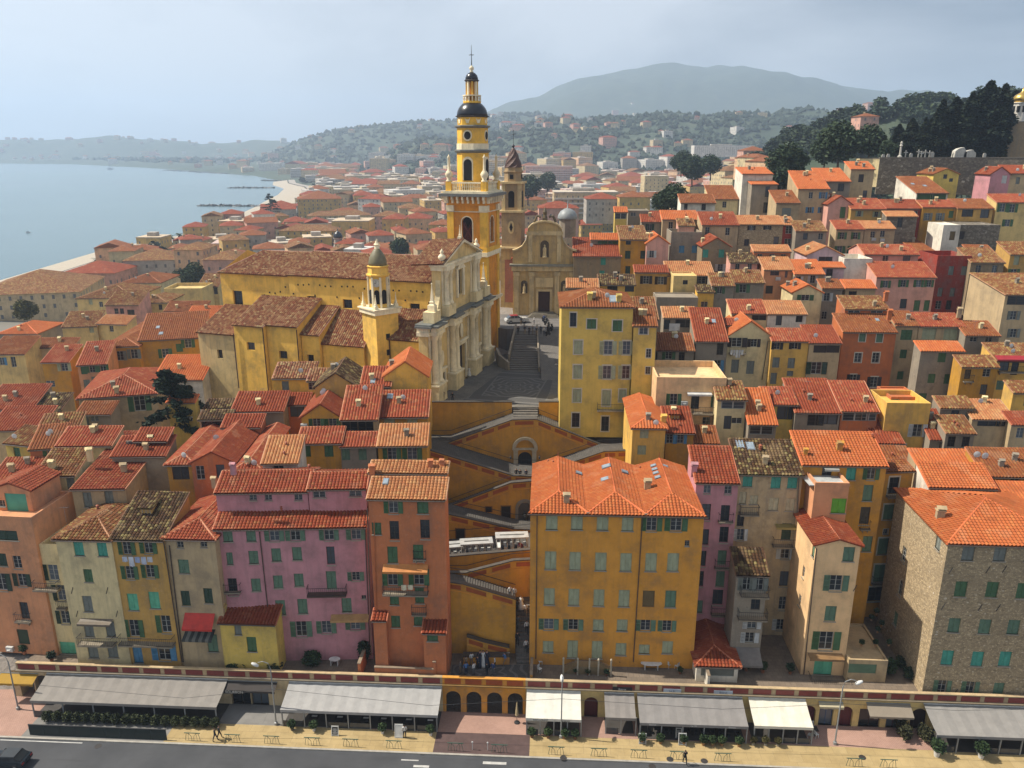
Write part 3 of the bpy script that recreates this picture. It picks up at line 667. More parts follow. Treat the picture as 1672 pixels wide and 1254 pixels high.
ct = house('slim cream tower house with sunlit side and pointed red roof',1333,1406,889,74.8,'p',pitch=17,D=8,yaw=-3,wall='peach',tl='red',base=TZ,sh='s',surround=False,win='1386,905c*1.2x1.7 1365,952o*1.3x1.9 1356,1002c*1.2x1.9 1349,1046og*1.5x2.3 1344,1088cm*2.0x2.4 1328,900Lc*.8x1.3 1312,934Ln*.7x1.4 1306,980Ln*.7x1.4',ex=[('bal',1318,1378,1108,1.6),('awn',1318,1375,1065,1.0,.15,(150,116,76)),('anchor',1396,960),('pipe',1333,895,1312,1100)],wear=.25,**FR)
house('',1330,1386,800,80,'t',D=5,yaw=-3,wall='salmon',h=14,sh='l',win='1370,826c*1.6x1.8',parapet=.9,par=ct[0],near=True,wear=.3)
rbm = MB(); q0 = at(1322,792,80.2); q1 = at(1388,790,80.2); rbm.box(q0.x,q1.x,80.2,83,q0.z-.1,q0.z); rbm_o = build(rbm,'tin_canopy',paint('tin_canopy',190,192,188,.5),None); rbm_o.parent = ct[0]; rbm_o.matrix_basis = (Matrix.Translation(ct[0].location)@Matrix.Rotation(ct[0].rotation_euler.z,4,'Z')).inverted()
st = house('big rubble-stone house with orange hipped roof at the right of the quay',1549,1760,885,71.2,'h',pitch=19,D=13,yaw=-4,wall='rubble',tl='orange',base=TZ,sh='s',win='1581,903cy*1.2x1.7 1633,904cy*1.2x1.7 1684,905cy*1.2x1.7 1569,962cg*1.2x1.8 1620,963cg*1.2x1.8 1670,965cg*1.2x1.8 1558,1021c*1.2x1.7 1608,1023s*1.2x1.7 1655,1024c*1.2x1.7 1547,1074ct*1.2x1.8 1596,1076ct*1.2x1.8 1641,1076ct*1.2x1.8 ' '1537,1127o*.9x2 1583,1127o*.9x2 1630,1128c*1.1x2 1533,880Lcy*1.1x1.8 1476,905Ln*1.0x1.8 1470,960Ln*1.0x2 1462,1010Lc*1.0x1.8',ex=[('chimney',1534,846,1.2),('anchor',1552,932),('anchor',1613,930),('anchor',1640,929),('anchor',1540,990),('anchor',1630,992),('anchor',1600,992),('anchor',1560,1130)],**FR)
house('pale house with awning balconies above the stone house roof',1517,1626,793,82.5,'f',yr=754,pitch=20,yaw=-4,wall='white',tl='orange',h=19,sh='w',wear=.7,win='1548,813d*1.0x2 1602,813d*1.2x2',ex=[('bal',1536,1562,830,.9),('awn',1538,1568,800,.8,.2,(120,130,110)),('awn',1585,1622,799,.8,.2,(130,140,116))],near=True)
# quay: road, kerb, pavement, arcade wall, terraces, ramps
YAW0 = R(-3.0); SO = Vector((0,72.6,0)); SX = Vector((math.cos(YAW0),math.sin(YAW0),0)); SY = Vector((-math.sin(YAW0),math.cos(YAW0),0))
MS = Matrix.Translation(SO)@Matrix.Rotation(YAW0,4,'Z')
MSi = MS.inverted()
def sx(px,py,z=0.0):return(MSi@on(px,py,z)).x
def sxy(px,py,z=0.0):q = MSi@on(px,py,z); return q.x,q.y
def sput(mb,name,mats,parent=None,kind=None):return tag(build(mb,name,mats,parent,SO if parent is None else(0,0,0),YAW0 if parent is None else 0),kind=kind)
def asphalt():
 q = NT('asphalt'); v = q.coords(); c = q.ramp(q.noise(v,.25,5),[(.3,(.042,.044,.048)),(.7,(.066,.068,.072))])
 c = q.mix(c,(.03,.03,.032),q.ramp(q.noise(q.coords((.1,1.2,1)),1.0,4),[(.55,(0,0,0)),(.75,(.5,)*3)])); q.col(c); q.set(Roughness=.9); q.bump(q.noise(v,30,3),.3,.01); return q.m
def paving(name,a,b,joint,sx_=.5,sy_=.5,worn=.5):
 q = NT(name); t = q.n('ShaderNodeTexCoord'); br = q.n('ShaderNodeTexBrick'); q.l(t.outputs['Object'],br.inputs['Vector'])
 br.inputs['Scale'].default_value = 1; br.inputs['Brick Width'].default_value = sx_; br.inputs['Row Height'].default_value = sy_; br.inputs['Mortar Size'].default_value = .015
 for i,c in(('Color1',a),('Color2',b),('Mortar',joint)):br.inputs[i].default_value = (*c,1)
 v = q.coords(); c = q.mix(br.outputs['Color'],sc3(a,.55),q.ramp(q.noise(v,.6,6,.7),[(.45,(0,0,0)),(.72,(worn,)*3)]))
 c = q.mix(c,sc3(b,1.25),q.ramp(q.noise(v,.23,4),[(.5,(0,0,0)),(.8,(.5,)*3)]))
 q.col(c); q.set(Roughness=.9); return q.m
m = MB(); m.box(-110,110,-40,-6.45,-.30,0.0); sput(m,'road',asphalt(),kind='structure')
m = MB(); m.box(-110,110,-6.45,-6.22,-.3,.13); sput(m,'kerb',paint('kerb_stone',176,170,158),kind='structure')
m = MB(); m.box(-36.5,-7.9,-6.22,-3.2,-.3,.12); m.box(2.1,80,-6.22,-3.2,-.3,.12)
sput(m,'pavement',paving('yellow_pavement',O_(176,152,104),O_(188,164,116),O_(150,130,92),1.4,1.4,.5),kind='structure')
m = MB(); m.box(-52,-36.5,-6.22,-3.2,-.3,.12); m.box(-52,-20,-3.2,0,-.3,.115); sput(m,'grey_pavement',paving('grey_pavement',O_(128,126,120),O_(140,136,130),O_(110,108,104),3,3),kind='structure')
m = MB(); m.box(-110,-52,-6.22,6,-.3,.118); m.box(-20,80,-3.2,0,-.3,.117); sput(m,'forecourt',paving('pink_paving',O_(178,140,122),O_(190,152,134),O_(140,112,98),.22,.11,.35),kind='structure')
m = MB(); m.box(-7.9,2.1,-6.22,-3.2,-.3,.119); sput(m,'crossing_apron',paint('red_brown_tarmac',92,72,68,.9),kind='structure')
m = MB()
for x0,x1,y0,y1 in((-9.6,-8.0,-8.2,-7.9),(-2.6,-.2,-7.4,-7.05),(3.2,4.8,-8.0,-7.75),(-11.0,-9.2,-7.35,-7.2)):m.face([(x0,y0,.004),(x1,y0,.004),(x1,y1,.004),(x0,y1,.004)])
for x0 in(-54,):m.face([(x0,-6.75,.004),(x0+9,-6.75,.004),(x0+9,-6.62,.004),(x0,-6.62,.004)])
sput(m,'road_markings',paint('road_paint',196,194,188,.8),kind='structure')
AH = 3.55
def arcade(label,s0,s1,ops,wall,trim,pan,doors=(),depth=4.0,parapet=True,gap=2.45):
 T = thing('arcade_wall',label,'wall',SO+SX*s0,YAW0,'arcade walls under the terraces'); L = s1-s0; m = MB()
 ops = sorted(ops); x = 0.0
 def q(a,b,c,d):m.face([a,b,c,d])
 for c,w,hs,arch in ops:
  x0,x1 = c-w/2,c+w/2
  q((x,0,0),(x0,0,0),(x0,0,AH),(x,0,AH))
  N = 12; pts = [(c-w/2*math.cos(math.pi*i/N),hs+(w/2*math.sin(math.pi*i/N)if arch else 0))for i in range(N+1)]
  for i in range(N):
   q((pts[i][0],0,pts[i][1]),(pts[i+1][0],0,pts[i+1][1]),(pts[i+1][0],0,AH),(pts[i][0],0,AH))
   q((pts[i][0],0,pts[i][1]),(pts[i][0],.6,pts[i][1]),(pts[i+1][0],.6,pts[i+1][1]),(pts[i+1][0],0,pts[i+1][1]))
  q((x0,0,0),(x0,.6,0),(x0,.6,hs),(x0,0,hs)); q((x1,0,hs),(x1,.6,hs),(x1,.6,0),(x1,0,0)); x = x1
 q((x,0,0),(L,0,0),(L,0,AH),(x,0,AH))
 q((0,depth,0),(L,depth,0),(L,depth,AH),(0,depth,AH)); q((0,0,0),(0,0,AH),(0,depth,AH),(0,depth,0)); q((L,0,0),(L,depth,0),(L,depth,AH),(L,0,AH))
 build(m,'wall',wallm(wall,.45),T)
 m = MB(); m.box(0,L,-.16,.3,AH,AH+.12); m.box(.003,L-.003,-.28,.3,AH+.12,AH+.2); build(m,'cornice',paint('cornice_'+wall,*trim),T)
 if parapet:
  m = MB(); m.box(.002,L-.002,-.02,.26,AH+.2,4.5,'b'); m.box(.002,L-.002,-.08,.32,4.5,4.6); build(m,'parapet',wallm('ochre' if wall=='ochre' else 'tan',.6),T)
  n = max(1,round(L/gap)); g = L/n; pm = MB(); pm.box(-(g-.5)/2,(g-.5)/2,-.05,0,-.06,.56); me = pm.mesh('panel',[paint('panel_red_%d'%pan[0],*pan)])
  for i in range(n):put('panel',me,T,((i+.5)*g,-.025,AH+.33))
 for k,c,w,h,col in doors:
  m = MB()
  if k=='door':
   N = 10; pts = [(c-w/2,0),(c+w/2,0)]+[(c+w/2*math.cos(math.pi*i/N),h+w/2*math.sin(math.pi*i/N))for i in range(N+1)]
   m.slab(pts,.3,.38)
   for i in range(1,5):m.box(c-w/2+i*w/5-.02,c-w/2+i*w/5+.02,.27,.3,.1,h)
   build(m,'door',paint('door_%d'%col[0],*col),T)
  else:
   m.box(c-w/2,c+w/2,.3,.36,.1,h); d = build(m,'shop_window',glass(1),T); m = MB()
   for xx in(c-w/2,c,c+w/2-.08):m.box(xx,xx+.08,.26,.3,0,h)
   m.box(c-w/2,c+w/2,.26,.299,h-.12,h); build(m,'shop_frame',paint('shop_%d'%col[0],*col),d)
 return T
X = lambda px,py = 1150:sx(px,py,1.5)
xa,xb = X(722),X(858)
arcade('grey quay arcade behind the marquees at the left of the quay',-56,xa,[(56+X(383),2.2,2.6,0),(56+X(415),2.0,2.6,0),(56+X(10),2.4,2.0,1),(56+X(45),2.0,2.0,1)],'beige',(140,128,108),(132,52,46),[('shop',56+X(383),2.1,2.5,(70,60,50)),('shop',56+X(415),1.9,2.5,(70,60,50))])
aw = xb-xa
arcade('yellow arcade with four open arches below the ramps',xa+.01,xb-.01,[(aw*(i+.5)/4,aw/4-.62,2.0,1)for i in range(4)],'ochre',(150,116,60),(176,84,34),gap=2.1)
arcade('cream arcade with arched doors at the right of the quay',xb,62,[(X(965)-xb,1.5,1.9,1),(X(1313)-xb,1.5,1.8,1),(X(1341)-xb,1.5,2.3,0),(X(1371)-xb,1.6,1.8,1),(X(1410)-xb,2.3,2.4,0),(X(1448)-xb,1.6,2.4,0),(X(1486)-xb,1.7,1.8,1)],'sand',(146,132,108),(136,56,48),[('door',X(965)-xb,1.46,1.88,(92,34,30)),('door',X(1313)-xb,1.46,1.78,(96,32,36)),('shop',X(1341)-xb,1.45,2.25,(70,96,128)),('door',X(1371)-xb,1.56,1.78,(92,30,34)),('shop',X(1410)-xb,2.2,2.35,(60,40,34)),('shop',X(1448)-xb,1.5,2.35,(84,30,30)),('door',X(1486)-xb,1.66,1.78,(58,36,30))])
m = MB(); m.box(-56,62,.3,16,3.35,TZ); sput(m,'terrace',paving('terrace_floor',O_(122,108,92),O_(136,120,102),O_(96,86,76),.6,.6),kind='structure')
def lowwall(label,x0,x1,y0,y1,h,wall,z=TZ):
 T = thing('garden_wall',label,'wall',SO+SX*x0+SY*y0+Vector((0,0,z)),YAW0,'garden walls on the terraces'); m = MB(); m.box(0,x1-x0,0,y1-y0,0,h); build(m,'wall',wallm(wall,.5),T)
 m = MB(); m.box(-.04,x1-x0+.04,-.04,y1-y0+.04,h,h+.08); build(m,'coping',paint('coping',150,132,110),T)
lowwall('orange garden wall left of the tall orange house',X(609,1080)-.2,X(609,1080)+.1,.6,3.4,1.9,'orange')
lowwall('orange garden wall right of the tall orange house',X(724,1080)-.2,X(724,1080)+.1,.6,3.2,2.4,'orange')
lowwall('orange front wall of the tall orange house terrace',X(632,1080),X(722,1080),.55,.8,1.5,'orange')
lowwall('ochre wall between plaza and ochre house terrace',X(869,1090)-.1,X(869,1090)+.15,.6,3.6,1.2,'ochre')
lowwall('white wall of the small garden house',X(1136,1090)-.1,X(1136,1090)+.15,.6,3.0,1.8,'white')
RW = wallm('deep',.35)
def ramp(label,Y,prof,zb,Yn,panels=True,drop=.95):
 pts = [at(px,py,Y)for px,py in prof]
 T = thing('stair_ramp',label,'ramp',(pts[0].x,Y,zb),0.0,'ramps climbing to the church square'); x0 = pts[0].x
 q = [(p.x-x0,p.z-zb)for p in pts]; m = MB()
 m.slab([(0,0),(q[-1][0],0)]+q[::-1],0,.4); build(m,'wall',RW,T)
 m = MB()
 for(a,az),(b,bz)in zip(q[:-1],q[1:]):m.slab([(a-.003,az),(b+.003,bz),(b+.003,bz+.12),(a-.003,az+.12)],-.08,.46)
 build(m,'coping',paint('ramp_coping',84,78,70),T)
 if panels:
  for(a,az),(b,bz)in zip(q[:-1],q[1:]):
   L = b-a; n = max(1,round(L/2.5))
   for i in range(n):
    u0,u1 = (i+.12)/n,(i+.88)/n
    f = lambda u:(a+L*u,az+(bz-az)*u)
    (ax,z0),(bx,z1) = f(u0),f(u1); m = MB(); m.slab([(ax,z0-.75),(bx,z1-.75),(bx,z1-.22),(ax,z0-.22)],-.03,0); build(m,'panel',paint('ramp_panel',172,88,34),T)
  m = MB()
  for(a,az),(b,bz)in zip(q[:-1],q[1:]):m.slab([(a,az-1.05),(b,bz-1.05),(b,bz-.92),(a,az-.92)],-.05,-.002)
  build(m,'string_course',wallm('ochre',.3),T)
 m = MB(); xx = 0.0; dx = .30
 def zt(x):
  for(a,az),(b,bz)in zip(q[:-1],q[1:]):
   if a<=x<=b:return az+(bz-az)*(x-a)/(b-a)
  return q[-1][1]
 while xx<q[-1][0]-.01:
  x1 = min(xx+dx,q[-1][0]); z = max(.05,zt((xx+x1)/2)-drop); m.box(xx,x1,.4,Yn-Y+.3,0,z,'b'); xx = x1
 s = build(m,'steps',paving('step_stone',O_(86,82,76),O_(98,93,86),O_(66,62,58),.55,.6),T); s['kind'] = 'stuff'
 m = MB(); off = Yn-Y-.12
 m.tube([(a,off,z_-.15)for a,z_ in q],.035,5); build(m,'handrail',paint('iron',40,42,44),T)
 return T
ramp('lowest small ramp behind the plaza bench',77.6,[(762,1040),(792,1049),(832,1058)],TZ-.1,78.6)
ramp('low ramp falling right above the plaza, under the landing',78.6,[(726,950),(756,954),(842,979)],TZ-.1,82.2)
ramp('second ramp rising right to the crossing lane',82.2,[(700,936),(760,936),(838,916),(880,914)],8,84.4)
ramp('plain wall edging the crossing lane with carriages',84.4,[(700,912),(880,897)],8,91.6,panels=False,drop=1.5)
ramp('ramp falling right just above the white carriages',91.8,[(690,832),(733,840),(838,864),(880,866)],9,96.6)
ramp('ramp rising right past the niche and brown door',96.8,[(690,838),(735,826),(834,789),(890,784)],9,99.6)
ramp('ramp falling right below the arched portal',100,[(640,733),(700,735),(838,777),(905,780)],9,106.6)
ramp('double ramp with arched portal below the church square',107,[(640,725),(732,723),(836,686),(876,685),(982,727),(1030,729)],9,112.8)
ramp('short ramp falling right behind the ochre house roof',101.5,[(905,765),(985,738),(1030,736)],9,106.6)
m = MB(); fx0,fx1 = at(843,1040,80).x,at(868,1040,78).x; n = 22
for i in range(n):m.box(fx0,fx1-.05,76.6+i*.34,84.4,TZ-.02+i*.31,TZ+.29+i*.31,'b')
T = thing('stone_stairs','long stone stairway climbing beside the ochre house','stairs',(0,0,0)); build(m,'steps',paving('step_stone2',O_(104,100,94),O_(118,112,104),O_(80,76,70),.55,.34),T)['kind'] = 'stuff'
m = MB(); m.tube([(fx0-.1,77,TZ+1.1),(fx0-.1,83.5,TZ+7.3)],.04,5); build(m,'handrail',paint('iron',40,42,44),T)
def on_wall(px,py,Y):p = at(px,py,Y); return Vector((p.x,Y,p.z))
pc = on_wall(857,775,107)
T = thing('arched_portal','white stone portal with dark arched doorway in the ramp wall','portal',pc+Vector((0,-.02,-.3)))
m = MB()
for s_ in(-1,1):m.box(s_*1.35-.32,s_*1.35+.32,-.35,0,0,4.2); m.box(s_*1.35-.4,s_*1.35+.4,-.43,0,4.2,4.5); m.box(s_*1.35-.4,s_*1.35+.4,-.43,0,-.02,.35)
build(m,'pillars',paint('portal_stone',196,182,152),T)
m = MB(); N = 14
for i in range(N):
 a0,a1 = math.pi*i/N,math.pi*(i+1)/N
 m.slab([(1.35*math.cos(a0),4.55+1.35*math.sin(a0)),(1.85*math.cos(a0),4.55+1.75*math.sin(a0)),(1.85*math.cos(a1),4.55+1.75*math.sin(a1)),(1.35*math.cos(a1),4.55+1.35*math.sin(a1))],-.4,0)
m.box(-1.85,1.85,-.4,0,4.35,4.56); build(m,'pediment',paint('portal_stone',196,182,152),T)
m = MB(); pts = [(-1.0,0),(1.0,0)]+[(1.0*math.cos(math.pi*i/10),2.9+1.0*math.sin(math.pi*i/10))for i in range(11)]; m.slab(pts,-.05,-.01); build(m,'door',paint('portal_dark',26,22,20),T)
m = MB()
for x in(-.75,-.5,-.25,0,.25,.5,.75):m.tube([(x,-.09,.1),(x,-.09,3.5)],.025,4)
build(m,'grille',paint('iron',40,42,44),T)
for s_ in(-1,1):put('wall_lantern',kit('lantern_bracket'),T,(s_*2.1,0,3.4),mat=paint('iron',40,42,44))
pc = on_wall(857,862,96.8)
T = thing('statue_niche','stone niche with a standing dark statue in the ramp wall','niche',pc+Vector((0,-.02,0)))
m = MB(); N = 12
for i in range(N):
 a0,a1 = math.pi*i/N,math.pi*(i+1)/N
 m.slab([(.9*math.cos(a0),3.0+.9*math.sin(a0)),(1.3*math.cos(a0),3.0+1.3*math.sin(a0)),(1.3*math.cos(a1),3.0+1.3*math.sin(a1)),(.9*math.cos(a1),3.0+.9*math.sin(a1))],-.2,0)
for s_ in(-1,1):m.box(s_*1.1-.2,s_*1.1+.2,-.2,0,0,3.0)
build(m,'surround',paint('niche_stone',150,140,122),T)
m = MB(); m.slab([(-.9,0),(.9,0),(.9,3.0),(.5,3.75),(-.5,3.75),(-.9,3.0)],-.04,0); build(m,'recess',paint('niche_back',96,88,78),T)
m = MB(); m.box(-.4,.4,-.5,-.05,0,.7); m.lathe([(.3,.7),(.26,1.2),(.22,1.6),(.3,1.9),(.26,2.2),(.1,2.3),(.14,2.4),(.13,2.6),(.03,2.7)],9,(0,-.28,0)); build(m,'statue',paint('statue_dark',60,58,54),T)
for lab,px,py,Y,w,hh in(('brown door with fanlight in the ramp wall beside the niche',826,858,96.8,1.2,2.9),('dark doorway in the ramp wall above the middle carriage',752,888,91.8,1.1,2.2),('small dark opening in the ramp wall left of the brown door',798,836,96.8,.8,.8)):
 T = thing('wall_door',lab,'door',on_wall(px,py,Y)+Vector((0,-.04,0))); m = MB(); m.box(-w/2,w/2,-.02,.03,0,hh); build(m,'leaf',paint('door_dark',42,32,24),T)
 m = MB(); t_ = .12
 m.box(-w/2-t_,-w/2,-.06,.03,0,hh+t_); m.box(w/2,w/2+t_,-.06,.03,0,hh+t_); m.box(-w/2,w/2,-.06,.03,hh,hh+t_); build(m,'frame',paint('door_frame_ochre',150,104,44),T)
m = MB(); a = at(757,1092,76.8); b = at(832,1092,76.8); m.box(a.x,b.x,76.5,77.3,TZ,TZ+1.0); T = thing('bench_wall','low yellow wall at the back of the small plaza','wall'); build(m,'wall',wallm('ochre',.4),T); m = MB(); m.box(a.x-.05,b.x+.05,76.45,77.35,TZ+1.0,TZ+1.1); build(m,'coping',paint('ramp_coping',84,78,70),T)
def mosaic(name,sc_=.45):
 q = NT(name); t = q.n('ShaderNodeTexCoord'); s = q.n('ShaderNodeSeparateXYZ'); q.l(t.outputs['Object'],s.inputs[0])
 ax,ay = q.math('ABSOLUTE',s.outputs[0]),q.math('ABSOLUTE',s.outputs[1])
 mx = q.math('MAXIMUM',q.math('MULTIPLY',ax,1.0),q.math('MULTIPLY',ay,.78)); f = q.math('FRACT',q.math('MULTIPLY',mx,sc_))
 ring = q.math('LESS_THAN',f,.22)
 rad = q.math('SQRT',q.math('ADD',q.math('MULTIPLY',ax,ax),q.math('MULTIPLY',ay,ay))); r2 = q.math('LESS_THAN',q.math('FRACT',q.math('MULTIPLY',q.math('ADD',rad,q.math('MULTIPLY',q.math('SINE',q.math('MULTIPLY',q.math('ARCTAN2',s.outputs[1],s.outputs[0]),8.0)),.35)),.8)),.3)
 inner = q.math('LESS_THAN',mx,4.2)
 pat = q.mix(q.n('ShaderNodeValue').outputs[0],q.n('ShaderNodeValue').outputs[0],0.0)
 fac = q.math('ADD',q.math('MULTIPLY',ring,q.math('SUBTRACT',1.0,inner)),q.math('MULTIPLY',r2,inner))
 v = q.coords(); c = q.mix((.055,.053,.05),(.15,.145,.135),q.math('MULTIPLY',fac,.9)); c = q.mix(c,(.10,.095,.09),q.ramp(q.noise(v,6,4,.8),[(.35,(0,0,0)),(.65,(.7,)*3)]))
 q.col(c); q.set(Roughness=.85); return q.m
m = MB(); a = at(735,1095,74); b = at(864,1095,74); m.face([(a.x,73.4,TZ+.006),(b.x,73.2,TZ+.006),(b.x,76.5,TZ+.006),(a.x,76.5,TZ+.006)]);
for f_ in m.v:pass
cx = (a.x+b.x)/2; m.v = [(x-cx,y-75,z)for x,y,z in m.v]; tag(build(m,'plaza_mosaic',mosaic('plaza_mosaic',.9),None,(cx,75,0)),kind='structure')
PZ = 22.3
m = MB(); m.prism([(-13.6,113.4),(8.2,113.4),(9.5,120),(13,150),(0,150)],PZ-6,PZ); tag(build(m,'church_square',paving('square_paving',O_(104,100,94),O_(120,115,106),O_(78,74,70),.9,.45),None),kind='structure')
m = MB(); m.face([(-6.6,-9,.006),(6.6,-9,.006),(5.0,9,.006),(-4.2,9,.006)]); tag(build(m,'square_mosaic',mosaic('square_mosaic',.5),None,(.6,124,PZ),R(-12)),kind='structure')
for lab,pxa,pxb in(('long yellow parapet wall left of the square steps',640,836),('yellow parapet wall right of the square steps',880,916)):
 a,b = at(pxa,657,113),at(pxb,657,113); T = thing('parapet_wall',lab,'wall',(a.x,113,14)); m = MB(); m.box(0,b.x-a.x,0,.4,0,a.z-14); build(m,'wall',RW,T); m = MB(); m.box(-.02,b.x-a.x+.02,-.06,.46,a.z-14,a.z-13.86); build(m,'coping',paint('ramp_coping',84,78,70),T)
a,b = at(838,660,113),at(878,660,113); m = MB()
for i in range(9):m.box(a.x,b.x,108.6+i*.55,114,PZ-1.9+i*.2,PZ-1.7+i*.2,'b')
T = thing('stone_stairs','short steps from the church square down to the double ramp','stairs'); build(m,'steps',paving('step_stone3',O_(112,106,98),O_(126,120,110),O_(80,76,70),.55,.55),T)['kind'] = 'stuff'
UZ = 26.9
m = MB(); n = 23
for i in range(n):m.box(-.6+i*.06,4.6,134.5+i*.5,147,PZ+i*.2,PZ+(i+1)*.2,'b')
T = thing('stone_stairs','broad grey steps climbing from the church square towards the chapel','stairs'); build(m,'steps',paving('step_stone4',O_(128,122,114),O_(138,132,124),O_(110,104,98),.6,.5),T)['kind'] = 'stuff'
m = MB(); m.face([(5.0,128,PZ+.01),(10.6,128,PZ+.01),(11.6,147,UZ+.01),(5.0,147,UZ+.01)]); tag(build(m,'sloping_lane',paving('lane_paving',O_(112,108,102),O_(124,118,110),O_(76,72,68),.4,.4)),kind='structure')
def stairwall(label,pts,z0s,z1s,th,mat):
 T = thing('stair_wall',label,'wall'); m = MB()
 for(a,za,ya),(b,zb_,yb)in zip(zip(pts[:-1],z0s[:-1],z1s[:-1]),zip(pts[1:],z0s[1:],z1s[1:])):
  A,B = Vector((*a,0)),Vector((*b,0)); d = (B-A).normalized(); nn = Vector((-d.y,d.x,0))*th; Z = lambda v,z:(v.x,v.y,z)
  m.face([Z(A,za),Z(B,zb_),Z(B,yb),Z(A,ya)]); m.face([Z(B+nn,zb_),Z(A+nn,za),Z(A+nn,ya),Z(B+nn,yb)]); m.face([Z(A,ya),Z(B,yb),Z(B+nn,yb),Z(A+nn,ya)]); m.face([Z(A,za),Z(A,ya),Z(A+nn,ya),Z(A+nn,za)]); m.face([Z(B,zb_),Z(B+nn,zb_),Z(B+nn,yb),Z(B,yb)])
 build(m,'wall',mat,T)
SW = wallm('grey',.8)
stairwall('low wall between the chapel steps and the sloping lane',[(4.65,133),(4.65,147)],[PZ,UZ-.5],[PZ+.9,UZ+.9],-.3,SW)
stairwall('tan retaining wall curving left of the chapel steps',[(-.7,134.2),(-2.4,136.5),(-3.0,139.5)],[PZ]*3,[PZ+1.4,PZ+2.2,PZ+2.8],-.4,SW)
stairwall('tan wall beside the upper square next to the bell tower',[(-.4,137),(.9,147)],[PZ]*2,[PZ+2.2,UZ+.9],.35,SW)
m = MB(); m.prism([(-1.0,146.9),(12.5,146.9),(15,180),(-8,180),(-8,152)],UZ-8,UZ); tag(build(m,'upper_square',paving('upper_paving',O_(112,108,104),O_(126,120,114),O_(90,86,82),1,1)),kind='structure')
# the yellow church: local x runs along the facade away from the camera, y to the left along the nave
CO = Vector((-12.8,115.0,PZ)); CA = R(72.7)
CHW = plaster(O_(248,198,94),.3); CHW2 = plaster(O_(240,186,84),.3); CREAM = plaster(O_(246,230,192),.35); STONE = plaster(O_(232,212,164),.45); TAN = plaster(O_(228,196,132),.45)
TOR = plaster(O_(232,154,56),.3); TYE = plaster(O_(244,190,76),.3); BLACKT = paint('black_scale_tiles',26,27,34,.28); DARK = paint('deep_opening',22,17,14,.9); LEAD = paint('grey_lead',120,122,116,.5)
ch = thing('church','long yellow church with cream baroque facade and mottled tile roofs','church',CO,CA)
def cwall(poly,name,mat,holes=None):
 m = MB(); m.face(poly); return build(m,name,mat,ch)
def cbox(name,mat,*b,parent=None):m = MB(); m.box(*b); return build(m,name,mat,parent or ch)
def sidewall(name,x,y0,y1,z0,z1,holes,mat):
 """wall facing the camera (-x): openings given as (y, z, w, h, arched)"""
 m = MB(); F = Matrix.Translation((x,y1,z0))@Matrix.Rotation(R(-90),4,'Z')
 hs = [(y1-y-w/2,y1-y+w/2,z-z0,z-z0+h)for y,z,w,h in holes]
 wall_face(m,F,y1-y0,z1-z0,hs,.45); o_ = build(m,name,mat,ch)
 for y,z,w,h in holes:
  wn_ = put('window',kit('frame'),ch,(x+.42,y,z),(0,0,R(-90)),(w,1,h),paint('church_window_bar',60,62,66)); put('pane',kit('pane'),wn_,mat=glass())
 return o_
sidewall('nave_wall',7,0,27.7,-8,17.7,[(26-6.0*i-3,12.6,1.7,1.5)for i in range(1,4)]+[(23.6,12.8,1.7,1.5),(2.8,11.9,1.7,1.5)],CHW)
sidewall('choir_wall',7.25,27.72,41.3,-8,17.5,[(38.2,11.8,1.9,2.6),(32.6,11.4,1.9,2.6)],CHW)
m = MB(); m.face([(7.25,41.3,-8),(7.25,41.3,17.5),(15.5,41.3,20.3),(24,41.3,17.5),(24,41.3,-8)]); m.face([(24,0,-8),(24,41.3,-8),(24,41.3,17.5),(24,0,17.5)]); build(m,'rear_wall',CHW,ch)
t_ = math.tan(R(18)); rb = MB()
slope(rb,[(6.6,27.9,17.6),(6.6,.5,17.6),(15.5,.5,20.5),(15.5,27.9,20.5)]); slope(rb,[(24.4,.5,17.5),(24.4,27.9,17.5),(15.5,27.9,20.5),(15.5,.5,20.5)])
slope(rb,[(6.85,41.6,17.4),(6.85,27.9,17.4),(15.5,27.9,20.25),(15.5,38.0,20.25)]); slope(rb,[(24.4,41.6,17.4),(6.85,41.6,17.4),(15.5,38.0,20.25)]); slope(rb,[(24.4,27.9,17.4),(24.4,41.6,17.4),(15.5,38.0,20.25),(15.5,27.9,20.25)])
rb.cur = 1; cap_line(rb,(15.5,.5,20.55),(15.5,27.9,20.55)); cap_line(rb,(15.5,27.9,20.3),(15.5,38,20.3)); cap_line(rb,(6.85,41.6,17.45),(15.5,38,20.3))
build(rb,'nave_roof',[tile('church'),flat('ridge_church',RIDGE['church'],.85)],ch)
hm = MB(); hm.box(-.12,.12,-.02,.02,0,.26); hmesh = hm.mesh('putlog_hole',[DARK])
for i in range(26):
 y = 1.5+i*1.02; put('putlog_hole',hmesh,ch,(6.985,y,15.9+.25*rnd.random()-(i%4==1)*1.7),(0,0,R(90)))
for i in range(12):put('putlog_hole',hmesh,ch,(7.235,28.6+i*1.05,9+6.5*rnd.random()),(0,0,R(90)))
def chapel(y0,y1,x,ze,zt=13.8,wins=(),mat=CHW,zb=-9,tl='church',xt=7.0):
 sidewall('chapel_wall',x,y0,y1,zb,ze,wins,mat)
 m = MB();
 for yy in(y0+.001,y1-.001):m.face([(x,yy,zb),(x,yy,ze),(xt,yy,ze+(xt-x)*(zt-ze)/(xt-x)),(xt,yy,zb)])
 build(m,'chapel_end',mat,ch)
 rb = MB(); d = .35*(zt-ze)/(xt-x); slope(rb,[(x-.35,y1+.15,ze-d),(x-.35,y0-.15,ze-d),(xt-.02,y0-.15,zt),(xt-.02,y1+.15,zt)]); rb.cur = 1; cap_line(rb,(x-.35,y0-.15,ze-d),(xt,y0-.15,zt),.1)
 build(rb,'chapel_roof',[tile(tl),flat('ridge_church',RIDGE['church'],.85)],ch)
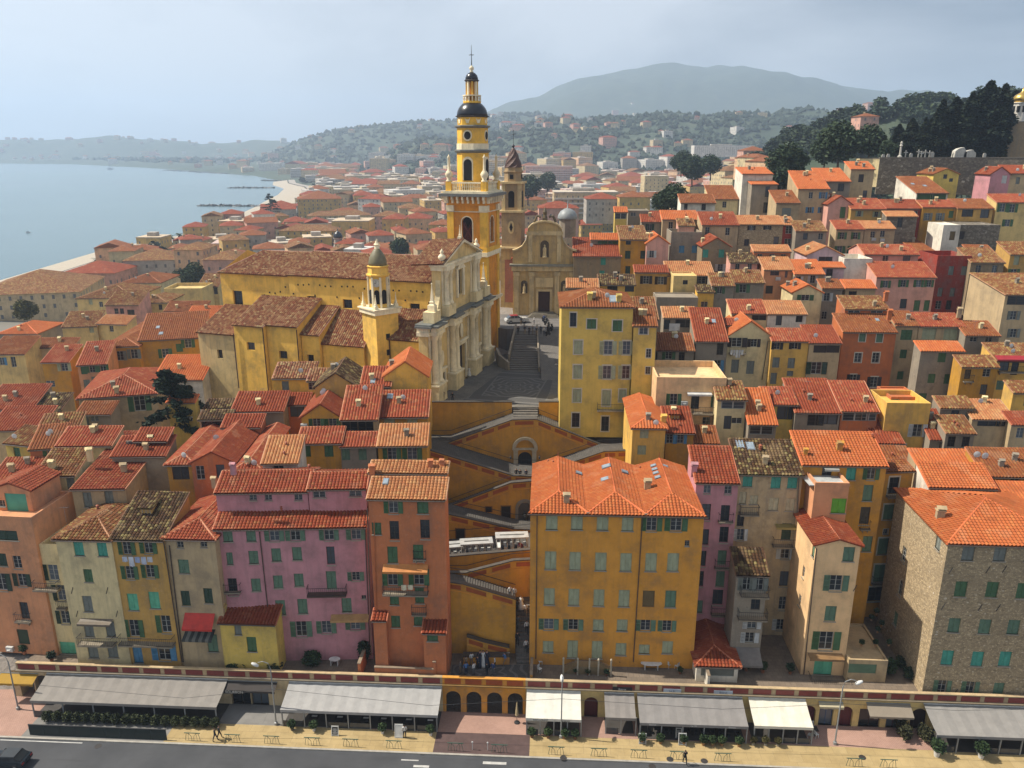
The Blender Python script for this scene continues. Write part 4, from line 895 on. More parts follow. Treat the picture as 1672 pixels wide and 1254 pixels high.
chapel(33.2,40.5,-1.0,8.9,12.0,[(36.6,4.6,1.0,1.5)],plaster(O_(214,188,132),.8))
chapel(27.6,33.1,-1.4,10.7,13.9,[(30.2,6.6,1.5,1.3)])
chapel(21.9,27.5,-.7,10.9,14.0,[(24.8,5.4,1.5,1.3)])
chapel(18.6,21.8,.2,9.6,12.9,[(20.4,5.0,1.2,1.2)])
chapel(11.2,18.5,.9,8.2,12.4,[(15.6,2.6,1.3,1.2)])
chapel(.6,7.6,1.5,9.6,13.2)
m = MB(); m.lathe([(1.1,0),(1.1,.08),(.95,.1),(.9,.02),(0,.02)],18); o_ = build(m,'blind_roundel',CHW2,ch,(.88,13.9,-1.3)); o_.rotation_euler = (0,R(-90),0)
m = MB()
for y,z0,z1 in((27.55,-3,10.7),(21.85,-4,10.4),(6.9,-2,9.4),(33.15,0,9.2)):m.tube([(-1.6 if y>27.5 else-.9 if y>21 else 1.3,y,z1),(-1.6 if y>27.5 else-.9 if y>21 else 1.3,y,z0)],.09,6)
build(m,'downpipes',paint('downpipe_church',70,46,36),ch)['kind'] = 'stuff'
def fcol(x,z0,z1,r,y=-.75,parent=None):
 m = MB(); h = z1-z0
 m.lathe([(r*1.35,0),(r*1.35,.25),(r*1.15,.4),(r,.55),(r,h*.35),(r*.84,h-.9),(r*.95,h-.85),(r*1.0,h-.7),(r*1.35,h-.12),(r*1.4,h)],12); return build(m,'column',CREAM,parent or ch,(x,y,z0),0,True)
m = MB()
wall_face(m,Matrix.Translation((0,-.02,-9)),27,21.5,[(12.2,15.8,9,15.2),(4.4,6.2,9,12.6),(20.8,22.6,9,12.6)],.8); m.face([(0,-.02,-9),(0,-.02,12.5),(0,1.4,12.5),(0,1.4,-9)]); m.face([(27,-.02,-9),(27,1.4,-9),(27,1.4,12.5),(27,-.02,12.5)]); m.face([(0,1.4,-9),(0,1.4,12.5),(27,1.4,12.5),(27,1.4,-9)])
build(m,'facade',TAN,ch)
for x,w,h in((14,3.6,6.2),(5.3,1.8,3.6),(21.7,1.8,3.6)):
 m = MB(); m.box(x-w/2,x+w/2,.5,.6,0,h); build(m,'door',paint('church_door',52,34,26),ch)
 m = MB(); m.box(x-w/2-.45,x-w/2,-.3,-.03,0,h+.5); m.box(x+w/2,x+w/2+.45,-.3,-.03,0,h+.5); m.box(x-w/2,x+w/2,-.3,-.03,h,h+.5); m.box(x-w/2-.7,x+w/2+.7,-.5,-.03,h+.5,h+.8); build(m,'door_surround',CREAM,ch)
 m = MB(); m.lathe([(.0,0),(.7,.05),(.85,.12),(.85,.22),(.6,.25),(0,.25)],12); o_ = build(m,'cartouche',CREAM,ch,(x,-.05,h+2.4)); o_.rotation_euler = (R(90),0,0); o_.scale = (.8,1.5,1)
for xc in(1.9,9.4,18.6,25.3):
 cbox('pedestal',STONE,xc-1.7,xc+1.7,-1.6,-.05,-9,2.7); m = MB(); m.box(xc-1.82,xc+1.82,-1.72,-.05,2.7,2.95); build(m,'pedestal_cap',CREAM,ch)
 for s_ in(-.8,.8):fcol(xc+s_,2.95,10.7,.52)
 cbox('pilaster',CREAM,xc-1.5,xc+1.5,-.3,-.03,2.95,10.7)
m = MB(); m.box(-.5,27.5,-.55,1.5,10.7,11.3); m.box(-.35,27.35,-.45,1.5,11.3,12.0)
for xc in(1.9,9.4,18.6,25.3):m.box(xc-1.75,xc+1.75,-1.5,-.55,10.7,11.25); m.box(xc-1.7,xc+1.7,-1.4,-.55,11.25,12.0)
build(m,'entablature',CREAM,ch)
m = MB(); m.box(-.9,27.9,-1.05,1.6,12.0,12.3); m.box(-.7,27.7,-.9,1.6,12.3,12.55)
for xc in(1.9,9.4,18.6,25.3):m.box(xc-2.0,xc+2.0,-1.9,-1.05,12.0,12.3)
build(m,'cornice',LEAD,ch)
m = MB(); wall_face(m,Matrix.Translation((6,0,12.5)),16,8.2,[(6.9,9.1,2.2,6.2)],.6)
for x in(6,22):m.face([(x,0,12.5),(x,1.5,12.5),(x,1.5,20.7),(x,0,20.7)])
build(m,'upper_facade',TAN,ch)
wn_ = put('window',kit('frame'),ch,(14,.4,14.7),(0,0,0),(2.2,1,4.0),paint('church_window_bar',60,62,66)); put('pane',kit('pane'),wn_,mat=glass())
m = MB(); m.box(12.3,12.9,-.3,-.01,14.4,19); m.box(15.1,15.7,-.3,-.01,14.4,19); m.slab([(12.0,19),(16,19),(14,20.2)],-.4,-.01); build(m,'window_surround',CREAM,ch)
for xc in(7.6,20.4):
 cbox('upper_pedestal',STONE,xc-1.6,xc+1.6,-1.2,-.01,12.55,14.2)
 for s_ in(-.75,.75):fcol(xc+s_,14.2,19.7,.42,-.6)
 cbox('pilaster',CREAM,xc-1.4,xc+1.4,-.25,-.01,14.2,19.7)
m = MB(); m.box(5.6,22.4,-.5,1.5,19.7,20.4)
for xc in(7.6,20.4):m.box(xc-1.6,xc+1.6,-1.1,-.5,19.7,20.4)
m.box(5.2,22.8,-.9,1.6,20.4,20.75); build(m,'upper_entablature',CREAM,ch)
m = MB(); m.slab([(5.6,20.75),(22.4,20.75),(14,23.3)],-.4,1.4); build(m,'tympanum',TAN,ch)
m = MB(); m.slab([(5.0,20.76),(5.6,20.76),(14,23.3),(22.4,20.76),(23,20.76),(14,23.75)],-1.0,-.4); build(m,'pediment_cornice',CREAM,ch)
rb = MB(); slope(rb,[(5.0,4.5,20.5),(5.0,-.95,20.85),(14,-.95,23.8),(14,4.5,23.4)]); slope(rb,[(23,-.95,20.85),(23,4.5,20.5),(14,4.5,23.4),(14,-.95,23.8)]); build(rb,'pediment_roof',[tile('church')],ch)
for sg,xe in((1,6.0),(-1,22.0)):
 pts = [(xe,12.56),(xe,18.2)]+[(xe-sg*(3.6-3.6*math.sin(a)),12.56+5.0*(1-math.cos(a))*.9+.5)for a in[math.pi/2*(1-i/8)for i in range(1,9)]]+[(xe-sg*3.6,12.56)]
 if sg<0:pts = pts[::-1]
 m = MB(); m.slab(pts,.1,.9); build(m,'scroll',STONE,ch)
def obelisk(name,x,y,z,s,mat,parent):
 m = MB(); m.box(-.55,.55,-.55,.55,0,.9); m.lathe([(.62,.9),(.62,1.0),(.42,1.1),(.5,1.4),(.3,1.6)],4,a0=R(45)); m.lathe([(.33,1.6),(.05,4.0),(.14,4.1),(.02,4.3)],4,a0=R(45))
 o_ = build(m,name,mat,parent,(x,y,z)); o_.scale = (s,s,s); return o_
def urn(name,x,y,z,s,mat,parent):
 m = MB(); m.lathe([(.5,0),(.5,.2),(.3,.3),(.35,.5),(.62,.9),(.66,1.2),(.4,1.5),(.2,1.7),(.34,1.95),(.2,2.2),(.05,2.5)],10); o_ = build(m,name,mat,parent,(x,y,z),0,True); o_.scale = (s,s,s); return o_
obelisk('obelisk',1.9,-.2,14.2,1.0,CREAM,ch); obelisk('obelisk',25.3,-.2,14.2,1.0,CREAM,ch)
cbox('obelisk_base',STONE,.6,3.2,-1.0,.8,12.56,14.2); cbox('obelisk_base',STONE,24.0,26.6,-1.0,.8,12.56,14.2)
urn('urn',6.2,-.2,20.8,.9,CREAM,ch); urn('urn',21.8,-.2,20.8,.9,CREAM,ch); obelisk('urn',14,-.2,23.6,.55,CREAM,ch)
# bell tower
bc = CO+Matrix.Rotation(CA,3,'Z')@Vector((31.9,3.9,0)); bt = thing('bell_tower','tall orange and yellow bell tower with black domes and cross','tower',bc,CA)
hw = 3.75
def tb(name,mat,*b):m = MB(); m.box(*b); return build(m,name,mat,bt)
def ring(name,mat,r,z0,z1):return tb(name,mat,-r,r,-r,r,z0,z1)
def tower_stage(z0,z1,wz,ww,wh):
 """square stage with recessed orange fields, yellow corner pilasters and arched openings on four sides"""
 for k in range(4):
  m = MB(); M4 = Matrix.Rotation(R(90*k),4,'Z')@Matrix.Translation((-hw+.25,-hw+.25,z0)); N = 12; W = 2*hw-.5; c = W/2; Hh = z1-z0; a = wz-z0; m.M = M4
  if wh:
   hs = a+wh-ww/2
   m.face([(0,0,0),(W,0,0),(W,0,a),(0,0,a)]); m.face([(0,0,a),(c-ww/2,0,a),(c-ww/2,0,Hh),(0,0,Hh)]); m.face([(c+ww/2,0,a),(W,0,a),(W,0,Hh),(c+ww/2,0,Hh)])
   pts = [(c-ww/2*math.cos(math.pi*i/N),hs+ww/2*math.sin(math.pi*i/N))for i in range(N+1)]
   for i in range(N):
    m.face([(pts[i][0],0,pts[i][1]),(pts[i+1][0],0,pts[i+1][1]),(pts[i+1][0],0,Hh),(pts[i][0],0,Hh)]); m.face([(pts[i][0],0,pts[i][1]),(pts[i][0],.8,pts[i][1]),(pts[i+1][0],.8,pts[i+1][1]),(pts[i+1][0],0,pts[i+1][1])])
   for x in(c-ww/2,c+ww/2):m.face([(x,0,a),(x,.8,a),(x,.8,hs),(x,0,hs)])
   m.face([(c-ww/2,0,a),(c+ww/2,0,a),(c+ww/2,.8,a),(c-ww/2,.8,a)])
   build(m,'tower_wall',TOR,bt)
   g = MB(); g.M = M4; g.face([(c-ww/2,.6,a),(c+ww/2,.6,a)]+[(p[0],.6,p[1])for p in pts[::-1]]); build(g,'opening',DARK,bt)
   g = MB(); g.M = M4
   for i in range(-6,7):
    x = c+i*.28;
    for sg in(-1,1):g.tube([(max(c-ww/2,min(c+ww/2,x)),.5,a+.2),(max(c-ww/2,min(c+ww/2,x+sg*wh*.5)),.5,a+wh*.8)],.035,4)
   build(g,'lattice',paint('lattice_red',120,62,50),bt)['kind'] = 'stuff'
   f = MB(); f.M = M4
   for i in range(N):
    o1 = [(c+(pts[j][0]-c)*1.18,hs+(pts[j][1]-hs)*1.18)for j in(i,i+1)]
    f.face([(pts[i][0],-.08,pts[i][1]),(pts[i+1][0],-.08,pts[i+1][1]),(o1[1][0],-.08,o1[1][1]),(o1[0][0],-.08,o1[0][1])][::-1])
   for s_ in(-1,1):f.box(c+s_*ww/2*1.09-.09*ww/2,c+s_*ww/2*1.09+.09*ww/2,-.08,-.01,a,hs)
   f.box(c-ww*.62,c+ww*.62,-.12,-.01,a-.2,a); build(f,'opening_frame',CREAM,bt)
  else:m.face([(0,0,0),(W,0,0),(W,0,Hh),(0,0,Hh)]); build(m,'tower_wall',TOR,bt)
 for sx_ in(-1,1):
  for sy_ in(-1,1):tb('corner_pilaster',TYE,*sorted((sx_*hw,sx_*(hw-1.25))),*sorted((sy_*hw,sy_*(hw-1.25))),z0,z1)
tower_stage(-4,10.6,0,0,0); ring('band',CREAM,hw+.45,10.6,11.1); tower_stage(11.1,19.0,0,0,0); ring('band',CREAM,hw+.22,19.0,19.8); ring('band',TYE,hw+.1,19.8,20.6)
tower_stage(20.6,28.0,21.4,2.0,4.6); ring('string',CREAM,hw+.06,26.85,27.0)
for sx_ in(-1,1):
 for sy_ in(-1,1):tb('capital',CREAM,*sorted((sx_*(hw+.15),sx_*(hw-1.35))),*sorted((sy_*(hw+.15),sy_*(hw-1.35))),27.0,28.02)
ring('frieze',TOR,hw+.02,28.02,29.6)
m = MB(); m.box(-.16,.16,-.55,0,0,1.2); m.box(-.16,.16,-.85,-.55,.6,1.2); bm_ = m.mesh('bracket',[CREAM])
for k in range(4):
 for i in range(8):
  v = Matrix.Rotation(R(90*k),4,'Z')@Vector((-hw+.3+i*(2*hw-.6)/7,-hw-.02,28.4)); put('bracket',bm_,bt,v,(0,0,R(90*k)))
ring('cornice',LEAD,hw+1.05,29.6,30.1); ring('cornice_step',CREAM,hw+.5,30.1,30.5)
m = MB(); m.lathe([(.10,0),(.12,.12),(.07,.3),(.13,.65),(.07,1.0),(.10,1.2)],6); bal = m.mesh('baluster',[CREAM])
for k in range(4):
 Mk = Matrix.Rotation(R(90*k),4,'Z')
 for i in range(15):put('baluster',bal,bt,Mk@Vector((-hw+1.2+i*(2*hw-2.4)/14,-hw+.2,30.6)))
 m = MB(); m.M = Mk; m.box(-hw+.95,hw-.95,-hw,-hw+.4,30.5,30.62); m.box(-hw+.95,hw-.95,-hw-.05,-hw+.45,31.8,32.05); build(m,'balustrade_rail',CREAM,bt)
for sx_ in(-1,1):
 for sy_ in(-1,1):
  tb('corner_post',TYE,*sorted((sx_*(hw+.1),sx_*(hw-.95))),*sorted((sy_*(hw+.1),sy_*(hw-.95))),30.5,32.1)
  m = MB(); m.lathe([(.55,0),(.55,.2),(.35,.4),(.6,.9),(.72,1.3),(.5,1.7),(.26,2.0),(.2,4.0),(.3,4.15),(.12,4.4),(.02,4.7)],10); build(m,'pinnacle',CREAM,bt,(sx_*(hw-.42),sy_*(hw-.42),32.1),0,True)
def drum(name,mat,prof,n=8,smooth=False,a0=R(22.5)):m = MB(); m.lathe(prof,n,a0=a0); return build(m,name,mat,bt,(0,0,0),0,smooth)
drum('drum',TYE,[(2.85,30.5),(2.85,37.0)]); drum('drum_cornice',LEAD,[(2.9,37.0),(3.3,37.3),(3.3,37.5),(2.95,37.6)]); drum('drum_band',CREAM,[(2.86,37.6),(2.86,38.6)]); drum('attic',TYE,[(2.75,38.6),(2.75,41.4)])
drum('attic_cornice',LEAD,[(2.8,41.2),(3.2,41.45),(3.2,41.6),(2.8,41.7)]); drum('frieze_drum',TYE,[(2.65,41.7),(2.65,43.1)]); drum('dome_cornice',paint('dome_edge',60,54,48),[(2.7,43.0),(2.98,43.15),(2.98,43.25),(2.7,43.3)])
dome = [(2.75,43.25)]+[(2.75*math.cos(a),43.25+2.6*math.sin(a))for a in[R(10+10*i)for i in range(7)]]
drum('dome',BLACKT,dome,24,True); drum('lantern_base',TYE,[(1.55,45.2),(1.6,45.6),(1.5,45.75)],16)
for i in range(16):
 a = 2*math.pi*i/16; put('baluster',bal,bt,(1.5*math.cos(a),1.5*math.sin(a),45.7),(0,0,0),(.9,.9,.75))
drum('lantern_rail',CREAM,[(1.62,46.55),(1.62,46.75),(1.35,46.75)],16); drum('lantern_core',TOR,[(.55,45.6),(.55,49.0)],8)
for i in range(8):
 a = 2*math.pi*(i+.5)/8; m = MB(); m.box(-.18,.18,-.16,.16,45.8,49.0); build(m,'lantern_column',CREAM if i%2 else TYE,bt,(.92*math.cos(a),.92*math.sin(a),0),a)
drum('lantern_cornice',paint('dome_edge',60,54,48),[(1.05,48.9),(1.3,49.1),(1.3,49.2),(1.1,49.3)],16)
drum('lantern_dome',BLACKT,[(1.12,49.25),(1.1,49.6),(.95,50.0),(.6,50.35),(.25,50.5)],16,True); drum('finial',CREAM,[(.28,50.45),(.34,50.6),(.2,50.75),(.42,51.0),(.42,51.25),(.18,51.5),(.05,51.6)],10,True)
m = MB(); m.tube([(0,0,51.4),(0,0,54.9)],[.09,.03],5); m.tube([(-.45,.0,53.3),(.45,0,53.3)],.05,5); m.tube([(0,-.45,53.3),(0,.45,53.3)],.05,5); m.lathe([(.0,-.12),(.14,0),(0,.12)],8,(0,0,53.3)); build(m,'cross',paint('iron',40,42,44),bt)
for i in range(8):
 a = R(45*i); ap = 2.85*math.cos(R(22.5)); ux = Vector((math.cos(a),math.sin(a),0)); M8 = Matrix.Rotation(a+R(90),4,'Z')
 if i%2==0:
  for nm,mt,rw,hs,dd in(('drum_window_frame',CREAM,.98,4.0,.06),('drum_window',DARK,.76,3.8,.10)):
   m = MB(); m.M = M8; pts = [(-rw,32.3),(rw,32.3)]+[(rw*math.cos(math.pi*k/10),32.3+hs-.9+rw*math.sin(math.pi*k/10))for k in range(11)]; m.slab(pts,-ap-dd,-ap+.2); build(m,nm,mt,bt)
  for nm,mt,rw,dd in(('oculus_frame',CREAM,.85,.08),('oculus',DARK,.6,.14)):
   m = MB(); m.M = M8; q = 2.75*math.cos(R(22.5)); m.slab([(rw*math.cos(2*math.pi*k/18),39.95+1.12*rw*math.sin(2*math.pi*k/18))for k in range(18)],-q-dd,-q+.2); build(m,nm,mt,bt)
 m = MB(); m.M = M8; q = 2.65*math.cos(R(22.5)); m.slab([(-.5,42.9),(-.2,42.0),(.2,42.0),(.5,42.9),(.25,42.6),(-.25,42.6)],-q-.1,-q); build(m,'frieze_ornament',CREAM,bt)
# clock turret
tp_ = at(617,560,117.5); tq = thing('clock_turret','small yellow clock turret with ribbed grey dome on the church side','tower',(tp_.x+.15,117.5+2.4,PZ-10.6),R(41))
hw2 = 2.0
def qb(name,mat,*b):m = MB(); m.box(*b); return build(m,name,mat,tq)
qb('shaft',CHW,-hw2,hw2,-hw2,hw2,0,24.0)
qb('shaft_cap',CREAM,-hw2-.3,hw2+.3,-hw2-.3,hw2+.3,24.0,24.7); qb('shaft_ledge',CREAM,-hw2-.5,hw2+.5,-hw2-.5,hw2+.5,24.7,24.9)
for s1 in(-1,1):
 for s2 in(-1,1):obelisk('pinnacle',s1*1.8,s2*1.8,24.9,.52,CREAM,tq)
m = MB(); m.lathe([(1.55,24.9),(1.55,29.6)],8,a0=R(22.5)); build(m,'lantern',CHW,tq); m = MB(); m.lathe([(1.6,29.6),(1.85,29.8),(1.85,30.0),(1.6,30.1),(1.55,31.0),(1.75,31.2),(1.5,31.3)],8,a0=R(22.5)); build(m,'lantern_cornice',CHW,tq)
m = MB(); m.lathe([(1.42,31.2),(1.4,31.8),(1.26,32.4),(1.0,32.95),(.65,33.5),(.4,33.8)],16); build(m,'dome',paint('ribbed_dome',124,116,84,.55),tq,smooth=True)
m = MB(); m.lathe([(.42,33.7),(.36,34.3),(.5,34.4),(.3,34.6),(.12,35.0),(.02,35.3)],8); build(m,'finial',CREAM,tq)
for i in range(8):
 a = R(45*i); q = 1.55*math.cos(R(22.5)); M8 = Matrix.Rotation(a+R(90),4,'Z')
 m = MB(); m.M = M8; rw = .38; m.slab([(-rw,25.5),(rw,25.5)]+[(rw*math.cos(math.pi*k/8),27.3+rw*math.sin(math.pi*k/8))for k in range(9)],-q-.06,-q); build(m,'opening',DARK,tq)
 a2 = a+R(22.5); m = MB(); m.box(-.16,.16,-.16,.16,24.9,29.6); build(m,'corner_strip',CREAM,tq,(1.56*math.cos(a2),1.56*math.sin(a2),0),a2)
for a in(R(-45),R(-135)):
 q = 1.55*math.cos(R(22.5))+.03; m = MB(); m.lathe([(.62,0),(.62,.1),(.5,.12),(0,.12)],20); f_ = build(m,'clock_face',paint('clock_white',222,216,196),tq,(q*math.cos(a),q*math.sin(a),28.75)); f_.rotation_euler = (R(90),0,a+R(90))
 m = MB(); m.box(-.03,.03,0,.42,.13,.16); m.box(-.3,0,-.03,.03,.13,.16)
 for k in range(12):aa = R(30*k); m.box(.47*math.cos(aa)-.03,.47*math.cos(aa)+.03,.47*math.sin(aa)-.03,.47*math.sin(aa)+.03,.12,.15)
 build(m,'clock_hands',paint('iron',40,42,44),f_)
for z in(17.5,20.0):m = MB(); m.box(-.35,.35,-hw2-.03,-hw2,z,z+.9); build(m,'slit_window',DARK,tq)
# stone chapel at the top of the square
CY = 160.0; cz = UZ; c0 = at(888,512,CY).x
cp = thing('chapel','weathered golden stone chapel with curved gable and statue niches','church',(c0,CY,cz),R(-2)); CS = plaster(O_(204,172,114),.9); CSL = plaster(O_(220,194,142),.9)
def kb(name,mat,*b):m = MB(); m.box(*b); return build(m,name,mat,cp)
m = MB(); wall_face(m,Matrix.Translation((-6.4,0,0)),12.8,9.2,[(5.2,7.6,0,5.0)],.5); build(m,'facade',CS,cp); kb('body',CS,-6.35,6.35,.55,16,0,11.5); kb('door',paint('chapel_door',66,34,26),-1.2,1.2,.4,.5,0,5.0)
m = MB(); m.box(-1.65,-1.2,-.15,0,0,5.4); m.box(1.2,1.65,-.15,0,0,5.4); m.box(-1.2,1.2,-.15,0,5.0,5.4); build(m,'door_surround',CSL,cp)
kb('relief_panel',CSL,-1.8,1.8,-.1,0,5.9,7.8)
for x in(-5.7,-2.6,2.6,5.7):kb('pilaster',CSL,x-.45,x+.45,-.25,-.001,0,8.2); kb('capital',CSL,x-.6,x+.6,-.35,-.001,8.2,9.0)
kb('entablature',CSL,-6.7,6.7,-.35,.5,9.2,10.2); kb('cornice',paint('chapel_cornice',150,146,128),-7.1,7.1,-.8,.6,10.2,10.6)
prof = [(-6.5,10.6),(-6.5,13.2),(-5.6,13.4),(-4.6,14.0),(-3.8,15.2),(-3.5,16.3),(-3.4,17.6),(-2.6,18.4),(-1.3,18.9),(0,19.05)]; prof = prof+[(-x,z)for x,z in prof[-2::-1]]
m = MB(); m.slab(prof[::-1],0,.9); build(m,'gable',CS,cp)
m = MB()
for(a,az),(b,bz)in zip(prof[1:-1],prof[2:]):m.slab([(a,az),(b,bz),(b,bz+.3),(a,az+.3)],-.35,1.0)if abs(b-a)>.01 else None
build(m,'gable_coping',CSL,cp); kb('gable_entablature',CSL,-3.7,3.7,-.25,-.001,16.4,17.2)
for x in(-2.9,2.9):kb('gable_pilaster',CSL,x-.4,x+.4,-.2,-.001,11.0,16.4)
for x,z,s in((0,12.0,1.15),(-4.1,4.6,.9),(4.1,4.6,.9)):
 m = MB(); m.slab([(x-.75*s,z),(x+.75*s,z)]+[(x+.75*s*math.cos(math.pi*k/10),z+2.2*s+.75*s*math.sin(math.pi*k/10))for k in range(11)],-.12,-.001); build(m,'niche',paint('chapel_niche',96,78,50),cp)
 m = MB(); m.lathe([(.4,0),(.4,.2),(.34,.25),(.3,.9),(.34,1.4),(.26,1.7),(.1,1.8),(.17,1.95),(.15,2.15),(.03,2.25)],9); o_ = build(m,'statue',CSL,cp,(x,-.3,z)); o_.scale = (s,s,s)
m = MB(); m.box(-.5,.5,0,.9,19.1,19.8); m.lathe([(.5,19.8),(.35,20.4),(.45,21.0),(.2,21.6),(.05,21.9)],8,(0,.4,0)); m.tube([(-2.2,.4,19),(-1.6,.4,20.2),(-.8,.4,20.0)],.3,6); m.tube([(2.2,.4,19),(1.6,.4,20.2),(.8,.4,20.0)],.3,6); build(m,'gable_sculpture',paint('dark_sculpture',108,92,62),cp)
m = MB()
for i in range(5):m.box(-3.2+i*.25,3.2-i*.25,-3.0+i*.5,0,i*.16,(i+1)*.16,'b')
build(m,'steps',paint('chapel_steps',130,122,106),cp)
rb = MB(); slope(rb,[(-6.8,16,11.4),(-6.8,.9,11.4),(0,.9,15.8),(0,16,15.8)]); slope(rb,[(6.8,.9,11.4),(6.8,16,11.4),(0,16,15.8),(0,.9,15.8)]); build(rb,'roof',[tile('red')],cp)
m = MB(); m.lathe([(1.9,14),(1.9,18.0)],10); build(m,'dome_drum',wallm('grey',.6),cp,(5.2,20,0)); m = MB(); m.lathe([(2.2,18.0),(2.25,18.2),(2.1,18.9),(1.6,19.7),(.8,20.2),(.15,20.4),(.12,21.4),(.02,22.2)],16); build(m,'dome',paint('dome_zinc',150,154,152,.5),cp,(5.2,20,0),0,True)
tx = at(838,395,166).x; ct_ = thing('chapel_bell_tower','slim weathered bell tower with swirled cupola beside the chapel','tower',(tx,166,UZ),R(-12)); CS2 = plaster(O_(172,146,108),.95)
def lb(name,mat,*b):m = MB(); m.box(*b); return build(m,name,mat,ct_)
r_ = 2.05
lb('shaft',CS,-2.3,2.3,-2.3,2.3,-6,13.2); lb('shaft_panel',plaster(O_(160,104,84),.8),-1.3,1.3,-2.36,-2.3,2,11); lb('shaft_cornice',CSL,-2.7,2.7,-2.7,2.7,13.2,13.6); lb('middle_stage',CS2,-r_,r_,-r_,r_,13.6,20.6)
m = MB(); m.slab([(.7*math.cos(2*math.pi*k/16),17.6+1.3*math.sin(2*math.pi*k/16))for k in range(16)],-r_-.12,-r_); build(m,'oval_frame',CSL,ct_); m = MB(); m.slab([(0,16.6),(.35,17.6),(0,18.6),(-.35,17.6)],-r_-.18,-r_); build(m,'oval_opening',DARK,ct_)
lb('middle_cornice',CSL,-2.5,2.5,-2.5,2.5,20.6,21.0); lb('belfry',CS2,-1.9,1.9,-1.9,1.9,21.0,26.3)
for s1 in(-1,1):
 for s2 in(-1,1):lb('belfry_pilaster',CSL,*sorted((s1*2.02,s1*1.3)),*sorted((s2*2.02,s2*1.3)),21.0,26.3)
for k in range(4):
 m = MB(); m.M = Matrix.Rotation(R(90*k),4,'Z'); m.slab([(-.62,21.6),(.62,21.6)]+[(.62*math.cos(math.pi*i/8),24.3+.62*math.sin(math.pi*i/8))for i in range(9)],-1.95,-1.9); build(m,'belfry_opening',DARK,ct_)
lb('belfry_cornice',CSL,-2.35,2.35,-2.35,2.35,26.3,26.7); m = MB(); m.lathe([(1.9,26.7),(1.85,28.4),(2.1,28.6),(2.1,28.75),(1.8,28.8),(1.75,29.5),(1.5,29.6)],8,a0=R(22.5)); build(m,'top_drum',CS2,ct_)
for k in range(4):m = MB(); m.M = Matrix.Rotation(R(90*k),4,'Z'); m.box(-.35,.35,-1.85,-1.7,27.2,28.1); build(m,'drum_opening',DARK,ct_)
m = MB()
N = 10
for i in range(N):
 f0,f1 = i/N,(i+1)/N
 for k in range(16):
  def P(f,kk):
   r = (1.6*(1-f)**.75+.12)*(1+.10*math.sin(kk*math.pi/2*2+0)); a = 2*math.pi*kk/16+f*2.2; return(r*math.cos(a)*(1+.12*(kk%2)),r*math.sin(a)*(1+.12*(kk%2)),29.5+3.9*f)
  m.face([P(f0,k),P(f0,k+1),P(f1,k+1),P(f1,k)])
build(m,'cupola',paint('swirl_cupola',92,62,50,.6),ct_); m = MB(); m.lathe([(.2,33.3),(.3,33.7),(.1,34.0)],8); m.tube([(0,0,33.8),(0,0,36.8)],.05,5); m.tube([(-.4,0,35.9),(.4,0,35.9)],.04,5); m.tube([(.1,0,36.2),(.6,0,35.9)],.03,4); build(m,'cross',paint('iron',40,42,44),ct_)
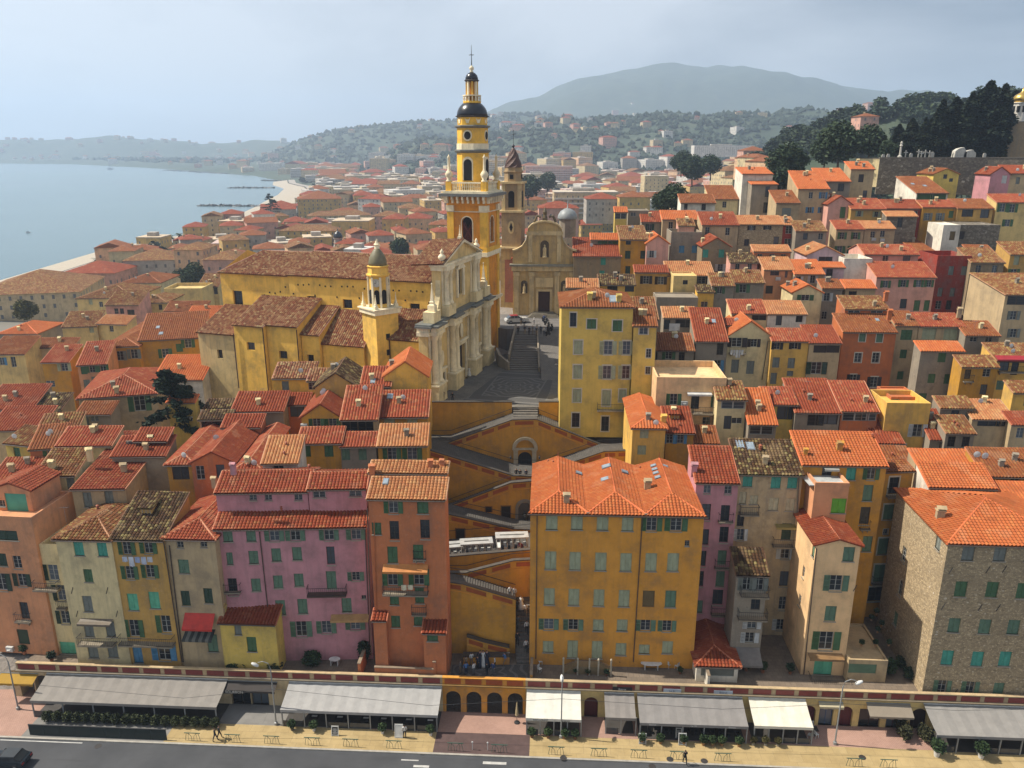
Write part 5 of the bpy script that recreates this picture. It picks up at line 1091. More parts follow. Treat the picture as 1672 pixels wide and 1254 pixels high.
# houses stepping up the hill on the right, and the lower quarter on the left
def Yr(y):return 65.8/(TT(y)+.308)
def Yl(y):return max(86.0,29.0/max(.02,TT(y)-.07))
def hs(side,rows,**kw):
 for r in rows:
  lab,xl,xr,ye,yr,roof,wall,tl,win,sh = r[:10]; o_ = dict(kw); o_.update(r[10]if len(r)>10 else{})
  Y = o_.pop('Y',None)or(Yr(ye)if side=='r' else Yl(ye)); auto = win if isinstance(win,tuple)else None
  house(lab,xl,xr,ye,Y,roof,yr=yr,wall=wall,tl=tl,win=win if isinstance(win,str)else '',auto=auto,sh=sh,**o_)
CH = lambda*p:[('chimney',*q)for q in p]
hs('r',[('big lemon-yellow house with pale shutters beside the church square',917,1034,500,474,'h','lemon','rust','944,567c*1.2x2 993,568o*1.2x2 1023,568o*1.1x2 943,607c*1.2x2 991,608o*1.2x2 1023,608o*1.1x2 942,646c*1.2x2 990,650c*1.2x2.4 1016,646c*1.0x1.9 940,686d*1.1x2.2 988,692d*1.1x2.3 966,529cg*1.3x1.4 1008,532cg*1.3x1.6 936,522d*.9x2','p',dict(Y=108.5,h=19.5,surround=True,wear=.25,D=11,yaw=-2,ex=CH((963,490),(1010,493))+[('sky',1003,489,1.8),('bal',975,1018,668,.9)])),('yellow stair wing of the lemon house with tiny white windows',1035,1072,531,502,'g','lemon','rust','1051,539n*1.2x1.2 1059,577n*.7x1.3 1058,605n*.7x1.1','p',dict(Y=107.5,h=16,surround=True,wear=.25)),('bright orange hipped house with yellow walls behind the ochre house',1033,1087,697,None,'hp','yellow','orange','1052,708cp*1.1x1.3 1048,735c*1.1x1.3','p',dict(Y=94,D=12,h=14,pitch=20,ex=CH((1083,690)))),('small yellow house with dormer and pale blue shutters',1088,1133,705,664,'f','mustard','red','1093,716ob*.8x1.4 1111,716ob*.8x1.4','b',dict(Y=95,h=12,ex=[('dormer',1101,684)])),('mustard house with mottled rust roof right of the dormer house',1134,1173,722,695,'f','mustard','rust',(2,2,'cn'),'g',dict(Y=95,h=12)),('peach terrace house with white rail awning under the grey house',1072,1186,626,None,'t','peach','red','1100,652og*1.0x1.6 1135,656d*1.1x2.1 1168,655c*1.2x1.8 1153,690n','g',dict(Y=102,D=9,h=12,ex=[('awn',1122,1162,640,.6,.15,(214,212,206)),('ac',1117,658),('bal',1130,1176,672,1.2)])),('small beige house with mottled roof and white glazed veranda',1172,1219,651,622,'f','cream','old','1198,660n*3.2x1.3 1188,690d*1.0x1.9 1203,687n*1.4x.8','w',dict(Y=99,h=12)),('house under a steep plain orange roof with strip window',1223,1268,691,634,'f','grey','orange','1242,702n*3.2x1.3','w',dict(Y=97,h=12,pitch=26)),('small house with redlined roof and yellow open loggia',1251,1302,659,632,'f','lemon','redline','1282,674d*2.2x2 1300,672d','k',dict(Y=101,h=12)),('wide house under twin red ribbed roofs with dark veranda',1299,1372,672,618,'f','grey','red','1352,684d*2.6x1.6 1332,686d*2.2x1.6','k',dict(Y=100,h=12,pitch=21)),('house with long red roof and blue-white veranda beside the twin roofs',1374,1434,670,622,'f','rust','redline','1396,680n*3.4x1.3 1420,680n*2x1.3','b',dict(Y=100,h=12,pitch=21)),('steep dark red roofed house left of the cream roof terrace',1436,1466,715,640,'f','mustard','red',(1,1,'n'),'g',dict(Y=98,h=11,pitch=26)),('cream house with square roof terrace and rust penthouse',1447,1519,668,None,'t','yellow','red','1498,703ow*1.2x1.8','w',dict(Y=99,D=6,h=13)),('rust penthouse box on the cream roof terrace',1455,1502,650,None,'t','rust','red','1460,660n 1485,660n*2.2x1','w',dict(Y=103,D=5,h=10,parapet=.2)),('dark red roofed house right of the cream roof terrace',1519,1562,716,668,'f','grey','red',(1,1,'n'),'g',dict(Y=97,h=11,pitch=24)),('low house with mottled brown double roof at the right',1545,1592,706,678,'f','grey','old',(2,2,'dn'),'k',dict(Y=96,h=11)),('grey house with small mottled upper roof behind the double roof',1536,1590,665,647,'f','grey','old','1560,673d','k',dict(Y=101,h=10)),('house with wide pinkish tile roof and shaded loggia at the right',1588,1656,683,652,'f','tan','pale','1615,690d*3x1 1640,690d*2x1','k',dict(Y=99.5,h=11)),('low roof with dark red tiles at the right edge',1652,1720,692,672,'f','tan','red',(2,1,'n'),'g',dict(Y=98,h=10)),('long low house with rust roof behind the pale house',1496,1605,754,733,'f','tan','orange',(3,1,'n'),'g',dict(Y=90,h=12)),('house with darker rust roof and satellite dishes at the right edge',1608,1710,776,731,'f','mustard','rust','1656,790n','g',dict(Y=86,h=14,ex=[('dish',1594,748),('dish',1607,750)])),('low mustard house with orange roof right of the pale house',1628,1720,815,786,'f','cream','orange','1636,818n','g',dict(Y=82,h=12)),('red roofed house between the gold house and the pale house',1450,1500,768,728,'f','mustard','rust',(1,1,'-'),'g',dict(Y=91,h=14)),('small yellow house under dark red roof behind the gold house',1430,1475,722,700,'f','mustard','red','1440,728n 1500,707ow','g',dict(Y=97,h=12)),('grey house with white sheet drying on its loggia rail',1084,1138,518,501,'f','grey','pale','1120,525d*3.4x1.6 1087,530d*1x1.6','k',dict(wear=.9)),('grey house with rust lean-to roof and stone lower wall',1074,1133,571,544,'f','grey','rust','1092,578og*1.0x1.4 1113,583d*.9x2 1107,613n*.9x.8','g',dict(wear=.95)),('grey house with red skylight roof and bright blue shutters',1137,1188,556,503,'f','grey','red','1171,597ob*1.0x1.8 1176,566d*1.0x2.2','b',dict(wear=.6,pitch=24,ex=[('sky',1165,525,.9)])),('pale house with red roof and shaded openings behind the cream gable',1195,1253,511,489,'f','cream','redline','1207,517d*1.8x1.1 1240,517d*2.4x1.1','k'),('cream gabled house with laundry balcony and dark shutters',1189,1260,548,523,'p','cream','orange','1203,559ok*1.6x1.5 1231,560ok*1.0x1.3 1200,598cy*1.2x2.2 1225,600cy*1.2x2.2 1247,560n*.1x.1','k',dict(D=9,wear=.3,ex=[('bal',1190,1217,576,.7),('pipe',1254,556,1244,620)])),('cream house with red roof and brown shutters right of the gable',1261,1321,556,536,'f','yellow','redline','1269,564ok*.9x1.3 1298,564ok*.9x1.2 1267,592cy*1.1x1.7 1292,593cy*1.1x1.7 1263,618cy*1.0x1.9 1290,610cy*1.0x.9','k',dict(wear=.3)),('white penthouse with mottled roof above the cream houses',1254,1317,512,491,'f','white','pale','1272,522d*1x1.9 1305,520d*1.1x1.3','k',dict(Y=128)),('grey-tan house with dark red roof and dark green double doors',1322,1373,559,531,'f','tan','red','1339,570xk*2x1.2 1361,570xk*2x1.2 1333,601od*1.6x2','d'),('rust-orange house with white framed windows in the hillside centre',1377,1464,541,512,'f','rust','rust','1408,551cs*1.0x1.4 1436,552cs*1.0x1.4 1401,584n*1.1x1.6 1430,584n*1.1x1.7 1393,619ok*1.0x1.6 1427,624ok*1.1x1.8','s',dict(surround=True,wear=.25,h=13,ex=[('sky',1432,523,.8)]+CH((1452,516)))),('attic storey with brown roof on the rust-orange house',1380,1451,504,483,'f','rust','old','1395,507n*2x.6 1432,508n*2x.6','s',dict(Y=128,h=6,ex=CH((1446,486)))),('tan house with closed green shutters right of the rust house',1464,1500,531,508,'f','tan','rust','1480,547c*1.8x1.7 1475,578c*1.1x1.5 1470,613c*1.0x1.4','g',dict(wear=.85,h=14)),('tan house with wide pale green shutters under red roof',1501,1575,532,511,'f','tan','redline','1517,545cp*2.2x1.9 1552,546cp*2.2x1.9','p',dict(wear=.85,h=14,ex=CH((1566,513)))),('front grey house with orange lean-to roof and four green shutters',1504,1574,572,557,'f','grey','orange','1538,584c*1.2x1.5 1521,618c*1.1x1.5 1548,619c*1.2x1.6 1506,650c*1.2x1.6','g',dict(wear=.8,h=14)),('low house with rust roof beside the tan house',1577,1632,547,524,'f','grey','rust','1590,553b*1.1x1 1615,553n','b'),('mustard house with small balcony on the right slope',1571,1630,598,580,'f','mustard','old','1580,611d*.9x1.5 1611,609n*1.1x1.2 1606,636d*1.0x1.6','g',dict(ex=[('bal',1572,1588,622,.5)])),('yellow house with crimson awning at the right edge',1628,1710,588,560,'f','yellow','old','1640,597d*1.4x1.6 1658,596d 1634,629cs*1.3x1.5 1647,662os*1.1x1.7 1671,660o','s',dict(ex=[('awn',1624,1684,580,1.0,.4,(172,40,48)),('bal',1628,1682,606,.8)])),('tall white gabled house with beige front at the right edge',1642,1740,481,456,'f','tan','old','1655,515oy*1.0x1.5 1655,544oy*1.0x1.5 1660,490d*3x1.6','y',dict(Y=128,h=16,D=12)),('yellow house beside the big orange street in the right middle',1655,1720,640,622,'f','yellow','old',(1,2,'o'),'s',dict(Y=106)),('pink house with four green shuttered top windows',1432,1528,452,427,'g','rose','redline','1446,464o*.9x1.3 1475,463o*.9x1.3 1500,463o*.9x1.3 1517,463o*.8x1.3 1475,496d*1.2x1.8 1497,499c*1.1x2 1513,499c*1.0x2','g',dict(wear=.3,h=13)),('red house with turquoise screened roof terrace',1530,1586,428,None,'t','red','red','1553,442cy*1.0x1.7 1574,442cy*1.0x1.7 1535,477cy*.9x1.7 1555,477cy*.9x1.7 1532,498n 1549,498d*1x1.8','y',dict(D=8,h=14,wear=.7,parapet=1.2)),('coral wall house with sunlit side left of the red house',1500,1530,412,396,'f','coral','rust','1508,420b','b',dict(Y=160,D=10)),('white and pink house with red roof below the cemetery slope',1412,1500,415,399,'g','rose','redline','1446,422n*1.1x1.3 1480,425d*1.4x1.6','y',dict(wear=.4)),('mauve house with small gabled pale roof',1318,1377,416,402,'p','mauve','pale','1348,423d*2.6x.9','k',dict(D=8)),('small mauve house with orange roof and dark door',1340,1379,436,428,'f','mauve','orange','1354,448d*1.2x2','k'),('white garage-like house with grey roof terrace',1378,1424,430,None,'t','white','red',(1,1,'-'),'k',dict(D=7,wear=.8)),('low tan house with orange-red roof under the white garage',1381,1430,470,457,'f','tan','orange','1392,481d*1.4x1.2','k'),('tan house with bright red roof and pale doors',1298,1346,447,424,'f','tan','orange','1303,458ow*.9x1.5 1327,456ow*.9x1.5','p'),('salmon house with peach tile roof and air conditioner',1248,1297,440,419,'f','salmon','pale','1265,446d*1.6x.9 1256,473xk*1.3x1.5 1280,472d*1.1x.8 1284,446d*.5x1.4','k',dict(ex=[('ac',1270,455)],h=14)),('salmon attic house with pale roof above the peach roof',1231,1291,410,400,'f','orange','pale',(3,1,'n'),'g',dict(Y=150)),('rose house with brown roof and two small windows',1193,1237,428,413,'f','rose','brown','1204,436n*.8x1.2 1224,436n*.8x1.2','k'),('grey house with brown roof and green shutters below the rose house',1200,1248,461,441,'f','grey','old','1213,471o*1.2x1.5','g',dict(wear=.9)),('grey house with speckled roof left of the salmon house',1163,1199,466,446,'f','grey','old','1175,474og*.9x1.2','g',dict(wear=.9)),('small cream gabled house with orange roof and grey side',1295,1343,477,465,'p','cream','orange','1315,486og*1.4x1','p',dict(D=7)),('dark grey house with white slatted window under the mauve house',1343,1376,470,456,'f','grey','rust','1350,485ow*1.0x1.5 1346,515n*.9x1.4','w',dict(wear=.9)),('ochre house with two dark shuttered windows near the chapel',1037,1091,444,433,'f','gold','red','1055,457ok*1.1x1.5 1079,458ok*1.1x1.5','k',dict(Y=146,wear=.3)),('long ochre house with orange ribbed roof behind the ochre house',1090,1166,449,427,'f','yellow','pale','1146,456ok*1.4x1.5','k',dict(Y=146)),('cream house with little arched window',1100,1138,452,None,'t','sand','red','1119,461d*.9x.8','k',dict(Y=142,D=5,parapet=.2)),('bright yellow small house with slanting brown roof',1139,1166,476,466,'f','church','brown','1150,497n*1.2x1','k',dict(Y=138)),('grey plastered block behind the grey loggia house',1072,1140,487,None,'t','grey','red',(1,1,'-'),'k',dict(Y=136,D=5,parapet=.2)),('pale house with mottled small roof beside the lemon house',1034,1074,520,485,'f','grey','old',(1,1,'-'),'k',dict(Y=116,h=9)),('grey house with straw-coloured roof behind the lemon house',926,977,469,455,'f','grey','pale',(2,1,'n'),'k',dict(Y=134)),('yellow house with brown roof and dark loggia behind the lemon house',978,1037,464,448,'f','yellow','brown','1000,468d*1.8x1.2 1028,468d*1.6x1.2','k',dict(Y=136)),('dark grey house with broad red roof beside the chapel',937,1014,418,388,'f','stone','red','985,427ct*1.0x1.4 983,447ct*1.0x1.3 1008,448n*.8x1.2','t',dict(Y=158,h=14,wear=.95)),('attic with green shutters on the broad red roof',965,1010,391,381,'f','grey','orange','984,395cg*2x.8 1001,395cg*2x.8','g',dict(Y=163,h=6)),('yellow tower-like house with dark green shutters',1013,1058,391,372,'f','mustard','old','1026,396d*1x.9 1025,416cd*1.1x1.6 1050,416cd*1.1x1.6 1025,441cd*1x1.6','d',dict(Y=158,h=14,D=10)),('small yellow penthouse with glazed top',1004,1024,346,338,'f','lemon','orange','1014,353n*2.6x1.2','w',dict(Y=176,h=8)),('grey block house with tiny twin window',1026,1060,345,None,'t','grey','red','1034,350n*1.2x.8','k',dict(Y=178,D=6,parapet=.2)),('grey house with red roof and dark green shutters behind the tower house',1048,1083,362,345,'f','grey','red','1061,371od*.9x1.4','d',dict(Y=174)),('rose gabled house with dark window right of the yellow tower house',1056,1092,397,383,'p','rose','orange','1064,415ow*.9x1.4','w',dict(Y=156,D=8)),('grey house with blue shuttered windows and roof terrace',1096,1146,386,None,'t','grey','red','1113,407cb*1.1x1.5 1134,407cb*1.1x1.5','b',dict(Y=162,D=7,wear=.9)),('pink rooftop room with mottled roof',1108,1134,368,357,'f','rose','old','1121,374xk*.1x.1','k',dict(Y=168,h=6)),('dark grey gabled house with turquoise shutters',1147,1193,402,388,'p','stone','red','1152,414ct*1.1x1.6 1178,414ct*1.1x1.6 1176,437ow*1x1.4','t',dict(Y=156,D=8,wear=.95)),('wide tan house with red roof and slim windows',1147,1206,367,346,'f','tan','red','1155,377n*.9x1.6 1188,378n*.9x1.6','k',dict(wear=.9,h=14)),('long stone house with speckled straw roof',1207,1279,366,352,'f','rubble','pale','1227,372ok*.8x1 1253,371ok*.8x1 1219,396d*1x1.4 1267,395d','k'),('narrow red house with blue-white windows',1279,1298,367,354,'f','red','pale','1288,375nb*1.3x1.7 1286,396n*1.3x1.6','b'),('grey house with mottled orange roof at the hill middle',1300,1350,377,361,'f','grey','old','1315,386d*.9x1.3 1340,386n*.9x1.3','k'),('grey-green house with green shutters under red tiles in the upper row',1366,1411,374,360,'f','tan','redline','1375,385o*.9x1.4 1397,385o*.9x1.4 1371,408o 1392,408o','g',dict(wear=.8)),('tan house with yellowish roof and air conditioners in the upper row',1412,1462,373,361,'f','tan','pale','1425,383n*.9x1.3 1441,382n*.9x1.3','k',dict(ex=[('ac',1426,391),('ac',1440,392)])),('white sided tall house with stepped orange roofs on the left brow',1228,1270,301,291,'f','grey','orange','1253,313d*1x2.4 1250,339d*1.1x2.4','k',dict(Y=186,h=13,D=9)),('upper storey with orange roof on the white sided tall house',1213,1262,284,274,'f','white','orange',(1,1,'-'),'k',dict(Y=190,h=12,D=8)),('white cottage with rust roof and brown shutters on the brow',1112,1168,331,317,'f','white','rust','1120,335ck*.8x1.5 1149,337ck*1.0x1.6','n',dict(Y=186,wear=.2)),('low house with rust roof behind the white cottage',1160,1206,325,303,'f','cream','rust',(1,1,'n'),'k',dict(Y=192)),('house with flat red roof left of the white cottage',1082,1140,358,344,'f','tan','orange',(2,1,'n'),'k',dict(Y=172)),('tan house with pale blue shutters at the top centre',1304,1354,308,279,'f','tan','orange','1324,319n*.9x1.4 1344,319ob*.9x1.4 1322,343ob*.9x1.3 1342,343ob*.9x1.3','p',dict(Y=180,h=13,D=9)),('low tan lean-to with grey door left of the top centre house',1268,1306,331,311,'f','tan','rust','1284,347xy*2x2','y',dict(Y=178)),('brown house with orange roof next to the tan tower',1342,1389,296,275,'f','grey','orange','1373,306d*1.4x1.8','k',dict(Y=188)),('square tan tower house with flat red roof',1390,1428,276,264,'f','tan','orange','1406,291ck*1.2x1.8 1412,318d*1x2','k',dict(Y=192,h=12)),('rose gabled house with green door in the upper row',1353,1391,333,320,'p','rose','red','1376,347cg*1.2x2.4','g',dict(Y=176,D=8,wear=.3)),('ochre house with small green shutters and red double roof',1390,1446,341,324,'f','gold','redline','1403,349op*.8x1.2 1431,350op*.8x1.2','p',dict(Y=174,wear=.3)),('dark red house with red roof beside the mustard house',1448,1506,340,326,'f','red','red',(3,2,'n-'),'k',dict(Y=174)),('mustard house with red roof and grey shutters in the upper row',1507,1566,338,327,'f','mustard','redline','1515,354oy*.9x1.6 1535,354oy*.9x1.6 1553,350cg*1x1.5 1530,376d*1.4x1.4','y',dict(Y=173)),('white house with wide pinkish red roof and green blinds',1497,1548,315,289,'f','white','rust','1510,322xg*3.4x1.6 1532,322xg*3.4x1.6','g',dict(Y=182,h=10,D=12,ex=[('sky',1490,301),('sky',1510,304)])),('small cream house with brown gable roof below the cemetery',1525,1566,284,275,'p','lemon','rust','1544,285d*.9x1 1553,294d*.9x.8','k',dict(Y=192,D=9,h=9)),('ochre loggia house with rust roof in the upper right',1564,1622,340,325,'f','gold','rust','1580,347d*2.4x1.7 1608,349d*1.8x1.8','k',dict(Y=172)),('yellow house with green shutters at the upper right edge',1628,1710,330,317,'f','sand','redline','1637,339o*1.1x1.8 1653,340o*1.1x1.8 1645,364o*1.1x1.5','g',dict(Y=172,h=13,wear=.2)),('pink house with red roof at the top right edge',1648,1710,283,270,'f','tan','red','1662,295cy*.9x1.6','y',dict(Y=190,h=9)),('pink gable house beside the cemetery wall',1618,1650,284,272,'p','pink','red','1640,293xw*1.2x1.8','w',dict(Y=190,h=9,D=7,wear=.2)),('stone shed house with pale lean-to roof',1448,1498,353,345,'f','darkstone','pale','1470,360d','k',dict(Y=168)),('grey stone house with white gable wall in the upper right',1568,1634,368,None,'t','darkstone','red','1553,384c','k',dict(Y=164,D=8,parapet=.1)),('white lit gable wall house',1541,1569,368,None,'t','white','red','1555,385xn*1.1x1.8','n',dict(Y=163,D=7,parapet=.1)),('house with brown mottled roof left of the pink sunlit house',1585,1625,413,400,'f','stone','rust','1600,425n','k',dict(Y=152)),('dark stone house behind the tall white gable',1586,1640,428,405,'f','stone','old',(2,2,'n-'),'k',dict(Y=146,wear=.9)),('yellow house with rust chimney pots at the right edge',1650,1720,415,395,'f','gold','old','1660,425cp*1x1.8 1655,446og','g',dict(Y=148)),('low house with red roof left of the tall rust house',1185,1200,530,520,'f','tan','red',(1,1,'n'),'k'),],yaw=-3)
hs('l',[('mustard house with pale ribbed roof and open green shutters',617,697,727,693,'f','mustard','pale','640,741o*1.1x1.6 673,741o*1.2x1.6','g',dict(Y=90,h=14)),('mustard house with red ribbed roof above the pale ribbed one',619,698,680,638,'f','mustard','redline','636,688cp*1.4x1.2 673,687cp*1.4x1.2','p',dict(Y=97,h=10,ex=[('sky',637,648)])),('narrow stone-grey house between two ochre houses',556,614,728,706,'f','grey','redline','563,741cs*1x1.7 592,741cs*1x1.7','s',dict(Y=90,h=12)),('ochre house with redlined roof and green shutters behind the pink house',486,557,723,698,'f','deep','redline','500,737c*1.1x1.5 537,737c*1.1x1.5','g',dict(Y=90,h=12)),('house with tall red ribbed roof over a dark loggia',557,616,684,630,'f','tan','redline','570,694d*2x1.8 597,694d*2x1.8','k',dict(Y=95,h=10,pitch=22)),('red skylight roofed house behind the tall ribbed roof',589,637,630,599,'f','grey','redline',(1,1,'-'),'k',dict(Y=103,h=10,ex=[('sky',609,623)])),('ochre gabled house with bright orange roof by the facade',627,697,614,590,'p','church','orange','640,625n*.1x.1','k',dict(Y=104,D=8,h=10,wear=.7)),('ochre gabled house with red roof and green windows',492,556,681,655,'p','deep','red','517,690og*1x1.1 543,690og*1x1.1','d',dict(Y=96,D=11,h=10,ex=[('ac',497,695)])),('white walled house with weathered orange roof',428,486,755,712,'f','white','pale','455,767n*1.2x1','k',dict(Y=85,h=9,pitch=22)),('house with steep red hipped roof left of the white walled house',385,424,764,None,'hp','rust','redline','395,775n','k',dict(Y=85,D=14,h=8,pitch=24)),('rust house with red gabled roof and dark window',312,382,755,738,'p','rust','red','327,772n*1x1.8 360,770d*1x1.8','k',dict(Y=86,D=13,h=8)),('house with ribbed red hipped roof behind the gold house',272,316,757,None,'hp','mustard','redline','295,772d*2x1.8','k',dict(Y=87,D=13,h=8,pitch=22)),('orange rooftop house with white panel and balustrade',362,425,697,677,'f','orange','red','385,703xw*4x1.1','w',dict(Y=96,h=10)),('house with broad red roof and grey wall below the church',378,462,671,640,'f','grey','red',(3,1,'-n'),'k',dict(Y=101,h=8)),('house with dark red roof over a shaded terrace',463,503,660,642,'f','rust','red','485,668d*2x1.8','k',dict(Y=104,h=9)),('yellow church annex with speckled roof',446,511,617,592,'f','church','church','466,630cy*1x1.4','y',dict(Y=108,h=12)),('low yellow annex with speckled roof right of the first annex',502,540,621,602,'f','church','church','507,630n*1x1.2','k',dict(Y=107,h=10)),('ochre annex with two-tone weathered gable roof',514,584,632,606,'p','gold','brown','530,645n*.1x.1','k',dict(Y=102,D=8,h=10)),('small cream house with red roof and green shutters by the dark tree',273,318,656,645,'f','lemon','orange','294,681c*1.3x1.6','g',dict(Y=104,h=10,ex=[('ac',310,683)])),('dark loggia house with brown roof below the church tower wall',325,376,684,670,'f','tan','brown','350,694d*3.4x1.8','k',dict(Y=99,h=8)),('brown lean-to roofed house above the dark loggia',335,380,665,652,'f','tan','brown',(1,1,'-'),'k',dict(Y=105,h=8)),('tan house with red roof and two tall closed windows',117,204,798,742,'f','tan','redline','143,816cy*1.0x1.9 178,812cy*1.0x1.9','y',dict(Y=84,h=14,D=14,wear=.8,near=True,ex=CH((203,770),(235,745)))),('cream house with mottled roof left of the tan house',57,122,776,733,'f','cream','old','80,796n*1.1x2 116,792cy*1x1.8 90,840od*1x1.7 114,835o','d',dict(Y=86.5,h=16,wear=.6,near=True,ex=CH((86,765),(147,745)))),('low house with red ribbed gable at the left edge',-20,62,790,748,'f','tan','redline',(1,1,'-'),'k',dict(Y=90,h=10,ex=CH((20,770)))),('small raised house with glazed band under a red roof',220,272,719,699,'f','grey','red','245,722n*5x.6','k',dict(Y=92,h=6)),('house with long red roof and white verge left of the raised house',92,182,727,697,'f','cream','redline',(1,1,'-'),'k',dict(Y=93,h=9)),('house with long dark red roof beside the raised house',182,270,744,712,'f','grey','red',(1,1,'-'),'k',dict(Y=90,h=9)),('ochre house with brown roof and green door in the left alley',48,100,733,694,'f','orange','rust','85,745og*1x1.9','g',dict(Y=95,h=10,yaw=12)),('yellow house with speckled roof at the left',8,50,722,694,'f','lemon','old','28,740cg','g',dict(Y=97,h=10,yaw=-14)),('house with small white window and brown mottled roof at the left',62,128,700,676,'f','cream','old','76,712n*.8x1','k',dict(Y=102,h=8,yaw=10)),('grey-blue house with orange patchy roof',124,180,676,656,'f','grey','rust','154,683n*1.2x1 140,690d','k',dict(Y=108,h=8)),('tan house with long red hipped roof and arched green shuttered window',128,256,650,None,'h','tan','redline','228,658og*1.6x2.6 168,664n*1x.7','s',dict(Y=112,D=15,h=10,yaw=14,ex=CH((191,642)))),('house with flat red roof behind the dark tree',250,330,620,580,'f','white','orange',(2,1,'-'),'k',dict(Y=122,h=12)),('mustard house with wide red-brown roof and green shutters',170,226,566,None,'hp','mustard','rust','196,581o*1.2x1.8 219,578o*1.2x1.8','y',dict(Y=140,D=22,h=14,pitch=15,yaw=6)),('long mustard wing with broad brown-red roof',226,332,556,512,'f','mustard','rust','270,577o*1.2x1.8 293,568c*1.2x1.6 307,560o*1.2x1.8','g',dict(Y=142,h=13,yaw=14,pitch=14,ex=[('sky',258,535),('sky',263,545)])),('yellow house with red roof and sunlit gable at the left',68,112,591,563,'f','mustard','redline','105,599op*1.2x1.6 66,627n*1.6x1.2','p',dict(Y=136,h=14)),('salmon house with red roof and green shutters',126,173,596,558,'f','salmon','redline','137,604cg 150,599o*.9x1.4 167,593o*.9x1.4 142,627cy 155,622cy 172,615cy','g',dict(Y=132,h=15,yaw=12)),('low red roof with skylights at the left edge',-30,52,668,628,'f','grey','red',(2,1,'n'),'k',dict(Y=112,h=8)),('dark brown mottled roof house beside the skylight roof',54,100,668,642,'f','grey','brown',(1,1,'n'),'k',dict(Y=113,h=8)),('low house with red ribbed hip at the left edge',-20,64,702,664,'f','tan','red',(1,1,'-'),'k',dict(Y=104,h=8)),('cream house with orange roof and pale shutters at the left edge',-20,40,578,549,'f','sand','rust','22,591n*1x2.2 3,590ob*1x1.6','b',dict(Y=152,h=14)),('cream house with orange hipped roof at the far left',-5,60,545,526,'h','grey','orange',(2,1,'n'),'k',dict(Y=176,D=12)),('low red roof between the yellow and cream houses at left',48,118,567,552,'f','tan','rust',(1,1,'-'),'k',dict(Y=158,h=9)),('cream house with mottled bent roof',101,158,534,509,'f','sand','old','149,535cp*1x1.5','p',dict(Y=176,yaw=10)),('cream house with small window and mottled roof',158,207,528,514,'f','sand','pale','182,537n*1x1.4','k',dict(Y=178,yaw=-8)),('rose house with two dark windows and a broad brown roof',172,226,498,474,'f','rose','old','190,508d*1x1.4 199,508d*1x1.4 214,512d*1.8x2','k',dict(Y=196,h=12)),('cream house with brown hipped roof behind the rose house',226,272,494,474,'h','sand','old',(2,1,'d'),'k',dict(Y=204,D=12)),('yellow house with dark brown roof and skylights',125,218,487,460,'h','sand','old','148,493cp 165,497n','p',dict(Y=226,D=16)),('cream gabled house with red-brown roof near the beach',197,262,462,440,'h','cream','rust','240,470c 250,470c','p',dict(Y=268,D=18,h=12)),('small yellow house with arched window by the church',322,356,468,447,'f','sand','old','351,475d*1.6x2','k',dict(Y=236)),('low cream building with parapet left of the church',268,330,476,None,'t','sand','red',(3,1,'n-'),'k',dict(Y=226,D=10)),('red house roofs behind the mustard wing',268,334,508,492,'f','tan','rust',(3,1,'-n'),'k',dict(Y=190,h=9)),('house with orange roof and pinkish wall left of the church',300,352,524,500,'f','rose','orange',(2,1,'n-'),'k',dict(Y=168,h=10)),('house with red roof tucked under the church sand wall',262,330,545,528,'f','tan','red',(2,1,'-'),'k',dict(Y=160,h=10)),],yaw=2,group='houses of the lower quarter')
# terrain, sea, beach, hills
def lerp(x,pts):
 return float(np.interp(x,[p[0]for p in pts],[p[1]for p in pts]))
COAST = [(0,-120),(250,-215),(347,-228),(498,-240),(601,-222),(700,-232),(861,-256),(1100,-300),(1268,-342),(1400,-400),(1541,-440),(1880,-600),(2630,-1170),(3300,-1780),(3600,-2400),(3900,-6000),(12000,-20000)]
SIL = {1:(5200,3300,[(300,262),(540,245),(620,226),(700,213),(760,200),(830,181),(880,165),(930,139),(1000,118),(1070,104),(1140,110),(1200,112),(1270,119),(1340,133),(1420,152),(1550,165),(2200,190)]),2:(4100,3640,[(-500,233),(0,229),(60,228),(230,226),(330,235),(400,232),(470,233),(500,236),(620,250),(760,262)]),5:(3000,2150,[(420,262),(480,240),(540,216),(600,207),(680,201),(760,197),(840,190),(920,200),(1100,210),(1400,215),(2000,215)]),3:(1900,1180,[(560,285),(620,264),(660,241),(700,235),(760,231),(815,217),(870,201),(930,196),(1000,193),(1080,187),(1160,190),(1250,193),(1330,190),(1500,190),(2200,190)]),4:(520,250,[(1060,470),(1150,400),(1185,330),(1215,285),(1240,252),(1270,232),(1300,220),(1340,205),(1400,191),(1450,177),(1500,172),(1560,172),(1620,162),(1672,158),(1800,150),(2300,140)])}
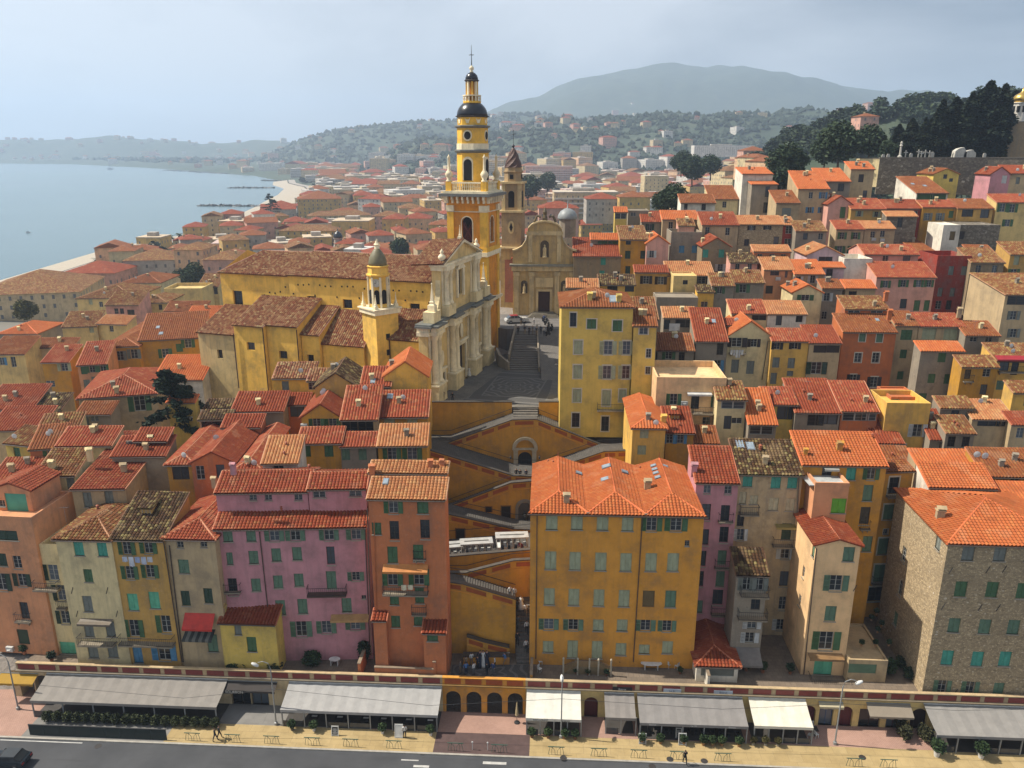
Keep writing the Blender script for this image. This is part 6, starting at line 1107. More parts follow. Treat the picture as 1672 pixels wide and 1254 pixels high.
def hill_z(X,Y):
 """numpy: height of the country behind the town"""
 z = 3.0+np.clip((X+60)/400,0,1)*6+np.clip((Y-700)/3000,0,1)*12
 px = 836+FPX*X/(Y*cP+40*sP)
 for k,(Dd,ft,pts)in SIL.items():
  yy = np.interp(px,[p[0]for p in pts],[p[1]for p in pts]); zp = HC-Dd*np.tan(PIT+np.arctan((yy-627)/FPX))
  f = np.clip((Y-ft)/(Dd-ft),0,1); f = f*f*(3-2*f)*.65+f*.35
  back = np.clip((Y-Dd)/(Dd*.6),0,1)
  z = np.maximum(z,zp*f-back*zp*.5)
 n = np.sin(X*.011+1.3*np.sin(Y*.007))*np.sin(Y*.013+X*.004)+.5*np.sin(X*.031+Y*.017)*np.sin(Y*.029-X*.013)
 n2 = np.sin(X*.0037+2*np.sin(Y*.0021))*np.sin(Y*.0045+X*.0016)+.5*np.abs(np.sin(X*.009+Y*.004))
 z = z+(n*10+n2*np.clip((z-60)/200,0,1)*30)*np.clip((Y-300)/1500,0,1)*np.clip((z-12)/60,0,1)
 xc = np.interp(Y,[p[0]for p in COAST],[p[1]for p in COAST])
 t = np.clip((X-xc)/30,-1,1)
 z = np.where(t<0,-4.0,np.minimum(z,-.4+3.6*t+np.maximum(0,(X-xc-30))*np.where(Y<2000,.45,.15)))
 return z
BA = np.array(BASES)
def town_z(X,Y):
 z = hill_z(X,Y); sh = z.shape; x = X.ravel(); y = Y.ravel(); out = z.ravel().copy()
 sel = np.where((y<330)&(np.abs(x)<230))[0]
 for c in range(0,len(sel),1500):
  i = sel[c:c+1500]; d = (x[i][:,None]-BA[None,:,0])**2+(y[i][:,None]-BA[None,:,1])**2+2.0
  w = 1/d**2; v = (w*BA[None,:,2]).sum(1)/w.sum(1)-.7
  f = np.clip((y[i]-215)/90,0,1); dm = np.sqrt(d.min(1)); f = np.maximum(f,np.clip((dm-25)/40,0,1)*np.clip((y[i]-130)/60,0,1)); out[i] = v*(1-f)+out[i]*f
 q = np.abs(x+2)<14; out = np.where(q&(y<182),np.minimum(out,2+np.clip(y-78,0,100)*.30),out)
 out = np.where(y<77,np.minimum(out,-1.0),np.where(y<84,np.minimum(out,3.0),out))
 return out.reshape(sh)
def grid_mesh(U,Yv,fn):
 Ug,Yg = np.meshgrid(U,Yv); X = Ug*Yg; Z = fn(X,Yg); nr,nc = X.shape
 co = np.stack([X.ravel(),Yg.ravel(),Z.ravel()],1); idx = np.arange(nr*nc).reshape(nr,nc)
 f = np.stack([idx[:-1,:-1].ravel(),idx[:-1,1:].ravel(),idx[1:,1:].ravel(),idx[1:,:-1].ravel()],1); return co,f
def np_mesh(name,co,f,mats,smooth=True):
 me = bpy.data.meshes.new(name); me.vertices.add(len(co)); me.vertices.foreach_set('co',co.astype(np.float32).ravel())
 k = f.shape[1]; me.loops.add(f.size); me.polygons.add(len(f)); me.loops.foreach_set('vertex_index',f.astype(np.int32).ravel())
 me.polygons.foreach_set('loop_start',np.arange(0,f.size,k,dtype=np.int32)); me.polygons.foreach_set('use_smooth',[smooth]*len(f))
 for m_ in mats:me.materials.append(m_)
 me.update(calc_edges=True); me.validate(); return me
def land_mat():
 q = NT('wooded_land'); g = q.n('ShaderNodeNewGeometry'); v = g.outputs['Position']
 a = q.noise(v,.02,8,.7); b = q.noise(v,.006,5); c = q.ramp(a,[(.35,(.020,.034,.020)),(.52,(.036,.056,.030)),(.66,(.075,.085,.05)),(.8,(.16,.15,.11))])
 c = q.mix(c,(.045,.065,.035),q.ramp(b,[(.35,(0,0,0)),(.65,(.6,)*3)]))
 s = q.n('ShaderNodeSeparateXYZ'); q.l(v,s.inputs[0])
 c = q.mix((.22,.19,.16),c,q.ramp(q.math('DIVIDE',s.outputs[1],2000.0),[(.10,(0,0,0)),(.17,(1,1,1))]))
 c = q.mix((.52,.46,.37),c,q.ramp(s.outputs[2],[(.5,(0,0,0)),(1.0,(1,1,1))]))if False else c
 q.col(c); q.set(Roughness=.95); q.bump(a,1.0,3.0); return q.m
co,f = grid_mesh(np.linspace(-1.0,1.0,400),np.geomspace(56,9400,250),town_z)
tag(put('terrain',np_mesh('terrain',co,f,[land_mat()])),kind='structure')
def sea_mat():
 q = NT('sea_water'); g = q.n('ShaderNodeNewGeometry'); v = g.outputs['Position']
 q.col(q.ramp(q.noise(v,.004,4),[(.3,(.085,.145,.165)),(.7,(.11,.18,.195))])); q.set(Roughness=.22,IOR=1.33)
 q.bump(q.noise(v,.25,6,.65),.55,.8); return q.m
m = MB(); m.face([(-9000,200,-.2),(300,200,-.2),(300,9600,-.2),(-9000,9600,-.2)]); tag(build(m,'sea',sea_mat()),kind='structure')
m = MB(); Ys = list(range(300,1560,20))
for y0,y1 in zip(Ys[:-1],Ys[1:]):
 a,b = lerp(y0,COAST),lerp(y1,COAST); w0 = 12+14*max(0,math.sin((y0-560)/240)); w1 = 12+14*max(0,math.sin((y1-560)/240))
 m.face([(a-10-w0*.6,y0,-.5),(a+w0,y0,3.0),(b+w1,y1,3.0),(b-10-w1*.6,y1,-.5)])
tag(build(m,'beach',flat('beach_sand',O_(186,174,154),.95)),kind='structure')
m = MB()
for y0,y1 in zip(Ys[:-1],Ys[1:]):
 a,b = lerp(y0,COAST)+14+14*max(0,math.sin((y0-560)/240)),lerp(y1,COAST)+14+14*max(0,math.sin((y1-560)/240)); m.face([(a,y0,3.4),(a+12,y0,3.6),(b+12,y1,3.6),(b,y1,3.4)])
tag(build(m,'seafront_promenade',paint('promenade',176,166,152)),kind='structure')
def rocks(label,a,b,w,n):
 T = thing('breakwater',label,'breakwater',(a.x,a.y,0),0,'breakwaters off the beach'); m = MB(); r = random.Random(n)
 for i in range(n):
  t = r.random(); p = (b-a)*t; c = Vector((p.x+r.uniform(-w,w),p.y+r.uniform(-w,w),r.uniform(-.5,.9))); s = r.uniform(1.4,2.8)
  P = [c+Vector((r.uniform(-1,1),r.uniform(-1,1),r.uniform(-.6,.6))).normalized()*s for _ in range(4)]
  for q in((0,1,2),(0,2,3),(0,3,1),(1,3,2)):m.face([P[k]for k in q])
 m.slab([(0,-1),(1,-1),(1,.6),(0,.6)],-.5,.5)
 build(m,'boulders',paint('jetty_rock',104,102,98),T)['kind'] = 'stuff'
rocks('nearest dark rock breakwater off the curving beach',on(328,336,0),on(432,337,0),3,260)
rocks('middle dark rock breakwater off the curving beach',on(376,307,0),on(446,307,0),4,260)
rocks('farthest small rock breakwater near the bend of the beach',on(428,295,0),on(470,296,0),5,200)
rocks('long low mole with quay across the bay',on(268,278,0),on(372,284,0),12,500)
for lab,px,py,s in(('white motor boat far out near the opposite shore',180,277,9),('tiny dark sailing boat on the open bay at left',46,380,1.6)):
 p = on(px,py,0); T = thing('boat',lab,'boat',(p.x,p.y,-.1),R(12)); m = MB(); m.slab([(-1,.35),(-.85,0),(.8,0),(1.1,.4)],-.28,.28); build(m,'hull',paint('boat_white',214,216,218),T); T.scale = (s,s,s)
 m = MB(); m.box(-.5,.3,-.2,.2,.38,.7); build(m,'cabin',paint('boat_cabin',150,160,170),T); m = MB(); m.tube([(0,0,.4),(0,0,2.2)],.03,5); build(m,'mast',paint('mast',90,90,90),T)
# far town
SKY = [(-400,490),(0,480),(100,452),(200,436),(300,440),(355,440),(360,426),(500,416),(720,421),(740,432),(820,432),(835,420),(930,396),(940,386),(1005,347),(1105,332),(1110,322),(1200,292),(1230,272),(1340,262),(1672,255),(2200,255)]
CW = {'cream':O_(204,184,142),'white':O_(214,208,196),'pink':O_(204,158,138),'yellow':O_(206,170,102),'grey':O_(176,168,156),'peach':O_(218,178,138),'sand':O_(198,176,138)}
RC = {'red':'red','rust':'rust','brown':'old','flat':None}
BIG = {'red':TILE['red'],'rust':TILE['rust'],'brown':TILE['old']}
def block(name,label,cat,group,x,y,z,w,d,hh,ya,wc,rc,hip=True,balc=False,store=3.0,wsp=3.2):
 T = thing(name,label,cat,(x,y,z),ya,group); m = MB(); m.box(-w/2,w/2,-d/2,d/2,-3,hh); build(m,'wall',plaster(CW[wc],.5),T)
 m = MB(); nz = max(1,int(hh/store))
 for k in range(nz):
  zz = k*store+.9
  for sd,L,off in((0,w,d/2),(1,d,w/2),(2,d,w/2)):
   n = max(1,int(L/wsp))
   for i in range(n):
    if rnd.random()<.16:continue
    u = -L/2+L*(i+.5)/n; a = .42; r_ = off+.03
    q = [(u-a,zz),(u+a,zz),(u+a,zz+1.35),(u-a,zz+1.35)]
    if sd==0:m.face([(p,-r_,s)for p,s in q])
    elif sd==1:m.face([(r_,p,s)for p,s in q])
    else:m.face([(-r_,-p,s)for p,s in q])
 build(m,'windows',flat('far_windows',(.13,.13,.125),.4),T)['kind'] = 'stuff'
 if balc:
  m = MB()
  for k in range(1,nz):m.box(-w/2+.3,w/2-.3,-d/2-1.1,-d/2-.04,k*store-.1,k*store+.85)
  build(m,'balconies',plaster(mx3(CW[wc],(.8,.8,.8),.4),.3),T)['kind'] = 'stuff'
 rb = MB()
 if rc=='flat':
  m = MB(); m.box(-w/2-.1,w/2+.1,-d/2-.1,d/2+.1,hh,hh+.6); build(m,'roof',plaster(mx3(CW[wc],(.45,.42,.4),.5),.6),T)
  m = MB(); m.box(-w*.2,w*.15,-d*.15,d*.2,hh+.6,hh+2.6); build(m,'roof_box',plaster(CW['grey'],.6),T)
 else:
  o_ = .5; r = min(w,d)/2; zt = hh+(r+o_)*.34
  A = [(-w/2-o_,-d/2-o_,hh),(w/2+o_,-d/2-o_,hh),(w/2+o_,d/2+o_,hh),(-w/2-o_,d/2+o_,hh)]
  if w>=d:R0,R1 = (-w/2+(r if hip else-o_),0,zt),(w/2-(r if hip else-o_),0,zt); F4 = [[A[0],A[1],R1,R0],[A[1],A[2],R1],[A[2],A[3],R0,R1],[A[3],A[0],R0]]
  else:R0,R1 = (0,-d/2+(r if hip else-o_),zt),(0,d/2-(r if hip else-o_),zt); F4 = [[A[0],A[1],R0],[A[1],A[2],R1,R0],[A[2],A[3],R1],[A[3],A[0],R0,R1]]
  for P in F4:
   P = [Vector(p)for p in P]; u = (P[1]-P[0]).normalized(); vv = Vector((0,0,1)).cross(u); vv = (P[2]-P[0])-u*(P[2]-P[0]).dot(u); vv.normalize()
   rb.face(P,[((p-P[0]).dot(u),(p-P[0]).dot(vv))for p in P])
  rb.face(A[::-1]); build(rb,'roof',[tile(RC[rc])],T)
  if rnd.random()<.6:put('chimney',kit('chimney'),T,(rnd.uniform(-w*.3,w*.3),rnd.uniform(-d*.2,d*.2),hh+.9),(0,0,0),(1.1,1.1,1.3),plaster(CW['sand'],.6))
 return T
ORD = ['first','second','third','fourth','fifth','sixth','seventh','eighth','ninth','tenth','eleventh','twelfth','thirteenth','fourteenth','fifteenth','sixteenth','seventeenth','eighteenth','nineteenth','twentieth','twenty-first','twenty-second','twenty-third','twenty-fourth','twenty-fifth','twenty-sixth','twenty-seventh','twenty-eighth','twenty-ninth','thirtieth']+['%d-th'%i for i in range(31,120)]
def gz(x,y):return float(hill_z(np.array([x]),np.array([y]))[0])
MANUAL = []
def far_manual(name,label,cat,pxl,pxr,pyt,Y,hh,d,wc,rc,ya=0,**k):
 a,b = at(pxl,pyt,Y),at(pxr,pyt,Y); zb = a.z-hh; MANUAL.append(((a.x+b.x)/2,Y+d/2,(b.x-a.x)/2+4,d/2+6))
 return block(name,label,cat,'landmark buildings of the far town',(a.x+b.x)/2,Y+d/2,zb,b.x-a.x,d,hh,R(ya),wc,rc,**k)
far_manual('villa','mauve villa with red hipped roof next to the dark market hall','house',100,186,446,300,14,20,'pink','red')
far_manual('apartment_block','yellow block with rooftop garden standing up against the bay','building',222,262,389,430,22,14,'yellow','flat',balc=True)
far_manual('town_building','tall orange house with brown roof edge left of the church','house',283,330,408,300,24,16,'peach','brown')
far_manual('town_building','pink house joined to the tall orange house left of the church','house',331,385,424,290,20,18,'pink','brown')
far_manual('town_building','pale grey town house with many windows below the rooftop garden','house',196,282,425,320,16,20,'grey','brown',ya=10)
far_manual('apartment_tower','left pale tower block in the far town','building',603,632,259,1500,46,30,'cream','flat')
far_manual('apartment_tower','wide pale tower block left half of the pair','building',648,676,252,1550,52,30,'white','flat',balc=True)
far_manual('apartment_tower','wide pale tower block right half of the pair','building',678,719,255,1560,50,30,'white','flat',balc=True)
far_manual('long_white_building','long white flat building on the far right slope','building',1134,1232,238,1300,14,24,'white','flat')
far_manual('town_building','cream four-storey house with roof garden behind the nave','house',541,602,362,480,17,22,'yellow','flat')
far_manual('town_building','pink house with rows of shutters behind the nave','house',608,655,353,520,18,16,'pink','brown')
far_manual('town_building','pink hipped house left of the bell tower','house',655,702,357,500,17,20,'peach','red')
far_manual('town_building','yellow hipped house just left of the bell tower','house',700,742,367,480,12,16,'yellow','rust')
far_manual('town_building','long low yellow building with many windows behind the church roof','house',455,548,377,440,9,16,'yellow','brown')
far_manual('town_building','big yellow hipped house at the seafront corner','house',478,548,325,640,18,34,'yellow','rust',ya=14)
far_manual('town_building','white house with red roof and green windows in the far town centre','house',588,634,325,640,18,20,'white','red',ya=-20)
far_manual('town_building','pale green-shuttered terrace building along the seafront street','house',500,600,352,560,12,16,'cream','brown',ya=14)
far_manual('villa','round-fronted pink villa among the trees of the wooded hill','house',1406,1436,190,430,9,12,'pink','rust')
far_manual('market_hall','dark brown roofed market hall at the left edge by the beach','market hall',-60,100,480,256,9,34,'sand','brown',ya=14)
far_manual('town_building','cream hotel with pale flat roof right of the chapel tower','house',850,905,285,900,22,30,'cream','flat',balc=True)
far_manual('town_building','pink long apartment house right of the chapel bell tower','house',858,935,272,1120,20,20,'pink','flat',balc=True)
far_manual('town_building','yellow house with red hipped roof below the dark trees','house',1012,1062,322,420,14,16,'yellow','rust')
far_manual('town_building','house with wide red roof behind the chapel dome','house',958,1012,325,430,10,18,'grey','red')
far_manual('apartment_block','stepped cream flats with roof terraces right of the chapel','building',905,1010,315,520,16,24,'sand','flat',balc=True)
far_manual('town_building','ornate pale hotel with towers in the far town','house',1053,1092,288,760,26,24,'cream','flat')
far_manual('town_building','pink red-roofed house behind the chapel gable','house',880,945,340,380,11,16,'pink','red')
cand = []
r2 = random.Random(11); y = 262.0
while y<2100:
 st_ = 8.6+y*.0235; x = lerp(y,COAST)+40; xmax = min(.45*y+60,620)
 while x<xmax:
  w = r2.uniform(.5,.8)*st_*(r2.uniform(.8,1.25)if y<520 else r2.uniform(.8,1.6)); d = r2.uniform(.7,1.0)*st_; hh = r2.uniform(6,15)if y<480 else r2.uniform(9,19); cx,cy = x+w/2,y+r2.uniform(-.25,.25)*st_
  x+=w+r2.uniform(.5,st_*.42)
  if r2.random()<.05+(.22 if y>1250 else 0):continue
  z = gz(cx,cy)
  if z>45 or any(abs(cx-a)<ww+w/2 and abs(cy-b)<dd+d/2 for a,b,ww,dd in MANUAL):continue
  px,py = proj((cx,cy,z+hh))
  if px<-20 or px>1300 or py>lerp(px,SKY)-1:continue
  if cy<330 and cx>-55:continue
  if cx>60 and cy<380:continue
  cand.append([px,py,cx,cy,z,w,d,hh])
 y+=st_*(.86+y/1500)
def level(py):
 for lim,s in((412,'nave ridge'),(385,'belfry sill'),(362,'belfry window'),(338,'belfry capitals'),(318,'tower cornice'),(300,'tower balustrade'),(284,'pinnacle'),(268,'drum window'),(0,'drum cornice')):
  if py>=lim:return s
rows = {}
for c in cand:rows.setdefault((level(c[1]),c[0]>778),[]).append(c)
nh = nb = 0
far_rest = []
for(lv,right),L in rows.items():
 L.sort(key=lambda c:abs(c[0]-778))
 for i,c in enumerate(L):
  px,py,cx,cy,z,w,d,hh = c; wc = r2.choice(('cream','cream','pink','yellow','sand','peach','white','grey')); near_ = cy<700
  rc = r2.choice(('red','red','rust','brown','rust'))if r2.random()<(.9 if near_ else.5)else 'flat'
  lab = '%s %s, %s %s of the bell tower at %s height'%(wc,{'red':'red-roofed','rust':'rust-roofed','brown':'brown-roofed','flat':'flat-roofed'}[rc]+(' house' if rc!='flat' else ' block'),ORD[i],'right' if right else 'left',lv)
  if rc!='flat':nm,ct2 = ('far_house' if cy<620 else 'distant_house'),'house'; nh+=1
  else:nm,ct2 = 'far_block','building'; nb+=1
  block(nm,lab,ct2,'houses of the far town',cx,cy,z,w,d,hh,R(r2.choice((14,14,14,-4,25))+r2.uniform(-4,4)),wc,rc,r2.random()<.7,rc=='flat' and r2.random()<.6)
print('far houses',nh,'blocks',nb)
vil = []
for i in range(1200):
 px = r2.uniform(0,1560); k = r2.random(); yy = r2.uniform(120,300)
 Yv = r2.choice((r2.uniform(1300,2000),r2.uniform(2000,3100),r2.uniform(3640,4200),r2.uniform(3000,4400)))
 d = Yv*cP; x = (px-836)/FPX*(d+10); z = gz(x,Yv)
 if z<4:continue
 ok = True; pz = z+5
 for s_ in(.35,.5,.62,.72,.8,.86,.92,.96):
  if gz(x*s_,Yv*s_)>HC+(pz-HC)*s_+.5:ok = False; break
 p = proj((x,Yv,pz))
 if not ok or p[1]>lerp(p[0],SKY)-4 or p[1]<125:continue
 if p[1]<185 and r2.random()<.75:continue
 vil.append((p[0],p[1],x,Yv,z))
vil = vil[:280]
vr = {}
for v_ in vil:vr.setdefault('wooded hill' if v_[3]<2050 else 'hazy middle slope' if v_[3]<3200 else 'far hazy slope',[]).append(v_)
for nm,L in vr.items():
 L.sort()
 for i,(px,py,x,Yv,z)in enumerate(L):
  wc = r2.choice(('white','white','cream','pink','sand')); rc = r2.choice(('red','rust','flat')); s_ = r2.uniform(.8,1.6); big = r2.random()<.25
  block('hillside_villa','%s villa with %s roof, %s from the left on the %s'%(wc,{'red':'red','rust':'rust','flat':'flat'}[rc],ORD[i],nm),'villa','villas on the wooded hills',x,Yv,z,(20 if big else 13)*s_,11*s_,(12 if big else 7)*s_,R(r2.uniform(-20,30)),wc,rc,True)
print('villas',len(vil))
p = at(553,406,400); T = thing('campanile','small cream campanile with black dome behind the nave roof','tower',(p.x,400,p.z-14),R(10)); m = MB(); m.box(-2.2,2.2,-2.2,2.2,-4,15); build(m,'shaft',plaster(CW['cream'],.7),T)
m = MB(); m.lathe([(2.6,15),(2.6,15.5),(2.0,15.6),(2.0,19),(2.5,19.2),(2.5,19.5)],8); build(m,'drum',plaster(CW['grey'],.7),T); m = MB(); m.lathe([(2.3,19.5),(2.3,20.4),(1.8,21.6),(1.0,22.4),(.3,22.8),(.2,23.6),(0.02,24.4)],12); build(m,'dome',BLACKT,T,smooth=True)
m = MB(); m.box(-.7,.7,-2.26,-2.2,10,13.6); build(m,'opening',DARK,T)
# restaurant marquees and awnings on the quay
IRON = paint('iron',40,42,44); ALU = paint('grey_metal',150,152,150,.4); WHITEP = paint('white_plastic',222,222,216,.45)
def sthing(name,label,cat,x,y,z=.12,rz=0.0,group=None):return thing(name,label,cat,MS@Vector((x,y,z)),YAW0+rz,group)
def marquee(label,pxl,pxr,col,zf=2.35,zb=3.35,y0=-3.3,posts=6,glazed=True,seam=1.5,text=None):
 xa_,xb_ = X(pxl,1170),X(pxr,1170); w = xb_-xa_; T = sthing('marquee',label,'marquee',xa_,0,0,0,'restaurant marquees along the quay'); m = MB(); n = max(3,int(w/seam))
 for i in range(n):
  a,b = w*i/n,w*(i+1)/n; c = (a+b)/2
  for k in range(4):
   f0,f1 = k/4,(k+1)/4; sg = lambda f:.10*math.sin(math.pi*f); P = lambda x,f,dz:(x,y0*(1-f)-.06,zf+(zb-zf)*f-sg(f)-dz)
   m.face([P(a,f0,0),P(c,f0,.05),P(c,f1,.05),P(a,f1,0)]); m.face([P(c,f0,.05),P(b,f0,0),P(b,f1,0),P(c,f1,.05)])
  m.face([(a,y0-.07,zf-.32),(b,y0-.07,zf-.32),(b,y0-.07,zf),(a,y0-.07,zf)])
 cv = flat('canvas_%d_%d'%(col[0],col[2]),O_(*col),.9,0,.12); build(m,'canopy',cv,T)
 m = MB(); m.tube([(0,-.05,zb+.02),(w,-.05,zb+.02)],.07,6); build(m,'roller',WHITEP,T)
 pm = MB(); pm.box(-.06,.06,-.06,.06,.12,zf-.03); pme = pm.mesh('post',[ALU])
 for i in range(posts):put('post',pme,T,(w*i/(posts-1)*.985+.1,y0+.1,0))
 if glazed:
  g = MB(); g.box(-.5,.5,-.02,.02,.14,.85); gm = g.mesh('glass_screen',[flat('tinted_glass',(.05,.055,.06),.15)])
  for i in range(posts-1):
   if i%3!=1:put('glass_screen',gm,T,(w*(i+.5)/(posts-1),y0+.1,0),(0,0,0),(w/(posts-1)-.3,1,1))
 m = MB(); m.box(.1,w-.1,y0+.2,-.1,.118,.16); build(m,'deck',paint('deck',74,70,66),T)
 if text:
  for tx_,u,s_ in text:
   cu = bpy.data.curves.new('lettering','FONT'); cu.body = tx_; cu.size = s_; cu.align_x = 'CENTER'; cu.extrude = .004; o_ = put('lettering',cu,T,(w*u,y0-.085,zf-.27),(R(90),0,0)); cu.materials.append(paint('lettering_ink',40,40,40)if col[0]>180 else paint('lettering_white',220,220,214))
 return T,xa_,w
marquee('long dark grey marquee at the left end of the quay',36,352,(146,140,132),posts=7)
marquee('long pale grey marquee left of the yellow arches',458,717,(172,170,166),posts=8)
marquee('white canopy restaurant right of the yellow arches',859,948,(228,224,210),y0=-3.2,posts=5,text=[('RESTAURANT',.27,.26),('Le Jardin',.72,.26)])
marquee('small grey awning with chalkboard walls beside the arched door',987,1036,(142,136,130),y0=-2.6,zf=2.3,posts=3)
marquee('wide grey awning with open dining terrace',1041,1212,(142,138,134),y0=-3.3,posts=6,glazed=False,text=[('Bistrot',.12,.26),('Le 31',.5,.3),('Bistrot',.85,.26)])
marquee('white canopy restaurant right of the open dining terrace',1222,1314,(232,226,206),y0=-3.1,posts=5)
marquee('grey marquee with white planters at the right edge',1502,1700,(150,146,140),y0=-3.5,posts=7)
def shop_awning(label,pxl,pxr,z,pr,dr,col):
 xa_,xb_ = X(pxl,1145),X(pxr,1145); T = sthing('shop_awning',label,'awning',xa_,0,0,0,'small shop awnings under the parapet'); w = xb_-xa_; m = MB(); n = max(4,int(w/.4))
 for i in range(n):
  a,b = w*i/n,w*(i+1)/n; m.face([(a,-pr,z-dr),(b,-pr,z-dr),(b,-.03,z),(a,-.03,z)]); m.face([(a,-pr-.001,z-dr-.22-.06*(i%2)),(b,-pr-.001,z-dr-.22-.06*(i%2)),(b,-pr,z-dr),(a,-pr,z-dr)])
 build(m,'canvas',flat('shopcanvas_%d'%col[0],O_(*col),.9,0,.1),T); m = MB(); m.tube([(0,-.04,z+.03),(w,-.04,z+.03)],.05,5); m.tube([(.1,-.04,z-.4),(.1,-pr,z-dr)],.02,4); m.tube([(w-.1,-.04,z-.4),(w-.1,-pr,z-dr)],.02,4); build(m,'frame',ALU,T)
shop_awning('beige shop awning over the dark shop front at right',1398,1466,3.2,1.3,.7,(150,138,120)); shop_awning('short scalloped cream awning above the blue shop door',1324,1362,3.1,.5,.25,(196,184,150)); shop_awning('dark awning above the black shop front between marquees',362,450,3.2,1.1,.45,(66,60,56))
shop_awning('mustard awning at the left end of the arcade',-20,44,3.2,1.2,.5,(176,138,48))
def sign(label,px,py,w,h,bgc,txt,ink,z=None,y=-.1,size=.3,zoff=3.9):
 T = sthing('sign_board',label,'sign',X(px,py),y,zoff,0,'signs on the arcade'); m = MB(); m.box(-w/2,w/2,-.03,.03,-h/2,h/2); build(m,'board',paint('sign_%d_%d'%(bgc[0],bgc[2]),*bgc),T)
 cu = bpy.data.curves.new('lettering','FONT'); cu.body = txt; cu.size = size; cu.align_x = 'CENTER'; cu.align_y = 'CENTER'; cu.extrude = .003; cu.materials.append(paint('ink_%d'%ink[0],*ink)); put('lettering',cu,T,(0,-.036,0),(R(90),0,0))
sign('dark sign with white VON BOURBON lettering on the black shop front',388,1124,3.4,.42,(28,26,26),'VON BOURBON',(220,216,206),y=-1.16,zoff=2.62,size=.42)
sign('black restaurant sign on the parapet',1010,1117,2.1,.5,(28,28,32),'Bistrot',(220,220,220)); sign('pale blue sign on the parapet, left of two',1088,1122,1.9,.5,(176,186,196),'Le 31',(40,50,80)); sign('pale blue sign on the parapet, right of two',1167,1124,2.0,.5,(176,186,196),'Bistrot',(40,50,80))
sign('square black sign with white ring beside the right arched door',1467,1168,.8,.8,(24,28,34),'O',(150,190,210),zoff=2.0,size=.9)
def lamp(label,px,py,h,rz,over=1.6):
 p = on(px,py,.12); T = thing('street_lamp',label,'street lamp',p,rz,'street lamps on the quay'); m = MB(); m.tube([(0,0,0),(0,0,h-.9),(.12*over,0,h-.25),(.45*over,0,h),(over*.8,0,h-.15)],[.09,.065,.05,.045,.04],7); build(m,'pole',ALU,T)
 m = MB(); m.lathe([(.02,-.45),(.16,-.35),(.2,0),(.14,.3),(.03,.42)],10); o_ = build(m,'lamp_head',WHITEP,T,(over,0,h-.38),0,True); o_.rotation_euler = (0,R(62),0); m = MB(); m.lathe([(.2,0),(.2,.3),(.1,.35)],8); build(m,'base',ALU,T)
lamp('street lamp left of the pale grey marquee',451,1183,8.0,R(180)); lamp('tall thin lamp in front of the white canopy',916,1204,7.4,R(90),.5); lamp('street lamp on the pink forecourt at right',1363,1215,8.0,0); lamp('street lamp at the far left end of the quay',30,1158,7.0,R(170))
m = MB(); m.box(-.85,.85,-.03,.03,.92,.98)
for s_ in(-1,1):
 m.tube([(s_*.8,0,0),(s_*.72,0,.5),(s_*.62,0,.93)],.025,5); m.tube([(s_*.1,0,0),(s_*.14,0,.5),(s_*.3,0,.75),(s_*.5,0,.9)],.022,5); m.tube([(s_*.45,0,0),(s_*.45,0,.6),(s_*.35,0,.93)],.018,4)
rl = m.mesh('railing',[paint('railing_green',66,104,88,.5)])
RPX = [311,377,441,508,571,642,743,815,908,978,1043,1107,1180,1395,1450]
for i,px in enumerate(RPX):
 xx = sx(px,1216+(px-311)*.033,.12); T = sthing('pavement_railing','green metal railing on the kerb, %s from the left'%ORD[i],'railing',xx,-5.85,.12,0,'green railings along the kerb'); put('frame',rl,T)
m = MB(); m.tube([(0,0,0),(0,0,.85)],.03,6); m.lathe([(.0,.82),(.09,.88),(.09,.98),(0,1.05)],8)
bm = m.mesh('bollard',[paint('bollard',200,200,196)])
for i,px in enumerate((771,796)):T = sthing('bollard','%s thin white-topped bollard in front of the arches'%('left' if i==0 else 'right'),'bollard',sx(px,1228,.1),-5.6,.12,0,'bollards'); put('post',bm,T)
T = sthing('hoarding','long dark green fence along the left kerb','fence',sx(46,1205),-5.9,.12,0); L_ = sx(268,1218)-sx(46,1205); n = 9; m = MB(); m.box(0,L_/n-.03,-.04,.04,0,1.25); fm = m.mesh('panel',[paint('fence_green',28,44,42)])
for i in range(n):put('panel',fm,T,(i*L_/n,0,0))
m = MB(); m.box(-.02,L_+.02,-.06,.06,1.25,1.32); build(m,'rail',IRON,T)
for i,(px,py)in enumerate(((1094,1240),(1408,1237),(1065,1250),(690,1228),(920,1238),(160,1217),(1150,1243))):
 T = sthing('manhole_cover','round dark manhole cover near the kerb, number %s from the camera list'%ORD[i]if False else 'dark round manhole cover by the kerb, %s'%('beside the man in black','near the right street lamp','right of the middle railings','in the road below the pale marquee','below the white canopy','in the road by the green fence','between two right railings')[i],'manhole cover',*sxy(px,py,.1),.125 if py<1245 and px not in(690,160)else.004,0,'manhole covers'); m = MB(); m.lathe([(.36,0),(.36,.012),(.3,.014),(.3,.006),(0,.006)],16); build(m,'lid',paint('cast_iron',60,56,54),T)
T = thing('overhead_cable','thin dark cable slung along the quay in front of the awnings','cable'); m = MB(); pts = [at(54,1118,69.6),at(300,1140,69.3),at(449,1125,69.4),at(700,1152,68.6),at(916,1141,68.0),at(1180,1158,67.2),at(1378,1149,66.9),at(1560,1160,66.2),at(1700,1158,66)]
m.tube(pts,.022,4); build(m,'wire',IRON,T)
